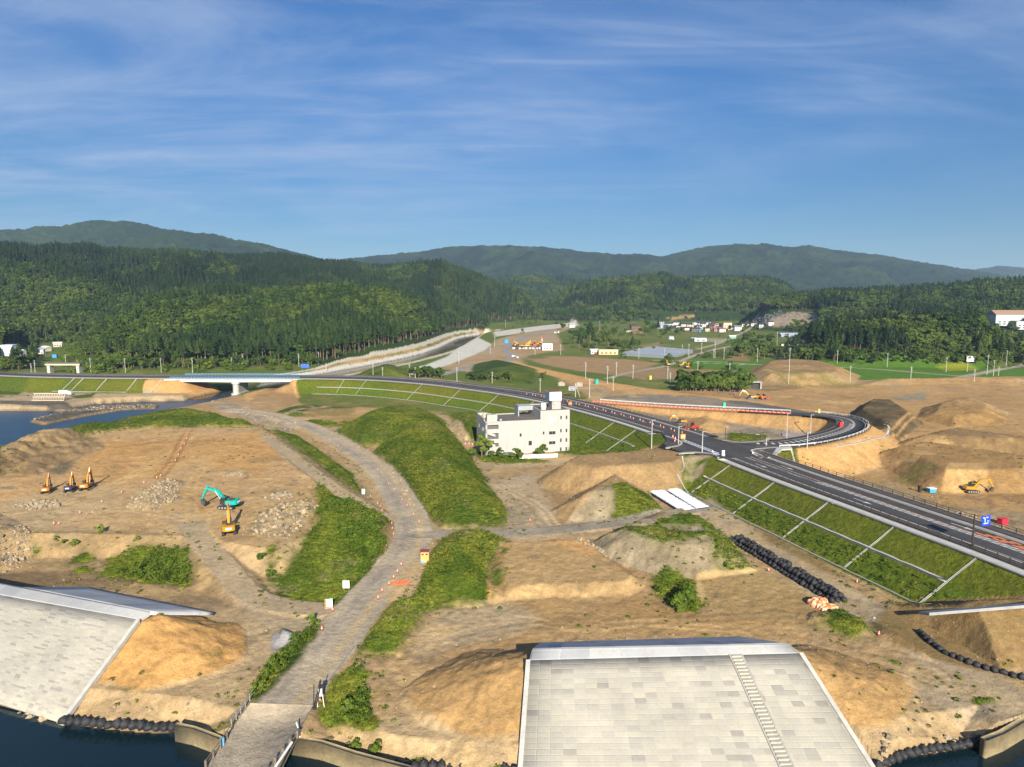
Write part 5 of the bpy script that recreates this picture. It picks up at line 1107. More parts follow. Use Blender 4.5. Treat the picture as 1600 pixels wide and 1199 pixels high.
# ------------------------------------------------------------------ other vehicles
def wheel(root, x, y, r, w):
    mb = MB(); mb.tube((x, y - w / 2, r), (x, y + w / 2, r), r, 12); o = mb.build('wheel', C_BLACK, root); mb = MB(); mb.tube((x, y - w / 2 - .02, r), (x, y + w / 2 + .02, r), r * .5, 8); mb.build('rim', C_GREY, o)
def tractor(px, py, rz, col, label, name='wheel_loader', cat='loader', sc=1.0):
    x, y, z = hit(px, py); root = empty(name, (x, y, z), rz, label, cat); root.scale = (sc,) * 3; pm = paintmat('paint %s' % (col,), col)
    mb = MB(); mb.cbox((-.9, 0, 1.4), (2.4, 1.8, 1.1), .15); mb.box((1.0, 0, 1.1), (1.6, 1.0, .6)); mb.build('body', pm, root)
    mb = MB(); mb.side([(-.2, 1.9), (.9, 1.9), (.7, 3.1), (-.2, 3.1)], -.7, .7); c = mb.build('cab', C_GLASS, root); mb = MB(); mb.box((.3, 0, 3.15), (1.2, 1.5, .12)); mb.build('cab_roof', pm, c)
    for px_ in (-1.2, 1.4):
        for s in (-1, 1): wheel(root, px_, s * 1.0, .68, .5)
    mb = MB()
    for s in (-.5, .5): mb.tube((.9, s, 1.7), (2.6, s, .7), .14, 6)
    mb.build('lift_arm', pm, root); mb = MB(); mb.side([(2.4, .2), (3.3, .15), (3.0, .5), (2.6, 1.2), (2.35, 1.1)], -1.2, 1.2); mb.build('bucket', pm, root); return root
tractor(1083, 673, R(150), (.42, .05, .03), 'dark red wheel loader at the foot of the soil heap by the highway')
tractor(1184, 623, R(10), Yl, 'yellow wheel loader between the dull excavator and the red machine', sc=.9)
tractor(1193, 624, R(10), (.75, .10, .03), 'bright red machine at the end of the row on the asphalt strip', 'road_roller', 'roller', .95)
tractor(1146, 617, R(160), (.30, .10, .06), 'small brown machine behind the loop branch', 'dumper', 'dumper', .8)
def car(root, col, van):
    pm = paintmat('paint %s' % (col,), col); mb = MB()
    prof = [(-2.1, .35), (2.1, .35), (2.15, .8), (1.2, 1.0) if not van else (1.9, 1.1), (.7, 1.5) if not van else (1.5, 1.9), (-1.5, 1.5) if not van else (-2.05, 1.95), (-2.1, .95)]
    mb.side(prof, -.85, .85); mb.build('body', pm, root); h = 1.42 if not van else 1.8
    mb = MB(); mb.side([(-1.6, 1.0), (.95, 1.0), (.6, h), (-1.45, h)], .86, .875); mb.side([(-1.6, 1.0), (.95, 1.0), (.6, h), (-1.45, h)], -.875, -.86); mb.build('window', C_GLASS, root)
    for x in (-1.35, 1.35):
        for s in (-1, 1): wheel(root, x, s * .78, .33, .22)
cars = []
cl = {'white': (.75, .75, .74), 'silver': (.45, .46, .48), 'dark blue': (.03, .05, .12), 'red': (.5, .03, .03)}
protos = {}
for k, (px, py, c, van, where) in enumerate([(803, 546, 'white', 1, 'at the outer end of the far yard front row'), (808, 546, 'dark blue', 0, 'second in the far yard front row'), (813, 546, 'white', 0, 'beside the blue car in the far yard'), (818, 546, 'silver', 0, 'in the front row below the pale excavator'),
     (823, 546, 'white', 1, 'in the middle of the far yard front row'), (828, 546, 'silver', 1, 'right of centre in the far yard front row'), (834, 546, 'white', 0, 'in front of the red orange excavator'), (839, 546, 'silver', 0, 'second from the white cabin'), (845, 546, 'white', 1, 'next to the white cabin'), (826, 542.5, 'white', 1, 'parked among the far yard excavators'),
     (868, 521, 'white', 1, 'below the valley road bend'), (872, 520.5, 'white', 1, 'at the trees by the valley road bend'), (803, 558, 'white', 0, 'on the road by the brown field'), (808, 560, 'silver', 0, 'behind a white car by the brown field'),
     (1223, 541, 'white', 1, 'first in the row before the knoll house'), (1228, 541, 'silver', 0, 'second in the row before the knoll house'), (1233, 541, 'white', 0, 'third in the row before the knoll house'), (1238, 541, 'dark blue', 0, 'fourth in the row before the knoll house'), (1243, 541, 'white', 0, 'last in the row before the knoll house'),
     (931, 553.5, 'red', 0, 'before the small white shed by the field'), (1052, 531, 'white', 1, 'on the slope below the village')]):
    key = (c, van)
    x, y, z = hit(px, py)
    if key not in protos:
        r_ = empty('van' if van else 'parked_car', (0, 0, 0), 0, '', 'van' if van else 'car', 'vehicles parked far up the valley'); car(r_, cl[c], van); protos[key] = r_
    else: r_ = copy_tree(protos[key])
    put(r_, (x, y, z), R(80 + 20 * math.sin(k * 3)), '%s %s %s' % (c, 'van' if van else 'car', where), sc=1.15)
x, y, z = hit(102, 618); tr_ = empty('truck', (x, y, z), R(5), 'white truck with green flank parked behind the crib wall', 'truck'); 
mb = MB(); mb.cbox((-.6, 0, 1.9), (5, 2.2, 2.2), .1); mb.build('cargo_box', plain('green white', (.55, .66, .60), .5), tr_); mb = MB(); mb.side([(2, .5), (3.8, .5), (3.8, 1.4), (3.4, 2.4), (2, 2.4)], -1.05, .8); mb.build('cab', C_WHITE, tr_)
for a in (-2, 3): [wheel(tr_, a, s * 1.0, .45, .3) for s in (-1, 1)]
# ------------------------------------------------------------------ houses up the valley
def house(px, py, w, d, h, wall, roofc, rz, label, kind='gable', name='house', nwin=3, cat='house'):
    x, y, z = hit(px, py); root = empty(name, (x, y, z), rz, label, cat); wm = plain('wall %s' % (wall,), wall, .85, 0, .06); rm = plain('roof %s' % (roofc,), roofc, .6, 0, .12)
    mb = MB(); mb.box((0, 0, h / 2 - .5), (w, d, h + 1)); mb.build('wall', wm, root)
    mb = MB(); o = .6
    if kind == 'gable': m_ = Matrix.Rotation(math.pi / 2, 4, 'Z'); mb.side([(-d / 2 - o, h - .1), (-d / 2 - o, h + .12), (0, h + d * .26), (d / 2 + o, h + .12), (d / 2 + o, h - .1)], -w / 2 - o, w / 2 + o, m_)
    elif kind == 'hip': v = [(-w / 2 - o, -d / 2 - o, h), (w / 2 + o, -d / 2 - o, h), (w / 2 + o, d / 2 + o, h), (-w / 2 - o, d / 2 + o, h), (-w / 4, 0, h + d * .28), (w / 4, 0, h + d * .28)]; mb.add(v, [(0, 1, 5, 4), (1, 2, 5), (2, 3, 4, 5), (3, 0, 4), (3, 2, 1, 0)])
    elif kind == 'arch':
        m_ = Matrix.Rotation(math.pi / 2, 4, 'Z'); mb.side([(d / 2 * math.cos(a), h + d * .3 * math.sin(a)) for a in np.linspace(0, math.pi, 9)], -w / 2, w / 2, m_)
    else: mb.box((0, 0, h + .2), (w + .3, d + .3, .4))
    mb.build('roof', rm, root)
    fl_ = 2 if h > 4.5 else 1
    for f in range(fl_):
        for k in range(nwin):
            mb = MB(); mb.box(((k + .5) / nwin * w * .9 - w * .45, -d / 2 - .02, 1.6 + f * 2.8), (w / nwin * .45, .1, 1.2)); mb.build('window', C_GLASS, root)
    if name == 'house': mb = MB(); mb.box((w * .32, -d / 2 - .03, 1.0), (1.0, .12, 2.0)); mb.build('door', plain('door brown', (.12, .08, .05), .6), root)
    return root
WH, CRm, DK, GB, RDR, BRN = (.66, .65, .62), (.62, .52, .36), (.045, .048, .055), (.30, .36, .46), (.34, .07, .05), (.16, .09, .06)
for a in [(1035, 513, 22, 12, 4, (.4, .42, .45), GB, .1, 'long low warehouse with pale blue roof at the village edge', 'gable', 'warehouse'), (1026, 510, 7, 6, 4, WH, DK, .2, 'small white house beside the blue roofed warehouse'), (1046, 510, 11, 8, 5, (.45, .42, .40), DK, 0, 'grey house with dark roof right of the warehouse'),
          (1056, 508, 12, 8, 5, WH, DK, .1, 'white house with dark roof at the back of the village'), (1066, 512, 9, 9, 6, CRm, DK, .3, 'cream two storey house in the village front'), (1075, 511, 13, 9, 5, BRN, DK, -.1, 'brown house with a broad dark roof in the village'),
          (1077, 516, 9, 7, 3.5, CRm, BRN, -.4, 'low cream house with brown roof'), (1086, 518, 14, 9, 4, (.14, .12, .11), DK, .1, 'dark low house with wide roof at the village front'), (1096, 510, 13, 9, 6, WH, DK, 0, 'white two storey house with long dark roof'), (1105, 508, 11, 8, 5.5, (.5, .48, .46), DK, .1, 'grey white house behind the white two storey one'),
          (1104, 518, 7, 6, 5, CRm, DK, .2, 'narrow yellowish house in the village front'), (1112, 511, 10, 8, 5, (.25, .24, .24), DK, 0, 'dark walled house between two white ones'), (1116, 513, 9, 8, 5.5, WH, RDR, .5, 'white gabled house with reddish roof'), (1120, 518, 10, 7, 3.5, (.4, .25, .2), RDR, 0, 'low house with dark red roof'),
          (1127, 519, 10, 8, 4.5, WH, RDR, .2, 'white house with red roof at the village front'), (1152, 517, 11, 9, 6, WH, (.2, .21, .23), 0, 'white two storey house right of the cream apartment block'), (1146, 516, 7, 8, 4, (.35, .35, .36), DK, 0, 'small grey annexe with dark roof'), (1165, 510, 17, 8, 4, CRm, DK, .1, 'long low cream house with dark roof below the graves'),
          (1177, 509, 11, 8, 4, CRm, DK, .1, 'cream house with dark roof nearest the graves'), (893, 512, 10, 8, 5.5, WH, (.4, .38, .36), .3, 'lone white house at the head of the valley road'), (990, 515, 11, 9, 6, BRN, DK, .2, 'brown two storey house alone on the slope'), (982, 519, 10, 7, 3, (.45, .38, .28), DK, .1, 'low shed below the brown house'),
          (928, 553, 8, 6, 3.5, WH, (.5, .5, .5), .2, 'small white shed at the end of the brown field'), (942, 553.5, 5, 5, 3, WH, GB, 0, 'tiny white shed by the field'), (961, 553, 5, 5, 3, WH, GB, 0, 'tiny white hut beside the greenhouse'), (1253, 546, 12, 10, 6, (.40, .36, .32), DK, -.1, 'grey two storey house with dark hip roof on the wooded knoll', 'hip'),
          (1243, 544, 9, 7, 3.5, (.42, .40, .38), DK, 0, 'low grey annexe beside the knoll house'), (1235, 527, 30, 9, 3.5, (.3, .32, .35), GB, .05, 'long shed with grey blue roof behind the knoll', 'gable', 'shed'), (1282, 526, 8, 6, 4, WH, WH, 0, 'white flat box building above the thicket', 'flat', 'shed'), (1303, 519, 14, 9, 4, (.10, .12, .2), (.05, .08, .22), -.2, 'blue roofed house at the edge of the dark wood'),
          (1048, 530, 6, 4, 3, WH, GB, .3, 'small white hut below the village'), (1144, 529, 8, 5, 3, (.30, .5, .42), WH, 0, 'green and white hut below the apartment block'), (64, 553, 7, 6, 4, WH, GB, .2, 'small white house among trees on the left hillside'), (72, 549, 8, 6, 4, (.6, .5, .4), WH, -.3, 'pale roofed house higher on the left hillside'), (90, 542, 8, 6, 4, (.5, .45, .4), (.6, .55, .5), .6, 'half hidden house among trees on the left hillside')]:
    house(*a)
random.seed(12)
for k in range(20):
    px, py = ((1034 + k * 6.4) if k < 18 else 1190 + (k - 18) * 14, 507 + (k * 7 % 11)); o_ = len(bpy.data.objects)
    house(px, py, random.uniform(7, 11), 7, random.choice((3.5, 5, 5.5)), random.choice((WH, CRm, (.4, .38, .36), BRN)), DK, random.uniform(-.4, .4), 'small house with dark roof packed among the village houses', 'gable', 'house', 2)
for o in [o for o in COL.objects if o.get('label') == 'small house with dark roof packed among the village houses']: o['group'] = 'small dark roofed village houses'
house(1135, 513, 15, 9, 9, CRm, (.45, .08, .07), .15, 'cream apartment block with red roof, tallest in the village', 'flat', 'apartment_block', 3, 'apartment block'); house(950, 554, 19, 6, 4.5, (.62, .44, .24), (.6, .5, .35), 0, 'long cream prefabricated hut by the brown field', 'flat', 'site_hut', 4, 'hut')
house(855, 547, 11, 6, 6.5, (.70, .70, .69), (.7, .7, .7), 0, 'white cabin block at the end of the far machine yard', 'flat', 'site_hut', 3, 'hut'); house(1093, 533.5, 16, 8, 2.0, (.5, .52, .54), (.42, .44, .47), .1, 'grey arched plastic tunnel below the village', 'arch', 'greenhouse', 2, 'greenhouse'); house(1084, 533, 6, 5, 3, WH, WH, .2, 'white hut at the end of the plastic tunnel')
house(1573, 508, 40, 22, 14, (.42, .46, .47), (.32, .20, .13), -.12, 'large white school hall with tan roof on the wooded hill', 'gable', 'school_hall', 6, 'school'); house(1604, 514, 34, 14, 10, (.46, .47, .47), DK, -.1, 'white school wing with dark roof beside the hall', 'flat', 'school_wing', 6, 'school')
house(18, 566, 9.5, 9, 14, (.66, .68, .68), (.5, .55, .58), .05, 'tall white windowless tower at the left hillside foot', 'flat', 'plant_tower', 2, 'tower'); house(36, 561, 4, 4, 7, (.7, .7, .69), (.6, .6, .6), 0, 'white silo house beside the tall white tower', 'arch', 'silo', 1, 'silo'); house(8, 567, 8, 6, 3.5, (.6, .58, .54), (.5, .5, .5), 0, 'low white shed at the foot of the white tower', 'gable', 'shed')
# big glasshouse of many bays
gx, gy, gzz = hit(985, 557); gr = empty('greenhouse', (gx, gy, gzz), .0, 'large low greenhouse with many grey blue bays in the fields', 'greenhouse')
gp = [Vector(hit(*q)) - Vector((gx, gy, gzz)) for q in ((972, 556), (1046, 561), (1083, 552), (1020, 546))]
mb = MB(); mr = MB(); nb = 13
for k in range(nb):
    f = lambda i, j, t: gp[i].lerp(gp[j], t)
    a0, a1 = f(0, 1, k / nb), f(0, 1, (k + 1) / nb); b0, b1 = f(3, 2, k / nb), f(3, 2, (k + 1) / nb); H_ = Vector((0, 0, 2.4)); T_ = Vector((0, 0, 3.9)); am, bm_ = (a0 + a1) / 2, (b0 + b1) / 2
    mr.add([a0 + H_, am + T_, a1 + H_, b0 + H_, bm_ + T_, b1 + H_], [(0, 1, 4, 3), (1, 2, 5, 4), (0, 2, 1), (3, 4, 5)]); 
q = [gp[0], gp[1], gp[2], gp[3]]; mb.add([p + Vector((0, 0, -1)) for p in q] + [p + Vector((0, 0, 2.38)) for p in q], [(0, 1, 5, 4), (1, 2, 6, 5), (2, 3, 7, 6), (3, 0, 4, 7), (4, 5, 6, 7), (3, 2, 1, 0)])
mb.build('wall', plain('film wall', (.20, .22, .23), .5), gr); mr.build('roof', plain('film roof', (.19, .215, .25), .5, 0, .1, .05), gr)
# rail overbridge on the left
x, y, z = hit(102, 583); rb = empty('rail_bridge', (x, y, z), 0, 'short beige rail bridge with dark deck at the left hill foot', 'bridge'); mb = MB(); mb.box((0, 0, 7.4), (26, 5, 1.0)); mb.build('deck', plain('rail deck', (.12, .11, .10), .9), rb); mb = MB(); mb.box((0, -2.6, 6.5), (26, .5, 1.0)); mb.build('girder', plain('rail girder', (.5, .42, .3), .8), rb)
for s in (-11, 11): mb = MB(); mb.box((s, 0, 3), (2.2, 4.5, 7.0)); mb.build('pier', C_CONC, rb)
# ------------------------------------------------------------------ poles
def pole(px, top, base, label, arms=2, r=.2, mat=C_POLE, name='utility_pole', group='utility poles across the valley', stay=False):
    x, y, z = hit(px, base); h = max(3, (base - top) * math.hypot(y, 0) / F * 1.02); root = empty(name, (x, y, z), 0, label, 'pole' if name == 'utility_pole' else 'lamp post', group)
    mb = MB(); mb.tube((0, 0, -.5), (0, 0, h), r, 7, r * .65); mb.build('shaft', mat, root)
    for k in range(arms): mb = MB(); mb.box((0, 0, h - .5 - k * 1.0), (1.9 - .3 * k, .14, .14)); mb.build('crossarm', C_GREY, root)
    if name == 'lamp_post': mb = MB(); mb.box((.5, 0, h), (1.3, .3, .16)); mb.build('lamp_head', C_GREY, root)
    if arms and px % 2 == 1: mb = MB(); mb.tube((.35, 0, h - 3.2), (.35, 0, h - 2.2), .26, 8); mb.build('transformer', C_GREY, root)
    if stay: mb = MB(); mb.tube((.1, 0, h - .6), (h * .34, 0, -.4), .13, 6); mb.build('stay_pole', mat, root)
PO = [(142, 560, 583), (196, 560, 583), (252, 560, 582), (301, 560, 583), (362, 559, 571), (379, 553, 569), (467, 553, 573), (498, 550, 569), (510, 568, 583), (321, 558, 569), (72, 540, 561), (103, 554, 571), (55, 563, 583), (49, 568, 583), (583, 566, 586), (598, 574, 587), (640, 569, 589), (649, 574, 591), (714, 574, 596), (769, 581, 599), (844, 591, 613), (717, 549, 569), (773, 525, 542), (915, 566, 592), (949, 572, 600), (963, 566, 587), (989, 570, 592), (921, 592, 621), (958, 589, 611), (876, 538, 555), (836, 546, 555), (766, 539, 553), (998, 544, 561), (1038, 545, 564), (1043, 572, 597), (1047, 582, 597), (1090, 565, 584), (1140, 567, 582), (1183, 544, 566), (1131, 543, 562), (1117, 534, 560), (1115, 545, 560), (1096, 536, 552), (1076, 538, 558), (1066, 539, 551), (1232, 544, 600), (1308, 547, 568), (1386, 552, 574), (1328, 572, 596), (1423, 573, 593), (1478, 558, 582), (1511, 558, 581), (1542, 555, 586), (1552, 563, 588), (1560, 573, 588), (1572, 548, 572), (1522, 577, 597), (937, 502, 516), (1214, 519, 540), (790, 500, 512)]
def place_words(px, py):
    if px < 130: return 'by the left hillside houses'
    if px < 520: return 'between the highway bridge and the wooded hill'
    if px < 860: return 'beside the highway and the river channel'
    if px < 1000 and py > 580: return 'on the weedy ground behind the white building'
    if px < 1060: return 'along the brown field and greenhouse'
    if px < 1200: return 'around the lanes below the village'
    if px < 1440: return 'in front of the wooded knoll by the paddies'
    return 'at the lane crossing beside the right hand paddies'
for px, t, b in PO:
    wds = place_words(px, b); pole(px, t, b, 'grey concrete utility pole ' + wds, 2, .2, group='utility poles ' + wds)
pole(899, 599, 621, 'grey utility pole with a leaning prop behind the sign tower', 2, .22, stay=True, group=None)
for px, t, b, lab in [(1018, 656, 701, 'tall pale lamp post in front of the highway grass slope'), (1229, 645, 686, 'taller of two pale poles inside the loop, nearer the highway'), (1266, 648, 681, 'second pale pole inside the loop, by the inner slope'), (1060, 666, 696, 'slim lamp post at the side road kerb'), (1097, 674, 709, 'slim lamp post behind the row of white blocks'), (1197, 686, 700, 'short white post at the mouth of the loop road'), (1261, 675, 701, 'thin lamp post on the outer edge of the loop road')]:
    pole(px, t, b, lab, 0, .17, C_POLE, 'lamp_post', None)
for px, t, b, lab in [(1133, 667, 687, 'black lamp post on a stone base at the highway edge'), (1181, 682, 693, 'small black lamp post by the loop mouth')]: pole(px, t, b, lab, 0, .14, C_DARK, 'lamp_post', None)
# ------------------------------------------------------------------ cones, barriers, signs
def cone_proto(col):
    root = empty('traffic_cone', (0, 0, 0), 0, 'x', 'cone'); mb = MB(); mb.box((0, 0, .04), (.5, .5, .08)); mb.build('base', C_BLACK, root); mb = MB(); mb.lathe([(.22, .08), (.16, .42), (.13, .6), (.06, 1.0), (.03, 1.02)], 10); mb.build('cone_body', col, root); mb = MB(); mb.lathe([(.172, .40), (.15, .56)], 10); mb.lathe([(.118, .68), (.098, .8)], 10); mb.build('band', C_WHITE, root); return root
K1 = cone_proto(plain('cone red', (.72, .08, .03), .5)); used_k = [False]
def cones(pts, label, group, sc=.66, lift=0, z=None):
    for p in pts:
        c = K1 if not used_k[0] else copy_tree(K1); used_k[0] = True
        loc = hit(*p) if len(p) == 2 else p
        put(c, loc, random.random() * 3, label, group, sc)
cones([(590, 735), (607, 757), (616, 766), (628, 782), (636, 791), (646, 805), (655, 817)], 'red cone with white band on the right edge of the haul road bend', 'cones on the right edge of the haul road')
cones([(579, 777), (590, 788), (594, 793), (597, 799), (598, 805), (609, 815), (612, 819), (613, 827), (615, 836), (604, 855)], 'red cone with white band on the left edge of the haul road bend', 'cones on the left edge of the haul road')
cones([(627, 884), (621, 895), (615, 904), (608, 914), (597, 925), (591, 936)], 'red cone with white band in the row beside the orange netting', 'cones beside the orange netting', .8)
cones([(292, 687), (288, 695), (283, 702), (279, 712), (274, 721), (251, 745), (245, 748), (225, 756), (190, 771), (159, 786), (125, 803), (92, 820), (84, 820)], 'red and white cone in the line across the soil platform', 'cones in a line across the soil platform', .8)
cones([(522, 695), (528, 698), (515, 688), (575, 705), (561, 700)], 'red cone at the foot of the rear green mound', 'cones at the foot of the rear green mound')
cones([(727, 696), (733, 696), (738, 697)], 'red cone on the track beside the white building', 'cones beside the white building', 1.2)
cones([(520, 955)], 'red cone under the white and orange board', None, .85); cones([(503, 985)], 'lone red cone at the top of the roadside weed strip', None, .85); cones([(1201, 893)], 'lone red cone halfway along the black bag stack', None, .85); cones([(1339, 911)], 'lone red cone at the foot of the grass slope', None, .85); cones([(1373, 993)], 'red and white cone at the tip of the weed patch', None, .85); cones([(828, 815)], 'lone red cone on the yard before the grey heap', None, .85)
i0 = np.argmin(np.abs(H0[:, 1] - 335)); i1 = np.argmin(np.abs(H0[:, 1] - 236)); cones([on(H0, i, 9.9 + (.9 if k % 2 else 0), .02) for k, i in enumerate(np.linspace(i0, i1, 34))], 'small red marker cone in the median row of the highway', 'marker cones in the highway median', .9)
cones([on(H0, np.argmin(np.abs(H0[:, 1] - y_)), -2.5 + o_, .02) for y_, o_ in ((229, 5.5), (226, 4.5), (223, 2.4))], 'red cone at the closed mouth of the side road', 'cones at the mouth of the side road', 1.3)
def barrier_proto(col, band):
    root = empty('road_barrier', (0, 0, 0), 0, 'x', 'barrier'); mb = MB(); mb.side([(-.3, 0), (.3, 0), (.2, .22), (.12, .62), (-.12, .62), (-.2, .22)], -.95, .95); mb.build('block', col, root)
    mb = MB(); mb.side([(-.19, .32), (.19, .32), (.155, .5), (-.155, .5)], -.7, .7); mb.build('band', band, root); return root
BR = barrier_proto(plain('barrier red', (.70, .10, .04), .55), C_WHITE); BW = barrier_proto(C_WHITE, C_BLUE); first = [1, 1]
def barriers(pr, k, pts, label, group):
    for (p, q) in pts:
        c = pr if first[k] else copy_tree(pr); first[k] = 0; d = math.atan2(q[1] - p[1], q[0] - p[0]); put(c, tuple(p), d - math.pi / 2, label, group)
L2 = onpath(LP[34:], 3.7, .02); A = arc(L2); pts = []
for s in np.arange(1, A[-1] - 2, 2.1):
    f = lambda t: np.array([np.interp(t, A, L2[:, j]) for j in range(3)]); pts.append((f(s), f(s + .5)))
barriers(BR, 0, pts, 'red and white barrier block in the long line on the loop branch', 'red barrier blocks along the loop branch')
pa, pb = np.array(at(1069, 690, 10.02) + (10.02,)), np.array(at(1111, 706, 10.02) + (10.02,)); barriers(BW, 1, [(pa + (pb - pa) * k / 8, pb + (pb - pa) * k) for k in range(9)], 'white barrier block in the row of nine closing the side road', 'white barrier blocks closing the side road')
pa, pb = np.array(at(1119, 709.5, 10.02) + (10.02,)), np.array(at(1129, 712, 10.02) + (10.02,)); barriers(BW, 1, [(pa + (pb - pa) * k / 2, pb + (pb - pa) * k) for k in range(3)], 'white barrier block in the short row beside the highway crossing', 'short row of white barrier blocks')
pa = np.array(at(1176, 708, 10.1) + (10.1,)); barriers(BW, 1, [(pa, pa + [.3, 1, 0])], 'white barrier block on the corner of the loop road', 'white barrier block at the loop corner')
def board(px, py, w, h, leg, col, rz, label, stripes=None, name='sign_board', legs=2, pz=None, legcol=None):
    x, y, z = hit(px, py) if pz is None else at(px, py, pz) + (pz,); root = empty(name, (x, y, z), rz, label, 'sign'); lm_ = legcol or C_GREY
    for s in ((-.35, .35) if legs == 2 else (0,)): mb = MB(); mb.tube((s * w, .08, -.3), (s * w, .08, leg + h * .9), .06, 6); mb.build('leg', lm_, root)
    mb = MB(); mb.box((0, 0, leg + h / 2), (w, .08, h)); mb.build('panel', col, root)
    for (x_, z_, ww, hh_, m) in stripes or []: mb = MB(); mb.box((x_ * w, -.05, leg + z_ * h), (ww * w, .03, hh_ * h)); mb.build('lettering' if m != C_ORG else 'stripe', m, root)
    return root
board(541, 922, 1.3, 1.5, .35, C_WHITE, 0, 'white notice board with pale blue lines in the grass bank', [(0, .8, .7, .08, plain('pale blue', (.35, .55, .75), .6)), (0, .6, .7, .05, plain('pale blue', (.35, .55, .75), .6)), (0, .4, .6, .05, plain('pale blue', (.35, .55, .75), .6)), (0, .22, .7, .05, plain('pale blue', (.35, .55, .75), .6))])
board(514, 953, 1.3, 1.7, .3, C_WHITE, .3, 'tilted white board with orange edge at the haul road junction', [(-.4, .5, .18, .95, C_ORG), (0, .1, .9, .12, C_ORG)])
board(568, 775, .9, 1.5, .5, C_WHITE, 0, 'small white notice at the bend of the haul road'); board(1130, 713, .9, 1.6, .2, C_WHITE, .1, 'narrow white board beside the white barrier blocks', pz=10)
board(1067, 690, 1.6, 1.6, .9, plain('sign orange', (.80, .30, .03), .5), .1, 'orange warning sign with white bars at the highway crossing', [(0, .5, .5, .35, C_WHITE)], pz=10.02)
board(891, 635, 1.5, 1.4, .6, C_ORG, .1, 'orange warning sign right of the sign tower on the highway', pz=10.02); board(893, 622, 3.4, 2.3, 4.2, plain('sign back', (.32, .34, .38), .5, .3), .1, 'grey back of a road sign on tall legs behind the building', [(0, .75, .8, .18, plain('dark stripe', (.14, .14, .22), .6)), (0, .3, .5, .3, plain('dark stripe', (.14, .14, .22), .6))], legs=1, legcol=C_DARK)
board(1517, 569, 7.5, 4.5, 2, C_WHITE, 0, 'white hoarding at the lane below the right hand wood'); board(477, 583, 5, 2.4, 3.5, C_BLUE, .2, 'blue road sign on two posts right of the bridge', pz=10)
# blue direction sign on an arm
x, y = at(1519, 854, 10.1); ds = empty('direction_sign', (x, y, 10.1), .0, 'blue direction sign with white arrow on a dark post over the highway', 'road sign')
mb = MB(); mb.tube((0, 0, 0), (0, 0, 6.4), .16, 10, .13); mb.box((0, 0, .1), (.6, .6, .2)); mb.build('post', C_DARK, ds)
for z_ in (4.7, 6.1): mb = MB(); mb.tube((0, 0, z_), (2.7, -.15, z_), .07, 6); mb.build('arm', C_DARK, ds)
pn = Matrix.Translation((2.0, -.3, 5.2)) @ Matrix.Rotation(.16, 4, 'Z') @ Matrix.Rotation(-.10, 4, 'Y')
mb = MB(); mb.box((0, 0, 0), (1.95, .08, 2.0), m=pn); pnl = mb.build('panel', plain('sign blue', (.01, .06, .62), .35, 0, .05), ds)
mb = MB()
def bar(x_, z_, w_, h_): mb.box((0, 0, 0), (1, 1, 1), m=pn @ Matrix.Translation((x_, -.05, z_)) @ Matrix.Diagonal((w_, .02, h_, 1)))
bar(-.22, -.1, .14, 1.0); bar(-.02, -.52, .95, .14); bar(-.22, .42, .3, .1); bar(.42, -.45, .1, .28); bar(-.5, -.52, .1, .26)
for cx_ in (-.55, -.28, .12, .38): bar(cx_, .74, .2, .05); bar(cx_, .62, .05, .26); bar(cx_ + .07, .58, .2, .05); bar(cx_ - .06, .68, .05, .18)
for cx_ in (.34, .56): bar(cx_, .02, .18, .05); bar(cx_, -.08, .05, .24); bar(cx_, -.18, .2, .05)
mb.build('lettering', C_WHITE, pnl)
# ------------------------------------------------------------------ site objects
x, y, z = hit(664, 877); tb = empty('site_toilet', (x, y, z), .08, 'orange site toilet with maroon roof at the haul road edge', 'toilet')
mb = MB(); mb.box((0, 0, 1.1), (1.7, 1.5, 2.2)); mb.build('cabin', plain('cabin orange', (.78, .34, .10), .55), tb); mb = MB(); mb.box((0, 0, 2.27), (1.85, 1.65, .14)); mb.build('roof', plain('maroon', (.20, .05, .05), .6), tb)
for s in (-.42, .42): mb = MB(); mb.box((s, -.76, 1.75), (.5, .05, .28)); mb.build('vent', C_BLACK, tb)
mb = MB(); mb.box((-.35, -.9, .25), (.7, .4, .5)); tag(mb.build('crate', plain('sky blue', (.12, .42, .70), .5)), 'light blue crate at the foot of the orange toilet', 'crate').location = (x, y, z)
x, y, z = hit(624, 913); mb = MB(); random.seed(3)
for k in range(11):
    a = Vector((-1.6 + .32 * k + random.uniform(-.1, .1), -1.0 + .25 * (k % 3), .15)); b_ = a + Vector((.5, 1.4 + .5 * random.random(), .15 + .35 * random.random())); mb.box((0, 0, 0), (1, 1, 1), m=Matrix.Translation((a + b_) / 2) @ Matrix.Rotation(math.atan2(b_.y - a.y, b_.x - a.x), 4, 'Z') @ Matrix.Rotation(.3 * random.random(), 4, 'X') @ Matrix.Diagonal(((b_ - a).length, .10, .12, 1)))
for k in range(2): mb.box((.2, -.6 + k * 1.1, .32), (2.6, .06, .08), .25)
tag(mb.build('safety_netting', plain('net orange', (.85, .16, .05), .6)), 'crumpled orange safety netting lying beside the haul road', 'netting').location = (x, y, z)
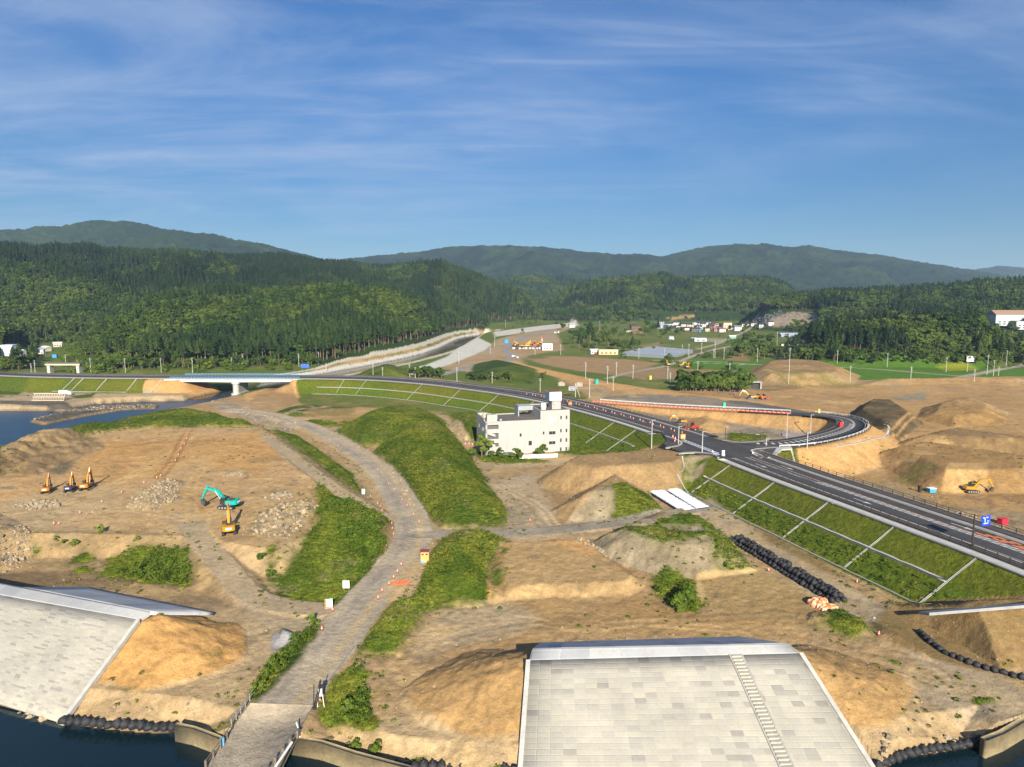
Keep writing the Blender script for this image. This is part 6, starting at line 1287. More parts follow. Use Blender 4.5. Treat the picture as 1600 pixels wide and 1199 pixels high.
def tarp(px, py, sx, sy, sz, rz, label, mats, seed):
    rg = np.random.default_rng(seed); n = 26; us = np.linspace(0, 2 * math.pi, n, endpoint=False); V = []; prof = [(1.0, 0), (1.02, .35), (.9, .75), (.6, .98), (.25, 1.02)]
    for r_, h_ in prof:
        for u_ in us: k = 1 + .10 * math.sin(3 * u_ + seed) + .07 * math.sin(7 * u_ + r_ * 5) + rg.normal() * .035; V.append((r_ * k * sx * math.copysign(abs(math.cos(u_)) ** .7, math.cos(u_)), r_ * k * sy * math.copysign(abs(math.sin(u_)) ** .7, math.sin(u_)), sz * h_ * (1 + rg.normal() * .06)))
    fs = [(j * n + i, j * n + (i + 1) % n, (j + 1) * n + (i + 1) % n, (j + 1) * n + i) for j in range(4) for i in range(n)] + [tuple(range(4 * n, 5 * n))]
    mb = MB(); mb.add(V, fs); o = mb.build('tarpaulin_bundle', mats); x, y, z = hit(px, py); o.location = (x, y, z - .1); o.rotation_euler = (0, 0, rz); return tag(o, label, 'bundle')
def blotch(name, c1, c2, sc=1.2, lo=.45, hi=.55):
    m, nt, b = newmat(name); g = N(nt, 'ShaderNodeTexCoord'); n = noise(nt, sc, 3, .6, g.outputs['Object']); mx = N(nt, 'ShaderNodeMix', data_type='RGBA'); nt.links.new(mrange(nt, n.outputs[0], lo, hi, 0, 1), mx.inputs[0]); mx.inputs[6].default_value = (*c1, 1); mx.inputs[7].default_value = (*c2, 1); nt.links.new(mx.outputs[2], b.inputs['Base Color']); b.inputs['Roughness'].default_value = .6; return m
M_OT = blotch('orange beige sheet', (.70, .16, .03), (.62, .46, .30)); tarp(1279, 946, 1.7, 1.3, 1.4, .4, 'orange and beige tarpaulin bundle, upper of two by the bag stack', M_OT, 1); tarp(1293, 953, 1.7, 1.1, 1.1, .1, 'orange and beige tarpaulin bundle, lower of two by the bag stack', M_OT, 2)
def tarprow(q, label):
    p = [np.array(at(*k, 2.7) + (2.7,)) for k in q]; z0 = 2.45; p0 = np.array([p[0][0], p[0][1], z0]); root = empty('covered_stack', tuple(p0), 0, label, 'stack', 'white covered stacks'); n, m = 24, 5; V = []; rg = np.random.default_rng(len(label)); h = .85
    for j in range(n + 1):
        for i in range(m + 1):
            s, t = i / m, j / n; b = (p[0] * (1 - s) + p[1] * s) * (1 - t) + (p[3] * (1 - s) + p[2] * s) * t; e = min(i, m - i) == 0 or j in (0, n); V.append((b[0] - p[0][0], b[1] - p[0][1], h - (.22 if e else 0) + .07 * abs(math.sin(t * 11 * math.pi)) + rg.normal() * .02))
    o = mesh_np('cover', V, [(j * (m + 1) + i, j * (m + 1) + i + 1, (j + 1) * (m + 1) + i + 1, (j + 1) * (m + 1) + i) for j in range(n) for i in range(m)], plain('white sheet', (.80, .80, .80), .5, 0, .04), True, parent=root)
    c = [k - p[0] for k in p]; mb = MB(); cc = sum(c) / 4; q4 = [cc + (k - cc) * .96 for k in c]; mb.add([(k[0], k[1], -.3) for k in q4] + [(k[0], k[1], h - .14) for k in q4], [(0, 1, 5, 4), (1, 2, 6, 5), (2, 3, 7, 6), (3, 0, 4, 7), (3, 2, 1, 0), (4, 5, 6, 7)]); mb.build('side', plain('navy side', (.03, .04, .10), .6), root)
tarprow([(1011, 768), (1034, 765.5), (1086, 797), (1064, 801)], 'white covered stack with dark sides, row beside the grey green heap'); tarprow([(1037, 765), (1057, 763), (1108, 794), (1087, 797)], 'white covered stack with dark sides, row nearer the grass slope')
# black bulk bags
M_BAG = plain('black bag', (.020, .020, .022), .7, 0, .25, 3, .5); bags = []
for s in range(5):
    rg = np.random.default_rng(s); mb = MB(); n = 12; V = []; prof = [(.35, 0), (.56, .06), (.62, .45), (.58, .8), (.36, 1.0), (.12, 1.08), (.16, 1.22)]
    for r_, h_ in prof:
        for i in range(n): a = 2 * math.pi * i / n; k = 1 + rg.normal() * .08 + .08 * math.cos(4 * a + s) + .05 * math.sin(3 * a); V.append((r_ * k * math.cos(a), r_ * k * math.sin(a), h_ + rg.normal() * .05))
    fs = [(j * n + i, j * n + (i + 1) % n, (j + 1) * n + (i + 1) % n, (j + 1) * n + i) for j in range(len(prof) - 1) for i in range(n)] + [tuple(range((len(prof) - 1) * n, len(prof) * n)), tuple(range(n - 1, -1, -1))]
    mb.add(V, fs); bags.append([mb.build('bulk_bag', M_BAG, None, True), False])
def bag(loc, label, group, sc=1.0):
    b = random.choice(bags); o = b[0].copy() if b[1] else b[0]
    if b[1]: COL.objects.link(o)
    b[1] = True; o.location = loc; o.rotation_euler = (random.uniform(-.12, .12), random.uniform(-.12, .12), random.uniform(0, 6.28)); o.scale = (sc * random.uniform(.82, 1.02), sc * random.uniform(.82, 1.02), sc * random.uniform(.58, .95)); tag(o, label, 'bulk bag', group)
pa, pb = Vector(hit(1150, 846)), Vector(hit(1322, 948)); d = (pb - pa); Ls = d.length; d.normalize(); nr_ = Vector((-d.y, d.x, 0)); n = int(Ls / 1.13)
for k in range(n):
    for r_, zz_, offs in ((3, 0, (-1.15, 0, 1.15)), (2, .98, (-.58, .58))):
        for o_ in offs:
            if zz_ and (k < 1 or random.random() < .05): continue
            p = pa + d * (k * 1.13 + random.uniform(-.08, .08)) + nr_ * (o_ + random.uniform(-.1, .1)); bag((p.x, p.y, gz(p.x, p.y) + zz_ - .04), 'black bulk bag in the long stack below the grass slope', 'black bags in the long stack')
def bagline(s, label, group, sp=1.12, sc=1.0, z=None):
    p = np.array([hit(*map(float, q.split(','))) if z is None else at(*map(float, q.split(',')), z) + (z,) for q in s.split()]); A = arc(p)
    for t in np.arange(0, A[-1], sp): q = [np.interp(t, A, p[:, j]) for j in range(3)]; bag((q[0], q[1], (gz(q[0], q[1]) - .05) if z is None else z), label, group, sc)
bagline("1438,990 1452,1004 1475,1021 1510,1036 1545,1048 1600,1062", 'black bulk bag in the curved row at the foot of the brown bank', 'black bags at the brown bank', 1.1, .95)
bagline("1372,1199 1420,1180 1470,1172 1508,1166 1542,1156", 'black bulk bag in the row along the water in the lower right', 'black bags along the lower right shore', 1.1, 1.0, .5); bagline("100,1130 140,1134 190,1137 240,1139 272,1141", 'black bulk bag in the row along the water beside the left sea wall', 'black bags beside the left sea wall', 1.1, 1.1, .6); bagline("556,1188 600,1198 680,1203 750,1207 812,1209", 'black bulk bag in the row along the water beside the large sea wall', 'black bags beside the large sea wall', 1.1, 1.1, .6)
# small things by the causeway
x, y, z = hit(501, 1104); eb = empty('signal_board', (x, y, z), .35, 'grey board on white legs with dark hood beside the causeway', 'sign'); mb = MB(); mb.box((0, 0, 2.0), (.55, .12, 1.1)); mb.build('panel', plain('grey face', (.5, .48, .50), .5), eb); mb = MB(); mb.box((.1, .15, 2.7), (.6, .35, .5)); mb.build('hood', C_BLACK, eb)
for s in (-.3, .3): mb = MB(); mb.tube((s * 1.5, -.3, 0), (s, 0, 1.5), .06, 6); mb.build('leg', C_WHITE, eb)
mb = MB(); mb.box((-.1, -.2, 1.15), (.22, .2, .3)); mb.build('lamp', C_ORG, eb)
for k, (px, dx, h, lab) in enumerate([(490, .1, 3.3, 'upright black post beside the causeway sign board'), (492, .9, 3.9, 'leaning black post beside the causeway sign board')]):
    x, y, z = hit(px, 1108); mb = MB(); mb.tube((0, 0, -.3), (dx, .2, h), .09, 8, .07); mb.box((0, 0, .1), (.35, .35, .3)); tag(mb.build('post', C_DARK), lab, 'post').location = (x, y, z)
x, y, z = hit(469, 1154); mb = MB(); mb.tube((0, 0, -.2), (-.1, 0, 1.1), .09, 8); mb.tube((-.1, 0, 1.08), (-.42, 0, 2.2), .09, 8); tag(mb.build('bent_post', C_WHITE), 'bent white post at the end of the right causeway railing', 'post').location = (x, y, z)
x, y = at(347, 1163, 3.2); mb = MB(); mb.cbox((0, 0, .45), (.55, .4, .9), .06); mb.box((.1, 0, .95), (.3, .2, .2)); tag(mb.build('blue_drum', plain('sky blue', (.12, .42, .70), .5)), 'light blue drum hung on the left causeway railing', 'drum').location = (x, y, 3.0)
def smallbox(px, py, d, col, label, name, cat, rz=.2, roof=None):
    x, y, z = hit(px, py); r_ = empty(name, (x, y, z), rz, label, cat); mb = MB(); mb.cbox((0, 0, d[2] / 2), d, min(d) * .08); mb.build('body', plain('box %s' % (col,), col, .5), r_); mb = MB(); mb.box((0, 0, d[2] + .08), (d[0] * 1.06, d[1] * 1.06, .16)); mb.build('lid', plain('box %s' % (roof or col,), roof or col, .5), r_); return r_
smallbox(932, 600, (2, 2, 3), (.01, .35, .32), 'teal site toilet on the weedy ground behind the building', 'site_toilet', 'toilet'); smallbox(1131, 637, (1.3, 1.3, 2.4), (.05, .55, .22), 'green site toilet beside the loop branch', 'site_toilet', 'toilet'); smallbox(1313, 670, (1.3, 1.3, 2.3), (.70, .03, .02), 'red cabinet on the inner edge of the loop road', 'cabinet', 'cabinet')
smallbox(1455, 769, (2.1, 1.5, 1.1), (.04, .30, .62), 'blue and white tank on the bare ground beyond the highway', 'tank', 'tank', .2, (.75, .78, .8)); smallbox(1437, 769, (.8, .8, 1.7), (.03, .03, .03), 'black upright sack left of the blue and white tank', 'sack', 'sack'); smallbox(1566, 819, (1.9, 1.5, 1.3), (.55, .02, .04), 'red tank with pale end beyond the blue direction sign', 'tank', 'tank', .3)
smallbox(374, 567, (5, 4, 3), (.02, .20, .60), 'blue sheeted shed at the wood edge behind the bridge', 'shed', 'shed'); smallbox(1093, 519.5, (4, 3, 3), (.02, .15, .55), 'bright blue sheeted heap among the village houses', 'shed', 'shed'); smallbox(86, 559, (4, 3, 3), (.03, .25, .45), 'small blue shed among the left hillside trees', 'shed', 'shed'); smallbox(791, 536, (5, 3, 4), (.02, .25, .60), 'blue cabin on the far valley road', 'cabin', 'cabin'); smallbox(1279, 647, (1, 1, 2.2), (.75, .6, .02), 'yellow marker box at the top of the loop', 'marker', 'marker'); smallbox(1016, 593, (1.5, 1.5, 2.4), (.55, .6, .08), 'yellow green toilet beside the orange dirt road', 'site_toilet', 'toilet')
for px, py, lab in ((877, 603, 'rugged concrete block, one of two ruined bridge ends, nearer the river'), (905, 604, 'rugged concrete block, one of two ruined bridge ends, nearer the dirt road')): tarp(px, py, 2.2, 1.6, 2.6, 0, lab, plain('ruin concrete', (.32, .28, .22), .95, 0, .25, .6, .5), px)['category'] = 'ruin'
x, y, z = hit(1172, 607); mb = MB(); cv = empty('culvert', (x, y, z), -.1, 'dark box culvert mouth beside the thicket', 'culvert'); mb.box((0, 0, 4.2), (13, 5, .8)); mb.box((5.9, 0, 1.8), (1.0, 5, 4.2)); mb.box((-6.4, 0, 1.8), (.5, 5, 4.2)); mb.build('frame', C_GUT, cv); mb = MB(); mb.box((-.4, .8, 1.8), (11.6, 3.2, 4.1)); mb.build('opening', C_BLACK, cv)
# crib wall on the left shore
x, y, z = hit(75, 627); cw = MB()
for j in range(5):
    for i in range(13): cw.box((-8 + i * 1.35 + (j % 2) * .3, j * .5, .5 + j * .85), (.55 if j % 2 else 1.3, .8, .5 if j % 2 == 0 else .6))
tag(cw.build('crib_wall', plain('crib concrete', (.46, .38, .28), .95, 0, .15)), 'tan concrete crib wall of stacked beams at the left shore', 'wall').location = (x, y, z)
# gravestones on the hillside
mb = MB(); mb.box((0, 0, .3), (2.4, 2.2, .6)); mb.box((0, .3, .8), (1.3, 1.1, .5)); mb.box((0, .3, 1.9), (.8, .7, 1.9)); gs0 = mb.build('gravestone', plain('grave granite', (.10, .10, .11), .6, 0, .5, .12)); tag(gs0, 'grey gravestone in the terraced graveyard above the village', 'gravestone', 'gravestones on the hillside'); random.seed(9)
for k in range(120):
    if k < 90: t = random.random(); px = 1172 + t * 52 + random.uniform(-4, 4); py = 506 - t * 17 + random.uniform(-4, 5)
    elif k < 112: px = random.uniform(1226, 1252); py = random.uniform(489, 496)
    else: px = random.uniform(1255, 1270); py = random.uniform(495, 498)
    o = gs0 if k == 0 else gs0.copy()
    if k: COL.objects.link(o)
    x, y, z = hit(px, py); o.location = (x, y, z); s = random.uniform(.6, 1.1); o.scale = (s, s, s * random.uniform(.8, 1.2)); o.rotation_euler = (0, 0, random.uniform(-.3, .3))
# ------------------------------------------------------------------ foliage
def leafmat(name, c1, c2, big=60, tr=.25):
    m, nt, b = newmat(name); g = N(nt, 'ShaderNodeNewGeometry'); oi = N(nt, 'ShaderNodeObjectInfo')
    n = noise(nt, 1 / big, 3, .6, g.outputs['Position']); n2 = noise(nt, .5, 2, .6, g.outputs['Position'])
    mx = N(nt, 'ShaderNodeMix', data_type='RGBA'); f = N(nt, 'ShaderNodeMath', operation='ADD'); nt.links.new(mrange(nt, n.outputs[0], .38, .62, -.4, .8), f.inputs[0]); nt.links.new(mrange(nt, oi.outputs['Random'], 0, 1, -.1, .5), f.inputs[1]); f.use_clamp = True
    nt.links.new(f.outputs[0], mx.inputs[0]); mx.inputs[6].default_value = (*c1, 1); mx.inputs[7].default_value = (*c2, 1)
    nt.links.new(vscale(nt, mx.outputs[2], mul(nt, mrange(nt, n2.outputs[0], .3, .7, .75, 1.25), mrange(nt, oi.outputs['Random'], 0, 1, .8, 1.2))), b.inputs['Base Color'])
    b.inputs['Roughness'].default_value = .85; b.inputs['Specular IOR Level'].default_value = .12
    return m
LM_CED = leafmat('cedar needles', (.018, .037, .010), (.040, .062, .014)); LM_BRD = leafmat('broad leaves', (.030, .058, .009), (.070, .098, .016)); LM_CED_SHADE = leafmat('shade-tinted cedar needles', (.011, .027, .009), (.024, .042, .012)); LM_SHR = leafmat('shrub leaves', (.06, .10, .010), (.10, .135, .016), 12); LM_TUF = leafmat('long grass', (.056, .092, .007), (.150, .160, .018), 14); LM_DRY = leafmat('dry grass', (.15, .13, .05), (.11, .12, .04), 10)  # second cedar colour is darkened to paint in the weaker sun on far gentle slopes
M_BARK = plain('bark', (.20, .135, .09), .95, 0, .25, 2)
def quads(P, S, rg, flat=.0, up=None):
    """leaf faces of size S at points P, turned at random"""
    n = len(P); a = rg.normal(size=(n, 3)); a /= np.linalg.norm(a, axis=1)[:, None]; r = rg.normal(size=(n, 3))
    if up is not None: r = r * flat + up
    b = np.cross(a, r); b /= np.linalg.norm(b, axis=1)[:, None] + 1e-9; a = np.cross(b, r) if up is not None else a
    a /= np.linalg.norm(a, axis=1)[:, None] + 1e-9
    S = np.broadcast_to(np.asarray(S, float), (n,))[:, None]; V = np.stack([P - a * S - b * S * .6, P + a * S * .2 - b * S * .8, P + a * S + b * S * .5, P - a * S * .3 + b * S * .8], 1)
    return V.reshape(-1, 3), np.arange(4 * n).reshape(-1, 4)
def cedar_geo(seed, h=19.0, base=.42, w=2.6, n=240):
    rg = np.random.default_rng(seed); t = rg.random(n) ** .85; z = h * (base + (1 - base) * t); r = (w * (1 - t ** 1.7) ** .9 + .2) * np.sqrt(rg.random(n)) * (1 + .35 * np.sin(t * 40 + seed)); a = rg.random(n) * 6.283
    P = np.stack([r * np.cos(a), r * np.sin(a), z - .25 * r], 1); out = np.stack([np.cos(a), np.sin(a), .7 + 0 * a], 1)
    return quads(P, (.5 + .5 * rg.random(n)) * (1.15 - .5 * t), rg, .32, out)
def broad_geo(seed, h=12.0, w=4.6, n=300, k=9, low=.25):
    rg = np.random.default_rng(seed); C = np.stack([rg.normal(size=k) * w * .42, rg.normal(size=k) * w * .42, h * (low + .2 + (.8 - low - .0) * rg.random(k) * .85)], 1); R_ = w * (.34 + .22 * rg.random(k))
    i = rg.integers(0, k, n); d = rg.normal(size=(n, 3)); d /= np.linalg.norm(d, axis=1)[:, None]; d[:, 2] = np.where(d[:, 2] < -.3, -d[:, 2], d[:, 2])
    P = C[i] + d * (R_[i] * (.78 + .25 * rg.random(n)))[:, None] * np.array([1, 1, .8]); return quads(P, (.10 + .10 * rg.random(n)) * w, rg, .32, d)
def tuft_geo(seed, n=44, w=.6, h=.6):
    rg = np.random.default_rng(seed); a = rg.random(n) * 6.283; r = w * np.sqrt(rg.random(n)); P = np.stack([r * np.cos(a), r * np.sin(a), h * .5 * (.5 + rg.random(n)) * (1 - .4 * r / w)], 1)
    out = np.stack([np.cos(a) * .45, np.sin(a) * .45, 1.0 + 0 * a], 1); return quads(P, .09 + .11 * rg.random(n), rg, .28, out)
def trunk(h, r, lean=0): mb = MB(); mb.tube((0, 0, -1.0), (lean * .5, 0, h * .55), r, 6, r * .75); mb.tube((lean * .5, 0, h * .55), (lean, 0, h), r * .75, 6, r * .25); return mb
def limbs(mb, h, n, rg):
    for k in range(n): a = rg.random() * 6.28; z = h * (.3 + .4 * rg.random()); L = h * .25; mb.tube((0, 0, z), (L * math.cos(a), L * math.sin(a), z + L * .8), .14, 5, .05)
    return mb
def tree_mesh(name, geo, lm, tk=None):
    V, Q = geo; o = mesh_np(name, V, Q, lm, False); me = o.data
    if tk is not None:
        n = len(V); VV = np.concatenate([V, np.array(tk.v)]); me2 = bpy.data.meshes.new(name); fs = [tuple(q) for q in Q] + [tuple(i + n for i in f) for f in tk.f]; me2.from_pydata([tuple(v) for v in VV], [], fs); me2.materials.append(lm); me2.materials.append(M_BARK); mi = np.zeros(len(fs), np.int32); mi[len(Q):] = 1; me2.polygons.foreach_set('material_index', mi); o.data = me2; bpy.data.meshes.remove(me)
    COL.objects.unlink(o); return o
def scatter(name, pts, idx, sc, rot, protos, label, cat, tilt=0):
    src = bpy.data.collections.new(name + ' shapes')
    for k, o in enumerate(protos): o.name = '%s_shape_%02d' % (name, k); src.objects.link(o)
    me = bpy.data.meshes.new(name); me.vertices.add(len(pts)); me.vertices.foreach_set('co', np.asarray(pts, np.float32).ravel())
    for nm, ty, v in (('pick', 'INT', idx), ('size', 'FLOAT', sc), ('turn', 'FLOAT', rot)): a = me.attributes.new(nm, ty, 'POINT'); a.data.foreach_set('value', np.asarray(v, np.int32 if ty == 'INT' else np.float32))
    o = bpy.data.objects.new(name, me); COL.objects.link(o); tag(o, label, cat, None, 'stuff')
    ng = bpy.data.node_groups.new(name, 'GeometryNodeTree'); ng.interface.new_socket('Geometry', in_out='INPUT', socket_type='NodeSocketGeometry'); ng.interface.new_socket('Geometry', in_out='OUTPUT', socket_type='NodeSocketGeometry')
    gi, go = ng.nodes.new('NodeGroupInput'), ng.nodes.new('NodeGroupOutput'); ip = ng.nodes.new('GeometryNodeInstanceOnPoints'); ci = ng.nodes.new('GeometryNodeCollectionInfo'); ci.inputs[0].default_value = src; ci.inputs['Separate Children'].default_value = True; ci.inputs['Reset Children'].default_value = True
    def attr(nm, ty): n = ng.nodes.new('GeometryNodeInputNamedAttribute'); n.data_type = ty; n.inputs[0].default_value = nm; return n.outputs[0]
    ng.links.new(gi.outputs[0], ip.inputs['Points']); ng.links.new(ci.outputs[0], ip.inputs['Instance']); ip.inputs['Pick Instance'].default_value = True; ng.links.new(attr('pick', 'INT'), ip.inputs['Instance Index'])
    cx_ = ng.nodes.new('ShaderNodeCombineXYZ'); ng.links.new(attr('turn', 'FLOAT'), cx_.inputs[2]); ng.links.new(cx_.outputs[0], ip.inputs['Rotation']); ng.links.new(attr('size', 'FLOAT'), ip.inputs['Scale']); ng.links.new(ip.outputs[0], go.inputs[0])
    md = o.modifiers.new('scatter', 'NODES'); md.node_group = ng; return o
# what can be seen of the ground from about the camera's place
TAN = (GZ - CZ) / GY; HORZ = np.maximum.accumulate(TAN, 0)
def visible(x, y, z, lift, margin=.012):
    i = np.clip(np.searchsorted(Yr_, y) - 1, 0, len(Yr_) - 1); j = np.clip(((x / y - Uc[0]) / (Uc[1] - Uc[0])).astype(int), 0, len(Uc) - 1); return (z + lift - CZ) / y > HORZ[i, j] - margin
def gridv(A, x, y):
    i = np.clip(np.searchsorted(Yr_, y) - 1, 0, len(Yr_) - 1); j = np.clip(np.rint((x / y - Uc[0]) / (Uc[1] - Uc[0])).astype(int), 0, len(Uc) - 1); return A[i, j]
rg = np.random.default_rng(21)
sp = 5.6; gx_, gy_ = np.meshgrid(np.arange(-2400, 2400, sp), np.arange(480, 2740, sp)); fx = (gx_ + rg.uniform(-.48, .48, gx_.shape) * sp).ravel(); fy = (gy_ + rg.uniform(-.48, .48, gy_.shape) * sp).ravel()
k = np.abs(fx / fy) < .93; fx, fy = fx[k], fy[k]; k = rg.random(len(fx)) < np.minimum(1, (950 / fy) ** 1.35); fx, fy = fx[k], fy[k]
fz = gza(fx, fy); hh_ = gridv(hh, fx, fy); k = (hh_ > 1.2) & visible(fx, fy, fz, 16); fx, fy, fz, hh_ = fx[k], fy[k], fz[k], hh_[k]
# clearings: graveyard, school, knoll house, village gardens, a bare scar
CLR = [PL(zc_, s) for zc_, s in ((22, "1165,512 1178,498 1222,484 1262,486 1280,498 1262,508 1210,516 1180,520"),)]
keep = pathd(CHAN, fx, fy, 60)[0] > 33
def px_of(x, y, z): dz = CZ - z; c, s = math.cos(PH), math.sin(PH); w_ = y * c + dz * s; return 800 + F * x / w_, 599.5 + F * (dz * c - y * s) / w_
ppx, ppy = px_of(fx, fy, fz)
for (x0, y0, x1, y1) in ((1168, 484, 1280, 516), (1212, 530, 1268, 549), (1222, 519, 1252, 530), (1536, 494, 1602, 526), (1274, 518, 1292, 528), (1020, 488, 1165, 500), (177, 514, 207, 530), (1275, 512, 1312, 522), (0, 534, 48, 568), (58, 536, 100, 556), (1560, 525, 1590, 545)): keep &= ~((ppx > x0) & (ppx < x1) & (ppy > y0) & (ppy < y1))
fx, fy, fz, hh_, ppx, ppy = fx[keep], fy[keep], fz[keep], hh_[keep], ppx[keep], ppy[keep]
pc = fbm(fx, fy, 160, 3, 61) + .35 * fbm(fx, fy, 40, 2, 63); edge = (hh_ > 3) & (hh_ < 15) & (ppx > 225) & (ppx < 840) & (fbm(fx, fy, 70, 2, 66) > -.12); low = (hh_ < 9) & ~edge
ced = (pc > np.where((fy > 1020) & (ppx < 800), -.40, .30)) & ~low | edge & (rg.random(len(fx)) < .85) | (rg.random(len(fx)) < .08)
ht = np.where(ced, .78 + .4 * rg.random(len(fx)), .75 + .5 * rg.random(len(fx))) * np.where(low & ~ced, .62, 1.0) * np.clip(.95 + (fy - 900) / 4500, .95, 1.25)
CE = [tree_mesh('cedar', cedar_geo(s, 19, b, w, 300), LM_CED, trunk(17, .26)) for s, b, w in ((1, .45, 2.5), (2, .38, 2.9), (3, .58, 2.4), (4, .3, 2.7))]
CE_SHADE = [tree_mesh('cedar', cedar_geo(s, 19, b, w, 210), LM_CED_SHADE, trunk(17, .26)) for s, b, w in ((11, .4, 2.6), (12, .36, 3.0), (13, .3, 2.5))]
BD = [tree_mesh('broadleaf', broad_geo(s, h, w, 400, 12), LM_BRD, limbs(trunk(h * .7, .28), h, 4, np.random.default_rng(s))) for s, h, w in ((5, 12, 4.6), (6, 13, 4.0), (7, 10.5, 5.0), (8, 12, 4.2))]
order = np.argsort(fy); indiv = np.zeros(len(fx), bool)
vis2 = visible(fx, fy, fz, 10, .0015)
for want, n_ in ((ced, 140), (~ced, 140)):
    c_ = [i for i in order if want[i] and vis2[i] and -30 < ppx[i] < 1630][:n_]; indiv[c_] = True
s_ = ~indiv; pick = np.where(ced, np.where(edge, 2, rg.integers(0, 4, len(fx))), 4 + rg.integers(0, 4, len(fx)))
dk = ced & ~edge & (((fy > 1040) & (ppx < 690) & (fbm(fx, fy, 140, 2, 67) > -.45)) | ((ppx > 800) & (rg.random(len(fx)) < .72))); pick = np.where(dk, 8 + rg.integers(0, 3, len(fx)), pick)  # far-left slopes and right-hand hills take the cedars with shade in their colour
scatter('forest', np.stack([fx, fy, fz - .3], 1)[s_], pick[s_], ht[s_], rg.random(s_.sum()) * 6.28, CE + BD + CE_SHADE, 'dense mixed forest covering the hills', 'forest')
print('forest', s_.sum())
# nearest trees of the wood edge, each a tree of its own
def tree_proto(name, cat, geo, lm, tk, label, group):
    r_ = empty(name, (0, 0, 0), 0, label, cat, group); V, Q = geo; mesh_np('crown', V, Q, lm, False, parent=r_); tk.build('trunk', M_BARK, r_); return r_
TP = {}
def tree(kind, v, loc, sc, label, group, rot=None):
    key = (kind, v)
    if key not in TP:
        if kind == 'cedar': a = ('cedar_tree', 'tree', cedar_geo(30 + v, 19, (.55, .5, .6)[v], 2.6, 420), LM_CED, trunk(17, .27))
        elif kind == 'broad': a = ('broadleaf_tree', 'tree', broad_geo(40 + v, 12, (4.6, 4.2, 5)[v], 520), LM_BRD, limbs(trunk(8.5, .28), 12, 4, np.random.default_rng(v)))
        else: a = ('shrub', 'shrub', broad_geo(50 + v, 5, (2.3, 2.0, 2.6)[v], 420, 8, .0), LM_SHR, limbs(trunk(3, .12), 4, 4, np.random.default_rng(v)))
        TP[key] = [tree_proto(*a, '', None), False]
    p = TP[key]; o = copy_tree(p[0]) if p[1] else p[0]; p[1] = True; put(o, loc, random.uniform(0, 6.28) if rot is None else rot, label, group, sc); 
    if not group and 'group' in o: del o['group']
    return o
def edge_words(px):
    return 'at the foot of the wooded hill behind the highway' if px < 520 else 'at the wood edge along the river channel' if px < 900 else 'on the wooded knoll above the paddies'
for i in np.nonzero(indiv)[0]:
    w_ = edge_words(ppx[i]); c_ = ced[i]; tree('cedar' if c_ else 'broad', int(rg.integers(0, 3)), (fx[i], fy[i], fz[i] - .3), float(ht[i]), ('tall cedar with bare trunk ' if c_ else 'rounded leafy tree ') + w_, ('cedars ' if c_ else 'leafy trees ') + w_)
# single trees and thickets in the valley
def T(kind, v, px, py, sc, label, group=None): tree(kind, v, tuple(np.array(hit(px, py)) - [0, 0, .2 if kind != 'broad' else 2.2 * sc]), sc, label, group)
random.seed(5)
for k in range(9): T('broad', k % 3, 642 + k * 6, 589 + (k % 3), .62 + .2 * random.random(), 'dark leafy tree in the clump between highway and channel', 'trees in the clump between highway and channel')
for k in range(12): T('broad', k % 3, 732 + k * 6, 592 + (k % 3) * 1.5, .42 + .16 * random.random(), 'dark low tree in the thicket behind the highway', 'trees in the thicket behind the highway')
for k in range(42): tree('broad', k % 3, tuple(np.array(hit(1064 + (k % 21) * 5 + random.uniform(-2, 2), 611 - 7 * (k // 21) + (k % 21) * .1)) - [0, 0, 3.6]), .95 + .2 * random.random(), 'dark leafy tree in the dense row beside the orange dirt road', 'trees in the dense row by the orange dirt road')
for k, (px, py, s) in enumerate([(893, 527, 1.2), (902, 531, 1.3), (912, 536, 1.4), (922, 541, 1.5), (932, 540, 1.5), (942, 536, 1.3), (950, 541, 1.4), (958, 546, 1.1), (968, 548, 1.1), (978, 550, 1.0), (988, 551, .9), (990, 545, 1.0), (908, 522, 1.2), (918, 517, 1.2), (928, 525, 1.3), (946, 525, 1.2), (960, 522, 1.0), (905, 545, .9), (915, 548, .9), (925, 549, .8), (972, 510, 1.2), (1000, 522, 1.1), (1010, 525, 1.2), (1020, 520, 1.2), (1028, 524, 1.1), (1036, 528, 1.1), (1044, 520, 1.0), (1058, 524, 1.1), (1066, 522, 1.0), (1012, 512, 1.2), (1002, 505, 1.2), (1030, 503, 1.0), (880, 516, 1.1), (870, 510, 1.1), (955, 505, 1.2), (985, 503, 1.2), (940, 510, 1.2), (1052, 516, .8), (1140, 523, .8), (1160, 522, .9)]):
    T('cedar' if k % 7 == 3 else 'broad', k % 3, px, py, s, ('narrow cedar' if k % 7 == 3 else 'big dark leafy tree') + ' in the grove between far yard and village', 'cedars in the village grove' if k % 7 == 3 else 'leafy trees in the village grove')
for k, (px, py, s) in enumerate([(1145, 560, .9), (1152, 556, 1.1), (1160, 558, 1.2), (1168, 552, 1.3), (1176, 548, 1.3), (1186, 556, 1.2), (1194, 562, 1.0), (1204, 558, 1.1), (1214, 560, 1.0), (1226, 562, .9), (1255, 560, .9), (1268, 562, 1.0), (1282, 560, 1.0), (1165, 536, 1.2), (1178, 532, 1.2), (1190, 535, 1.2), (1202, 538, 1.1), (1246, 512, 1.2), (1254, 508, 1.1), (1238, 515, 1.0), (1268, 540, 1.1), (1278, 545, 1.2), (1290, 548, 1.1)]):
    T('broad', k % 3, px, py, s, 'dense leafy tree on the low knoll behind the paddies', 'leafy trees on the low knoll')
for px, py, s in ((1582, 521, 1.5), (1566, 524, .9), (1575, 556, 1.2), (1588, 558, 1.3), (1600, 556, 1.4), (1563, 552, 1.0), (1592, 545, 1.2)): T('broad', int(px) % 3, px, py, s, 'dark leafy tree on the slope below the school', 'trees below the school')
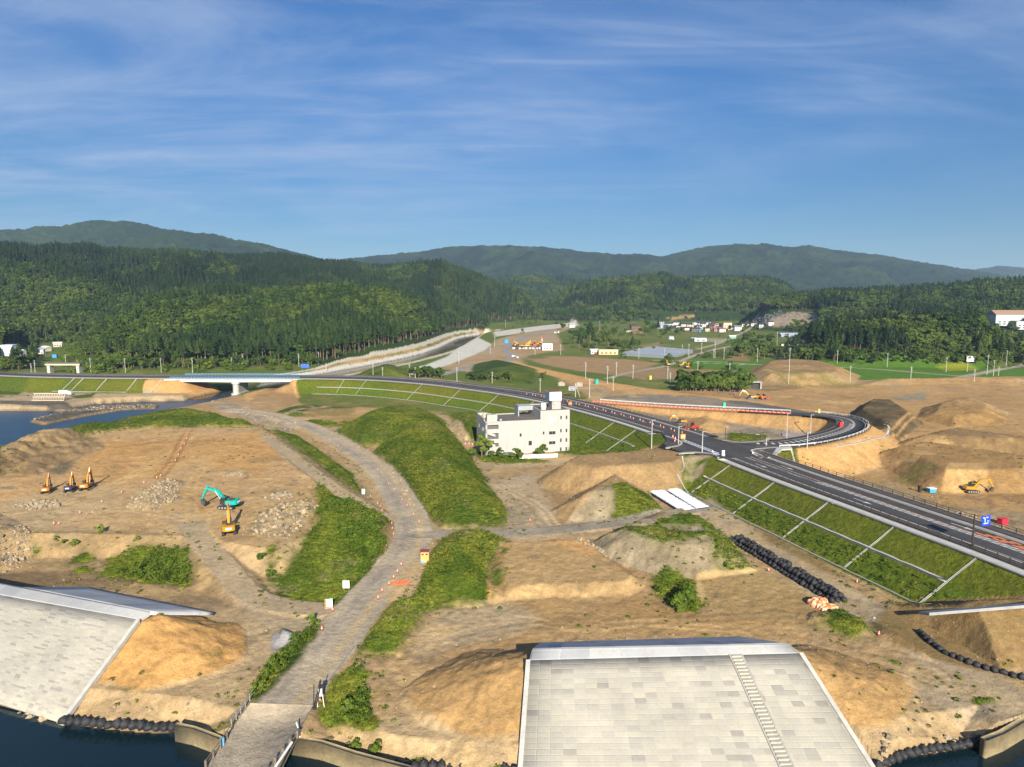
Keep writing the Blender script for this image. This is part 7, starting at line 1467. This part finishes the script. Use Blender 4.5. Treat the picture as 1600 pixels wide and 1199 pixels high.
for k, (px, py, s, v, lab) in enumerate([(753, 715, 1.75, 1, 'tallest green shrub at the corner of the white building'), (769, 715, .55, 0, 'low green shrub right of the tallest one by the white building'), (781, 715, .8, 1, 'pointed green shrub before the stair bay of the white building'), (800, 717, .5, 0, 'small green shrub left of the round one before the white building'), (810, 717, .8, 2, 'round green shrub before the low block of the white building'), (846, 712, .85, 2, 'round green shrub behind the low white wall')]): T('shrub', v, px, py, s, lab)
for k, (px, py, s, lab) in enumerate([(159, 832, .42, 'lone round bush on the lip of the soil platform'), (88, 845, .3, 'small bush high on the platform bank'), (100, 850, .28, 'small bush low on the platform bank'), (117, 855, .4, 'bush in the middle of the platform bank'), (214, 846, .32, 'small bush at the upper edge of the platform bank'), (407, 876, .4, 'bush beside the ramp track'), (424, 903, .4, 'bush on the eroded bank by the ramp track'), (543, 1118, .55, 'dark round bush in the weeds by the causeway'), (553, 1176, .35, 'bush on the quay wall end'), (586, 1182, .4, 'bush by the black bags beside the causeway'), (488, 978, .5, 'rounded bush at the top of the roadside weed strip'), (1070, 945, .7, 'dark green bush below the grey green mound'), (1058, 955, .55, 'lower dark bush below the grey green mound'), (1136, 888, .35, 'lone bush at the foot of the grey green mound')]): T('shrub', k % 3, px, py, s, lab)
# undergrowth at the foot of the woods
n = 5200; by = np.exp(rg.uniform(math.log(500), math.log(1500), n)); bx = rg.uniform(-.8, .8, n) * by; bh = gridv(hh, bx, by); bz = gza(bx, by)
nearf = np.zeros(n, bool)
for d_ in (8, 20): nearf |= gridv(hh, bx, by + d_) > .8
k = (bh < 3.5) & nearf & visible(bx, by, bz, 5) & (bz > 1.5) & (pathd(CHAN, bx, by, 40)[0] > 34) & ~np.isin(gridv(REG, bx, by), [REGN.index(n_) for n_ in ('paddy_field', 'crop_field', 'lane')])
SH = [tree_mesh('shrub', broad_geo(s, 5, 2.6, 130, 7, .0), LM_SHR) for s in (71, 72, 73)]
scatter('undergrowth', np.stack([bx, by, bz - .3], 1)[k], rg.integers(0, 3, k.sum()), rg.uniform(.6, 1.5, k.sum()), rg.random(k.sum()) * 6.28, SH, 'bright green undergrowth along the foot of the woods', 'undergrowth')
n = 2600; by = np.exp(rg.uniform(math.log(430), math.log(1500), n)); bx = rg.uniform(.0, .42, n) * by; bz = gza(bx, by); k = (gridv(REG, bx, by) == 0) & (fbm(bx, by, 60, 3, 95) > .02) & (gridv(GRS, bx, by) > .5) & (by > 470); qpx, qpy = px_of(bx, by, bz)
for (x0, y0, x1, y1) in ((965, 540, 1090, 565), (1020, 503, 1182, 535), (840, 540, 972, 560), (780, 525, 870, 560)): k &= ~((qpx > x0) & (qpx < x1) & (qpy > y0) & (qpy < y1) & (rg.random(n) < .9))
scatter('hedge_scrub', np.stack([bx, by, bz - .4], 1)[k], rg.integers(0, 3, k.sum()), rg.uniform(.5, 1.5, k.sum()), rg.random(k.sum()) * 6.28, [tree_mesh('shrub', broad_geo(s, 5, 2.6, 120, 7, .0), LM_BRD) for s in (74, 75, 76)], 'loose green scrub between fields and village', 'scrub')
# long grass and weeds on the near mounds, banks and verges
n = 700000; ty = np.sqrt(rg.uniform(68 ** 2, 330 ** 2, n)); tx = rg.uniform(-.86, .86, n) * ty; g_ = gridv(GRS, tx, ty); tz = gza(tx, ty)
k = (rg.random(n) < np.clip((g_ - .5) * 2.2, 0, 1) * np.clip(1.25 - ty / 330, .3, 1)) & visible(tx, ty, tz, 1, .02) & (tz > .4)
emb_ = gridv((dh < 7.6) | ((dh < 14.5) & (RNG.random(dh.shape) < .70)), tx, ty); k &= ~emb_; k &= gridv(dHaul, tx, ty) > 4.2
dse, _, _ = pathd(LOOP, tx, ty, 10); k &= dse > 6
tx, ty, tz = tx[k], ty[k], tz[k]; dry = (fbm(tx, ty, 11, 3, 77) > .35)
TU = [tree_mesh('tuft', tuft_geo(s, 52, .85, .30), LM_TUF) for s in (81, 82, 83)] + [tree_mesh('tuft', tuft_geo(s, 44, .85, .32), LM_DRY) for s in (84,)] + [tree_mesh('weed', broad_geo(s, 1.5, .8, 60, 6, .0), LM_SHR) for s in (85, 86)]
pick = np.where(dry & (rg.random(len(tx)) < .35), 3, rg.integers(0, 3, len(tx))); bushy = np.isin(gridv(REG, tx, ty), [REGN.index('grass_bank'), REGN.index('weed_bank')]); wd = (fbm(tx, ty, 7, 2, 79) > .1) & (rg.random(len(tx)) < np.where(bushy, .30, .03)); pick = np.where(wd, 4 + rg.integers(0, 2, len(tx)), pick)
scatter('grass', np.stack([tx, ty, tz - .06], 1), pick, rg.uniform(.5, 1.0, len(tx)) * np.where(gridv(REG, tx, ty) == REGN.index('grass_mound'), .8, 1.0), rg.random(len(tx)) * 6.28, TU, 'long green grass and weeds on mounds, banks and verges', 'grass')
print('tufts', len(tx))
# sparse weeds on bare soil, thicker round the grown patches
n = 60000; ty = np.sqrt(rg.uniform(75 ** 2, 300 ** 2, n)); tx = rg.uniform(-.82, .82, n) * ty; g_ = gridv(GRS, tx, ty); tz = gza(tx, ty); near = np.zeros(n)
for ax_, ay_ in ((3, 0), (-3, 0), (0, 3), (0, -3), (5, 5), (-5, -5)): near = np.maximum(near, gridv(GRS, tx + ax_, ty + ay_))
k = (g_ < .5) & (rg.random(n) < np.where(near > .7, .22, np.where(fbm(tx, ty, 22, 3, 90) > .28, .09, .006))) & (gridv(dHaul, tx, ty) > 5.2) & (gridv(dh, tx, ty) > 13.5) & (gridv(dl, tx, ty) > 7) & visible(tx, ty, tz, 1) & (tz > .5)
SW = [tree_mesh('weed', tuft_geo(s, 18, .4, .5), LM_TUF) for s in (91, 92)] + [tree_mesh('weed', tuft_geo(93, 18, .4, .5), LM_DRY)]
scatter('weeds', np.stack([tx, ty, tz - .05], 1)[k], rg.integers(0, 3, k.sum()), rg.uniform(.4, 1.2, k.sum()), rg.random(k.sum()) * 6.28, SW, 'scattered small weeds on the bare soil', 'weeds')
# broken rock spread over the soil platform
def stone(seed):
    rg_ = np.random.default_rng(seed); mb = MB(); mb.lathe([(.18, 0), (.5, .1), (.55, .32), (.3, .58), (.1, .62)], 6); V = np.array(mb.v); V *= 1 + rg_.normal(size=V.shape) * .13; mb.v = [tuple(v) for v in V]; return mb
ST = []
for s, c in ((1, (.28, .21, .125)), (2, (.20, .165, .12)), (3, (.33, .255, .16))): o = stone(s).build('stone', plain('stone %d' % s, c, .95, 0, .2, .7)); COL.objects.unlink(o); ST.append(o)
RK = [(PL(6.3, s), n_) for s, n_ in (("196,792 235,796 270,784 285,757 258,750 222,768", 420), ("388,836 450,840 492,800 488,780 440,788 402,806", 380), ("20,790 60,796 95,790 80,780 40,781", 260), ("-60,880 28,862 52,836 38,818 -60,880", 300), ("410,780 458,775 448,766", 120), ("350,745 385,742 378,737 357,738", 60))] + [(PL(2.5, "1470,812 1600,852 1600,838 1500,800"), 260), (PL(2.5, "880,850 930,856 960,880 935,872", ), 60), (PL(1, "51,656 100,643 240,636 240,631 140,636 65,650"), 300), (PL(.6, "0,1128 88,1139 100,1128 60,1120 0,1105"), 260), (PL(2.5, "400,640 470,660 450,675 350,640"), 260), (PL(2.5, "600,735 640,790 672,820 660,800 620,745"), 120), (PL(.4, "1380,1196 1540,1164 1530,1158 1390,1186"), 80)]
sx, sy = [], []
for q, n_ in RK:
    lo, hi = q.min(0), q.max(0); p_ = rg.uniform(lo, hi, (n_ * 5, 2)); d_ = sd(q, p_[:, 0], p_[:, 1]); p_ = p_[d_ < .8 * rg.normal(size=len(d_))][:n_]; sx += list(p_[:, 0]); sy += list(p_[:, 1])
sx, sy = np.array(sx), np.array(sy); sz = gza(sx, sy); scatter('rubble', np.stack([sx, sy, sz - .08], 1), rg.integers(0, 3, len(sx)), rg.gamma(3, .11, len(sx)) + .12, rg.random(len(sx)) * 6.28, ST, 'broken rock spread over soil and shore', 'rubble')

# loose stones and clods all over the works
n = 26000; ty = np.sqrt(rg.uniform(74 ** 2, 260 ** 2, n)); tx = rg.uniform(-.8, .8, n) * ty; tz = gza(tx, ty); k = (gridv(GRS, tx, ty) < .3) & (gridv(REG, tx, ty) != REGN.index('dirt_road')) & (rg.random(n) < .25 + .9 * np.clip(fbm(tx, ty, 15, 3, 97) + .1, 0, 1)) & (gridv(dHaul, tx, ty) > 4.6) & (gridv(dh, tx, ty) > 1) & (gridv(dl, tx, ty) > 6.5) & (tz > .3) & visible(tx, ty, tz, .5)
for cl, cr, cz_ in FACES:
    ex, ey = cr[0] - cl[0], cr[1] - cl[1]; L = math.hypot(ex, ey); ex /= L; ey /= L; s_ = (tx - cl[0]) * ex + (ty - cl[1]) * ey; t_ = (tx - cl[0]) * ey - (ty - cl[1]) * ex; k &= ~((t_ > -14) & (t_ < 26) & (s_ > -3) & (s_ < L + 5))
scatter('loose_stones', np.stack([tx, ty, tz - .05], 1)[k], rg.integers(0, 3, k.sum()), rg.gamma(2, .05, k.sum()) + .05, rg.random(k.sum()) * 6.28, [o.copy() for o in ST], 'loose stones and clods strewn over the bare soil', 'stones')
# ------------------------------------------------------------------ camera, light, air
cam = bpy.data.cameras.new('camera'); co = bpy.data.objects.new('camera', cam); COL.objects.link(co)
co.location = (0, 0, CZ); co.rotation_euler = (math.pi / 2 - PH, 0, 0)
cam.sensor_width = 36; cam.lens = 36 * F / 1600; cam.clip_start = .5; cam.clip_end = 40000
SC.camera = co
SUN_AZ = R(-9.5); SUN_EL = R(25)     # light travels towards azimuth SUN_AZ (clockwise from +Y)
sun = bpy.data.lights.new('sun', 'SUN'); sun.energy = 5.0; sun.angle = R(.5); sun.color = (1, .93, .80)
so = bpy.data.objects.new('sun', sun); COL.objects.link(so)
dirv = Vector((math.sin(SUN_AZ) * math.cos(SUN_EL), math.cos(SUN_AZ) * math.cos(SUN_EL), -math.sin(SUN_EL)))
so.rotation_euler = dirv.to_track_quat('-Z', 'Y').to_euler()
w = bpy.data.worlds.new('World'); SC.world = w; w.use_nodes = True
nt = w.node_tree; bg = nt.nodes['Background']
sky = nt.nodes.new('ShaderNodeTexSky'); sky.sky_type = 'NISHITA'; sky.sun_disc = False
sky.sun_elevation = SUN_EL; sky.sun_rotation = math.atan2(-dirv.x, -dirv.y); sky.altitude = 50; sky.air_density = 1.0; sky.dust_density = .25; sky.ozone_density = 2.6
# thin cirrus streaks, laid out on a flat ceiling high above the scene
tc = nt.nodes.new('ShaderNodeTexCoord'); sep = nt.nodes.new('ShaderNodeSeparateXYZ'); nt.links.new(tc.outputs['Generated'], sep.inputs[0])
def M(op, a, b=None):
    n = nt.nodes.new('ShaderNodeMath'); n.operation = op
    for i, s in enumerate((a, b)):
        if s is None: continue
        if isinstance(s, (int, float)): n.inputs[i].default_value = s
        else: nt.links.new(s, n.inputs[i])
    return n.outputs[0]
zc = M('ADD', M('MAXIMUM', sep.outputs['Z'], 0.0), .10)
cx = M('DIVIDE', sep.outputs['X'], zc); cy = M('DIVIDE', sep.outputs['Y'], zc)
cmb = nt.nodes.new('ShaderNodeCombineXYZ'); nt.links.new(cx, cmb.inputs[0]); nt.links.new(cy, cmb.inputs[1])
def cloud(rot, sc, scale, detail, lo, hi, amt, dist=.6):
    mp = nt.nodes.new('ShaderNodeMapping'); mp.inputs['Rotation'].default_value = (0, 0, R(rot)); mp.inputs['Scale'].default_value = (sc[0], sc[1], 1); nt.links.new(cmb.outputs[0], mp.inputs[0])
    n = nt.nodes.new('ShaderNodeTexNoise'); n.inputs['Scale'].default_value = scale; n.inputs['Detail'].default_value = detail; n.inputs['Roughness'].default_value = .62; n.inputs['Distortion'].default_value = dist
    nt.links.new(mp.outputs[0], n.inputs[0])
    r = nt.nodes.new('ShaderNodeMapRange'); r.interpolation_type = 'SMOOTHSTEP'; nt.links.new(n.outputs[0], r.inputs[0])
    for i, v in zip((1, 2, 3, 4), (lo, hi, 0, amt)): r.inputs[i].default_value = v
    return r.outputs[0]
c = M('ADD', cloud(35, (.5, 1.1), .8, 10, .37, .76, .62, 1.3), cloud(28, (.4, 1.4), 2.2, 10, .46, .85, .42, 1.0))
c = M('ADD', c, cloud(0, (1, 1), .45, 4, .35, .75, .34))
mk = nt.nodes.new('ShaderNodeMapRange'); mk.interpolation_type = 'SMOOTHSTEP'; nt.links.new(M('SUBTRACT', sep.outputs['Z'], M('MULTIPLY', sep.outputs['X'], .22)), mk.inputs[0])
for i, v in zip((1, 2, 3, 4), (.0, .30, .15, 1.15)): mk.inputs[i].default_value = v
c = M('MULTIPLY', M('MINIMUM', M('MULTIPLY', c, .8), .5), mk.outputs[0])
hs = nt.nodes.new('ShaderNodeHueSaturation'); hs.inputs['Saturation'].default_value = 1.32; nt.links.new(sky.outputs[0], hs.inputs['Color'])
mt = nt.nodes.new('ShaderNodeVectorMath'); mt.operation = 'MULTIPLY'; mt.inputs[1].default_value = (.56, .78, 1.0); nt.links.new(hs.outputs[0], mt.inputs[0])
mx = nt.nodes.new('ShaderNodeMix'); mx.data_type = 'RGBA'; nt.links.new(c, mx.inputs[0]); gr_ = nt.nodes.new('ShaderNodeMapRange'); gr_.interpolation_type = 'SMOOTHSTEP'; nt.links.new(sep.outputs['Z'], gr_.inputs[0])
for i, v in zip((1, 2, 3, 4), (0.0, .38, .66, 1.0)): gr_.inputs[i].default_value = v
sc_ = nt.nodes.new('ShaderNodeVectorMath'); sc_.operation = 'SCALE'; nt.links.new(mt.outputs[0], sc_.inputs[0]); nt.links.new(gr_.outputs[0], sc_.inputs['Scale'])
nt.links.new(sc_.outputs[0], mx.inputs[6]); mx.inputs[7].default_value = (4.6, 5.6, 7.6, 1)
nt.links.new(mx.outputs[2], bg.inputs[0]); bg.inputs[1].default_value = .054
# the air: far ridges fade to blue
hz = mesh_np('haze', [(x, y, z) for z in (-13.5, 640) for x, y in ((-13500, -300), (13500, -300), (13500, 12500), (-13500, 12500))], [(0, 3, 2, 1), (4, 5, 6, 7), (0, 1, 5, 4), (1, 2, 6, 5), (2, 3, 7, 6), (3, 0, 4, 7)], None)
hm = bpy.data.materials.new('haze'); hm.use_nodes = True; hn = hm.node_tree; hn.nodes.remove(hn.nodes['Principled BSDF'])
pv = hn.nodes.new('ShaderNodeVolumePrincipled'); pv.inputs['Color'].default_value = (.50, .71, 1, 1); pv.inputs['Density'].default_value = HAZE; pv.inputs['Anisotropy'].default_value = .0
hn.links.new(pv.outputs[0], hn.nodes['Material Output'].inputs['Volume']); hz.data.materials.append(hm)
tag(hz, 'thin bluish summer haze over the whole valley', 'haze', kind='stuff')
SC.view_settings.view_transform = 'Standard'; SC.view_settings.look = 'None'; SC.view_settings.exposure = EXPOSURE; SC.view_settings.gamma = 1; SC.view_settings.use_curve_mapping = False
SC.cycles.max_bounces = 5; SC.cycles.diffuse_bounces = 2; SC.cycles.glossy_bounces = 2; SC.cycles.volume_bounces = 0; SC.cycles.transparent_max_bounces = 4
SC.cycles.use_denoising = True
try: SC.cycles.denoiser = 'OPENIMAGEDENOISE'
except Exception: pass
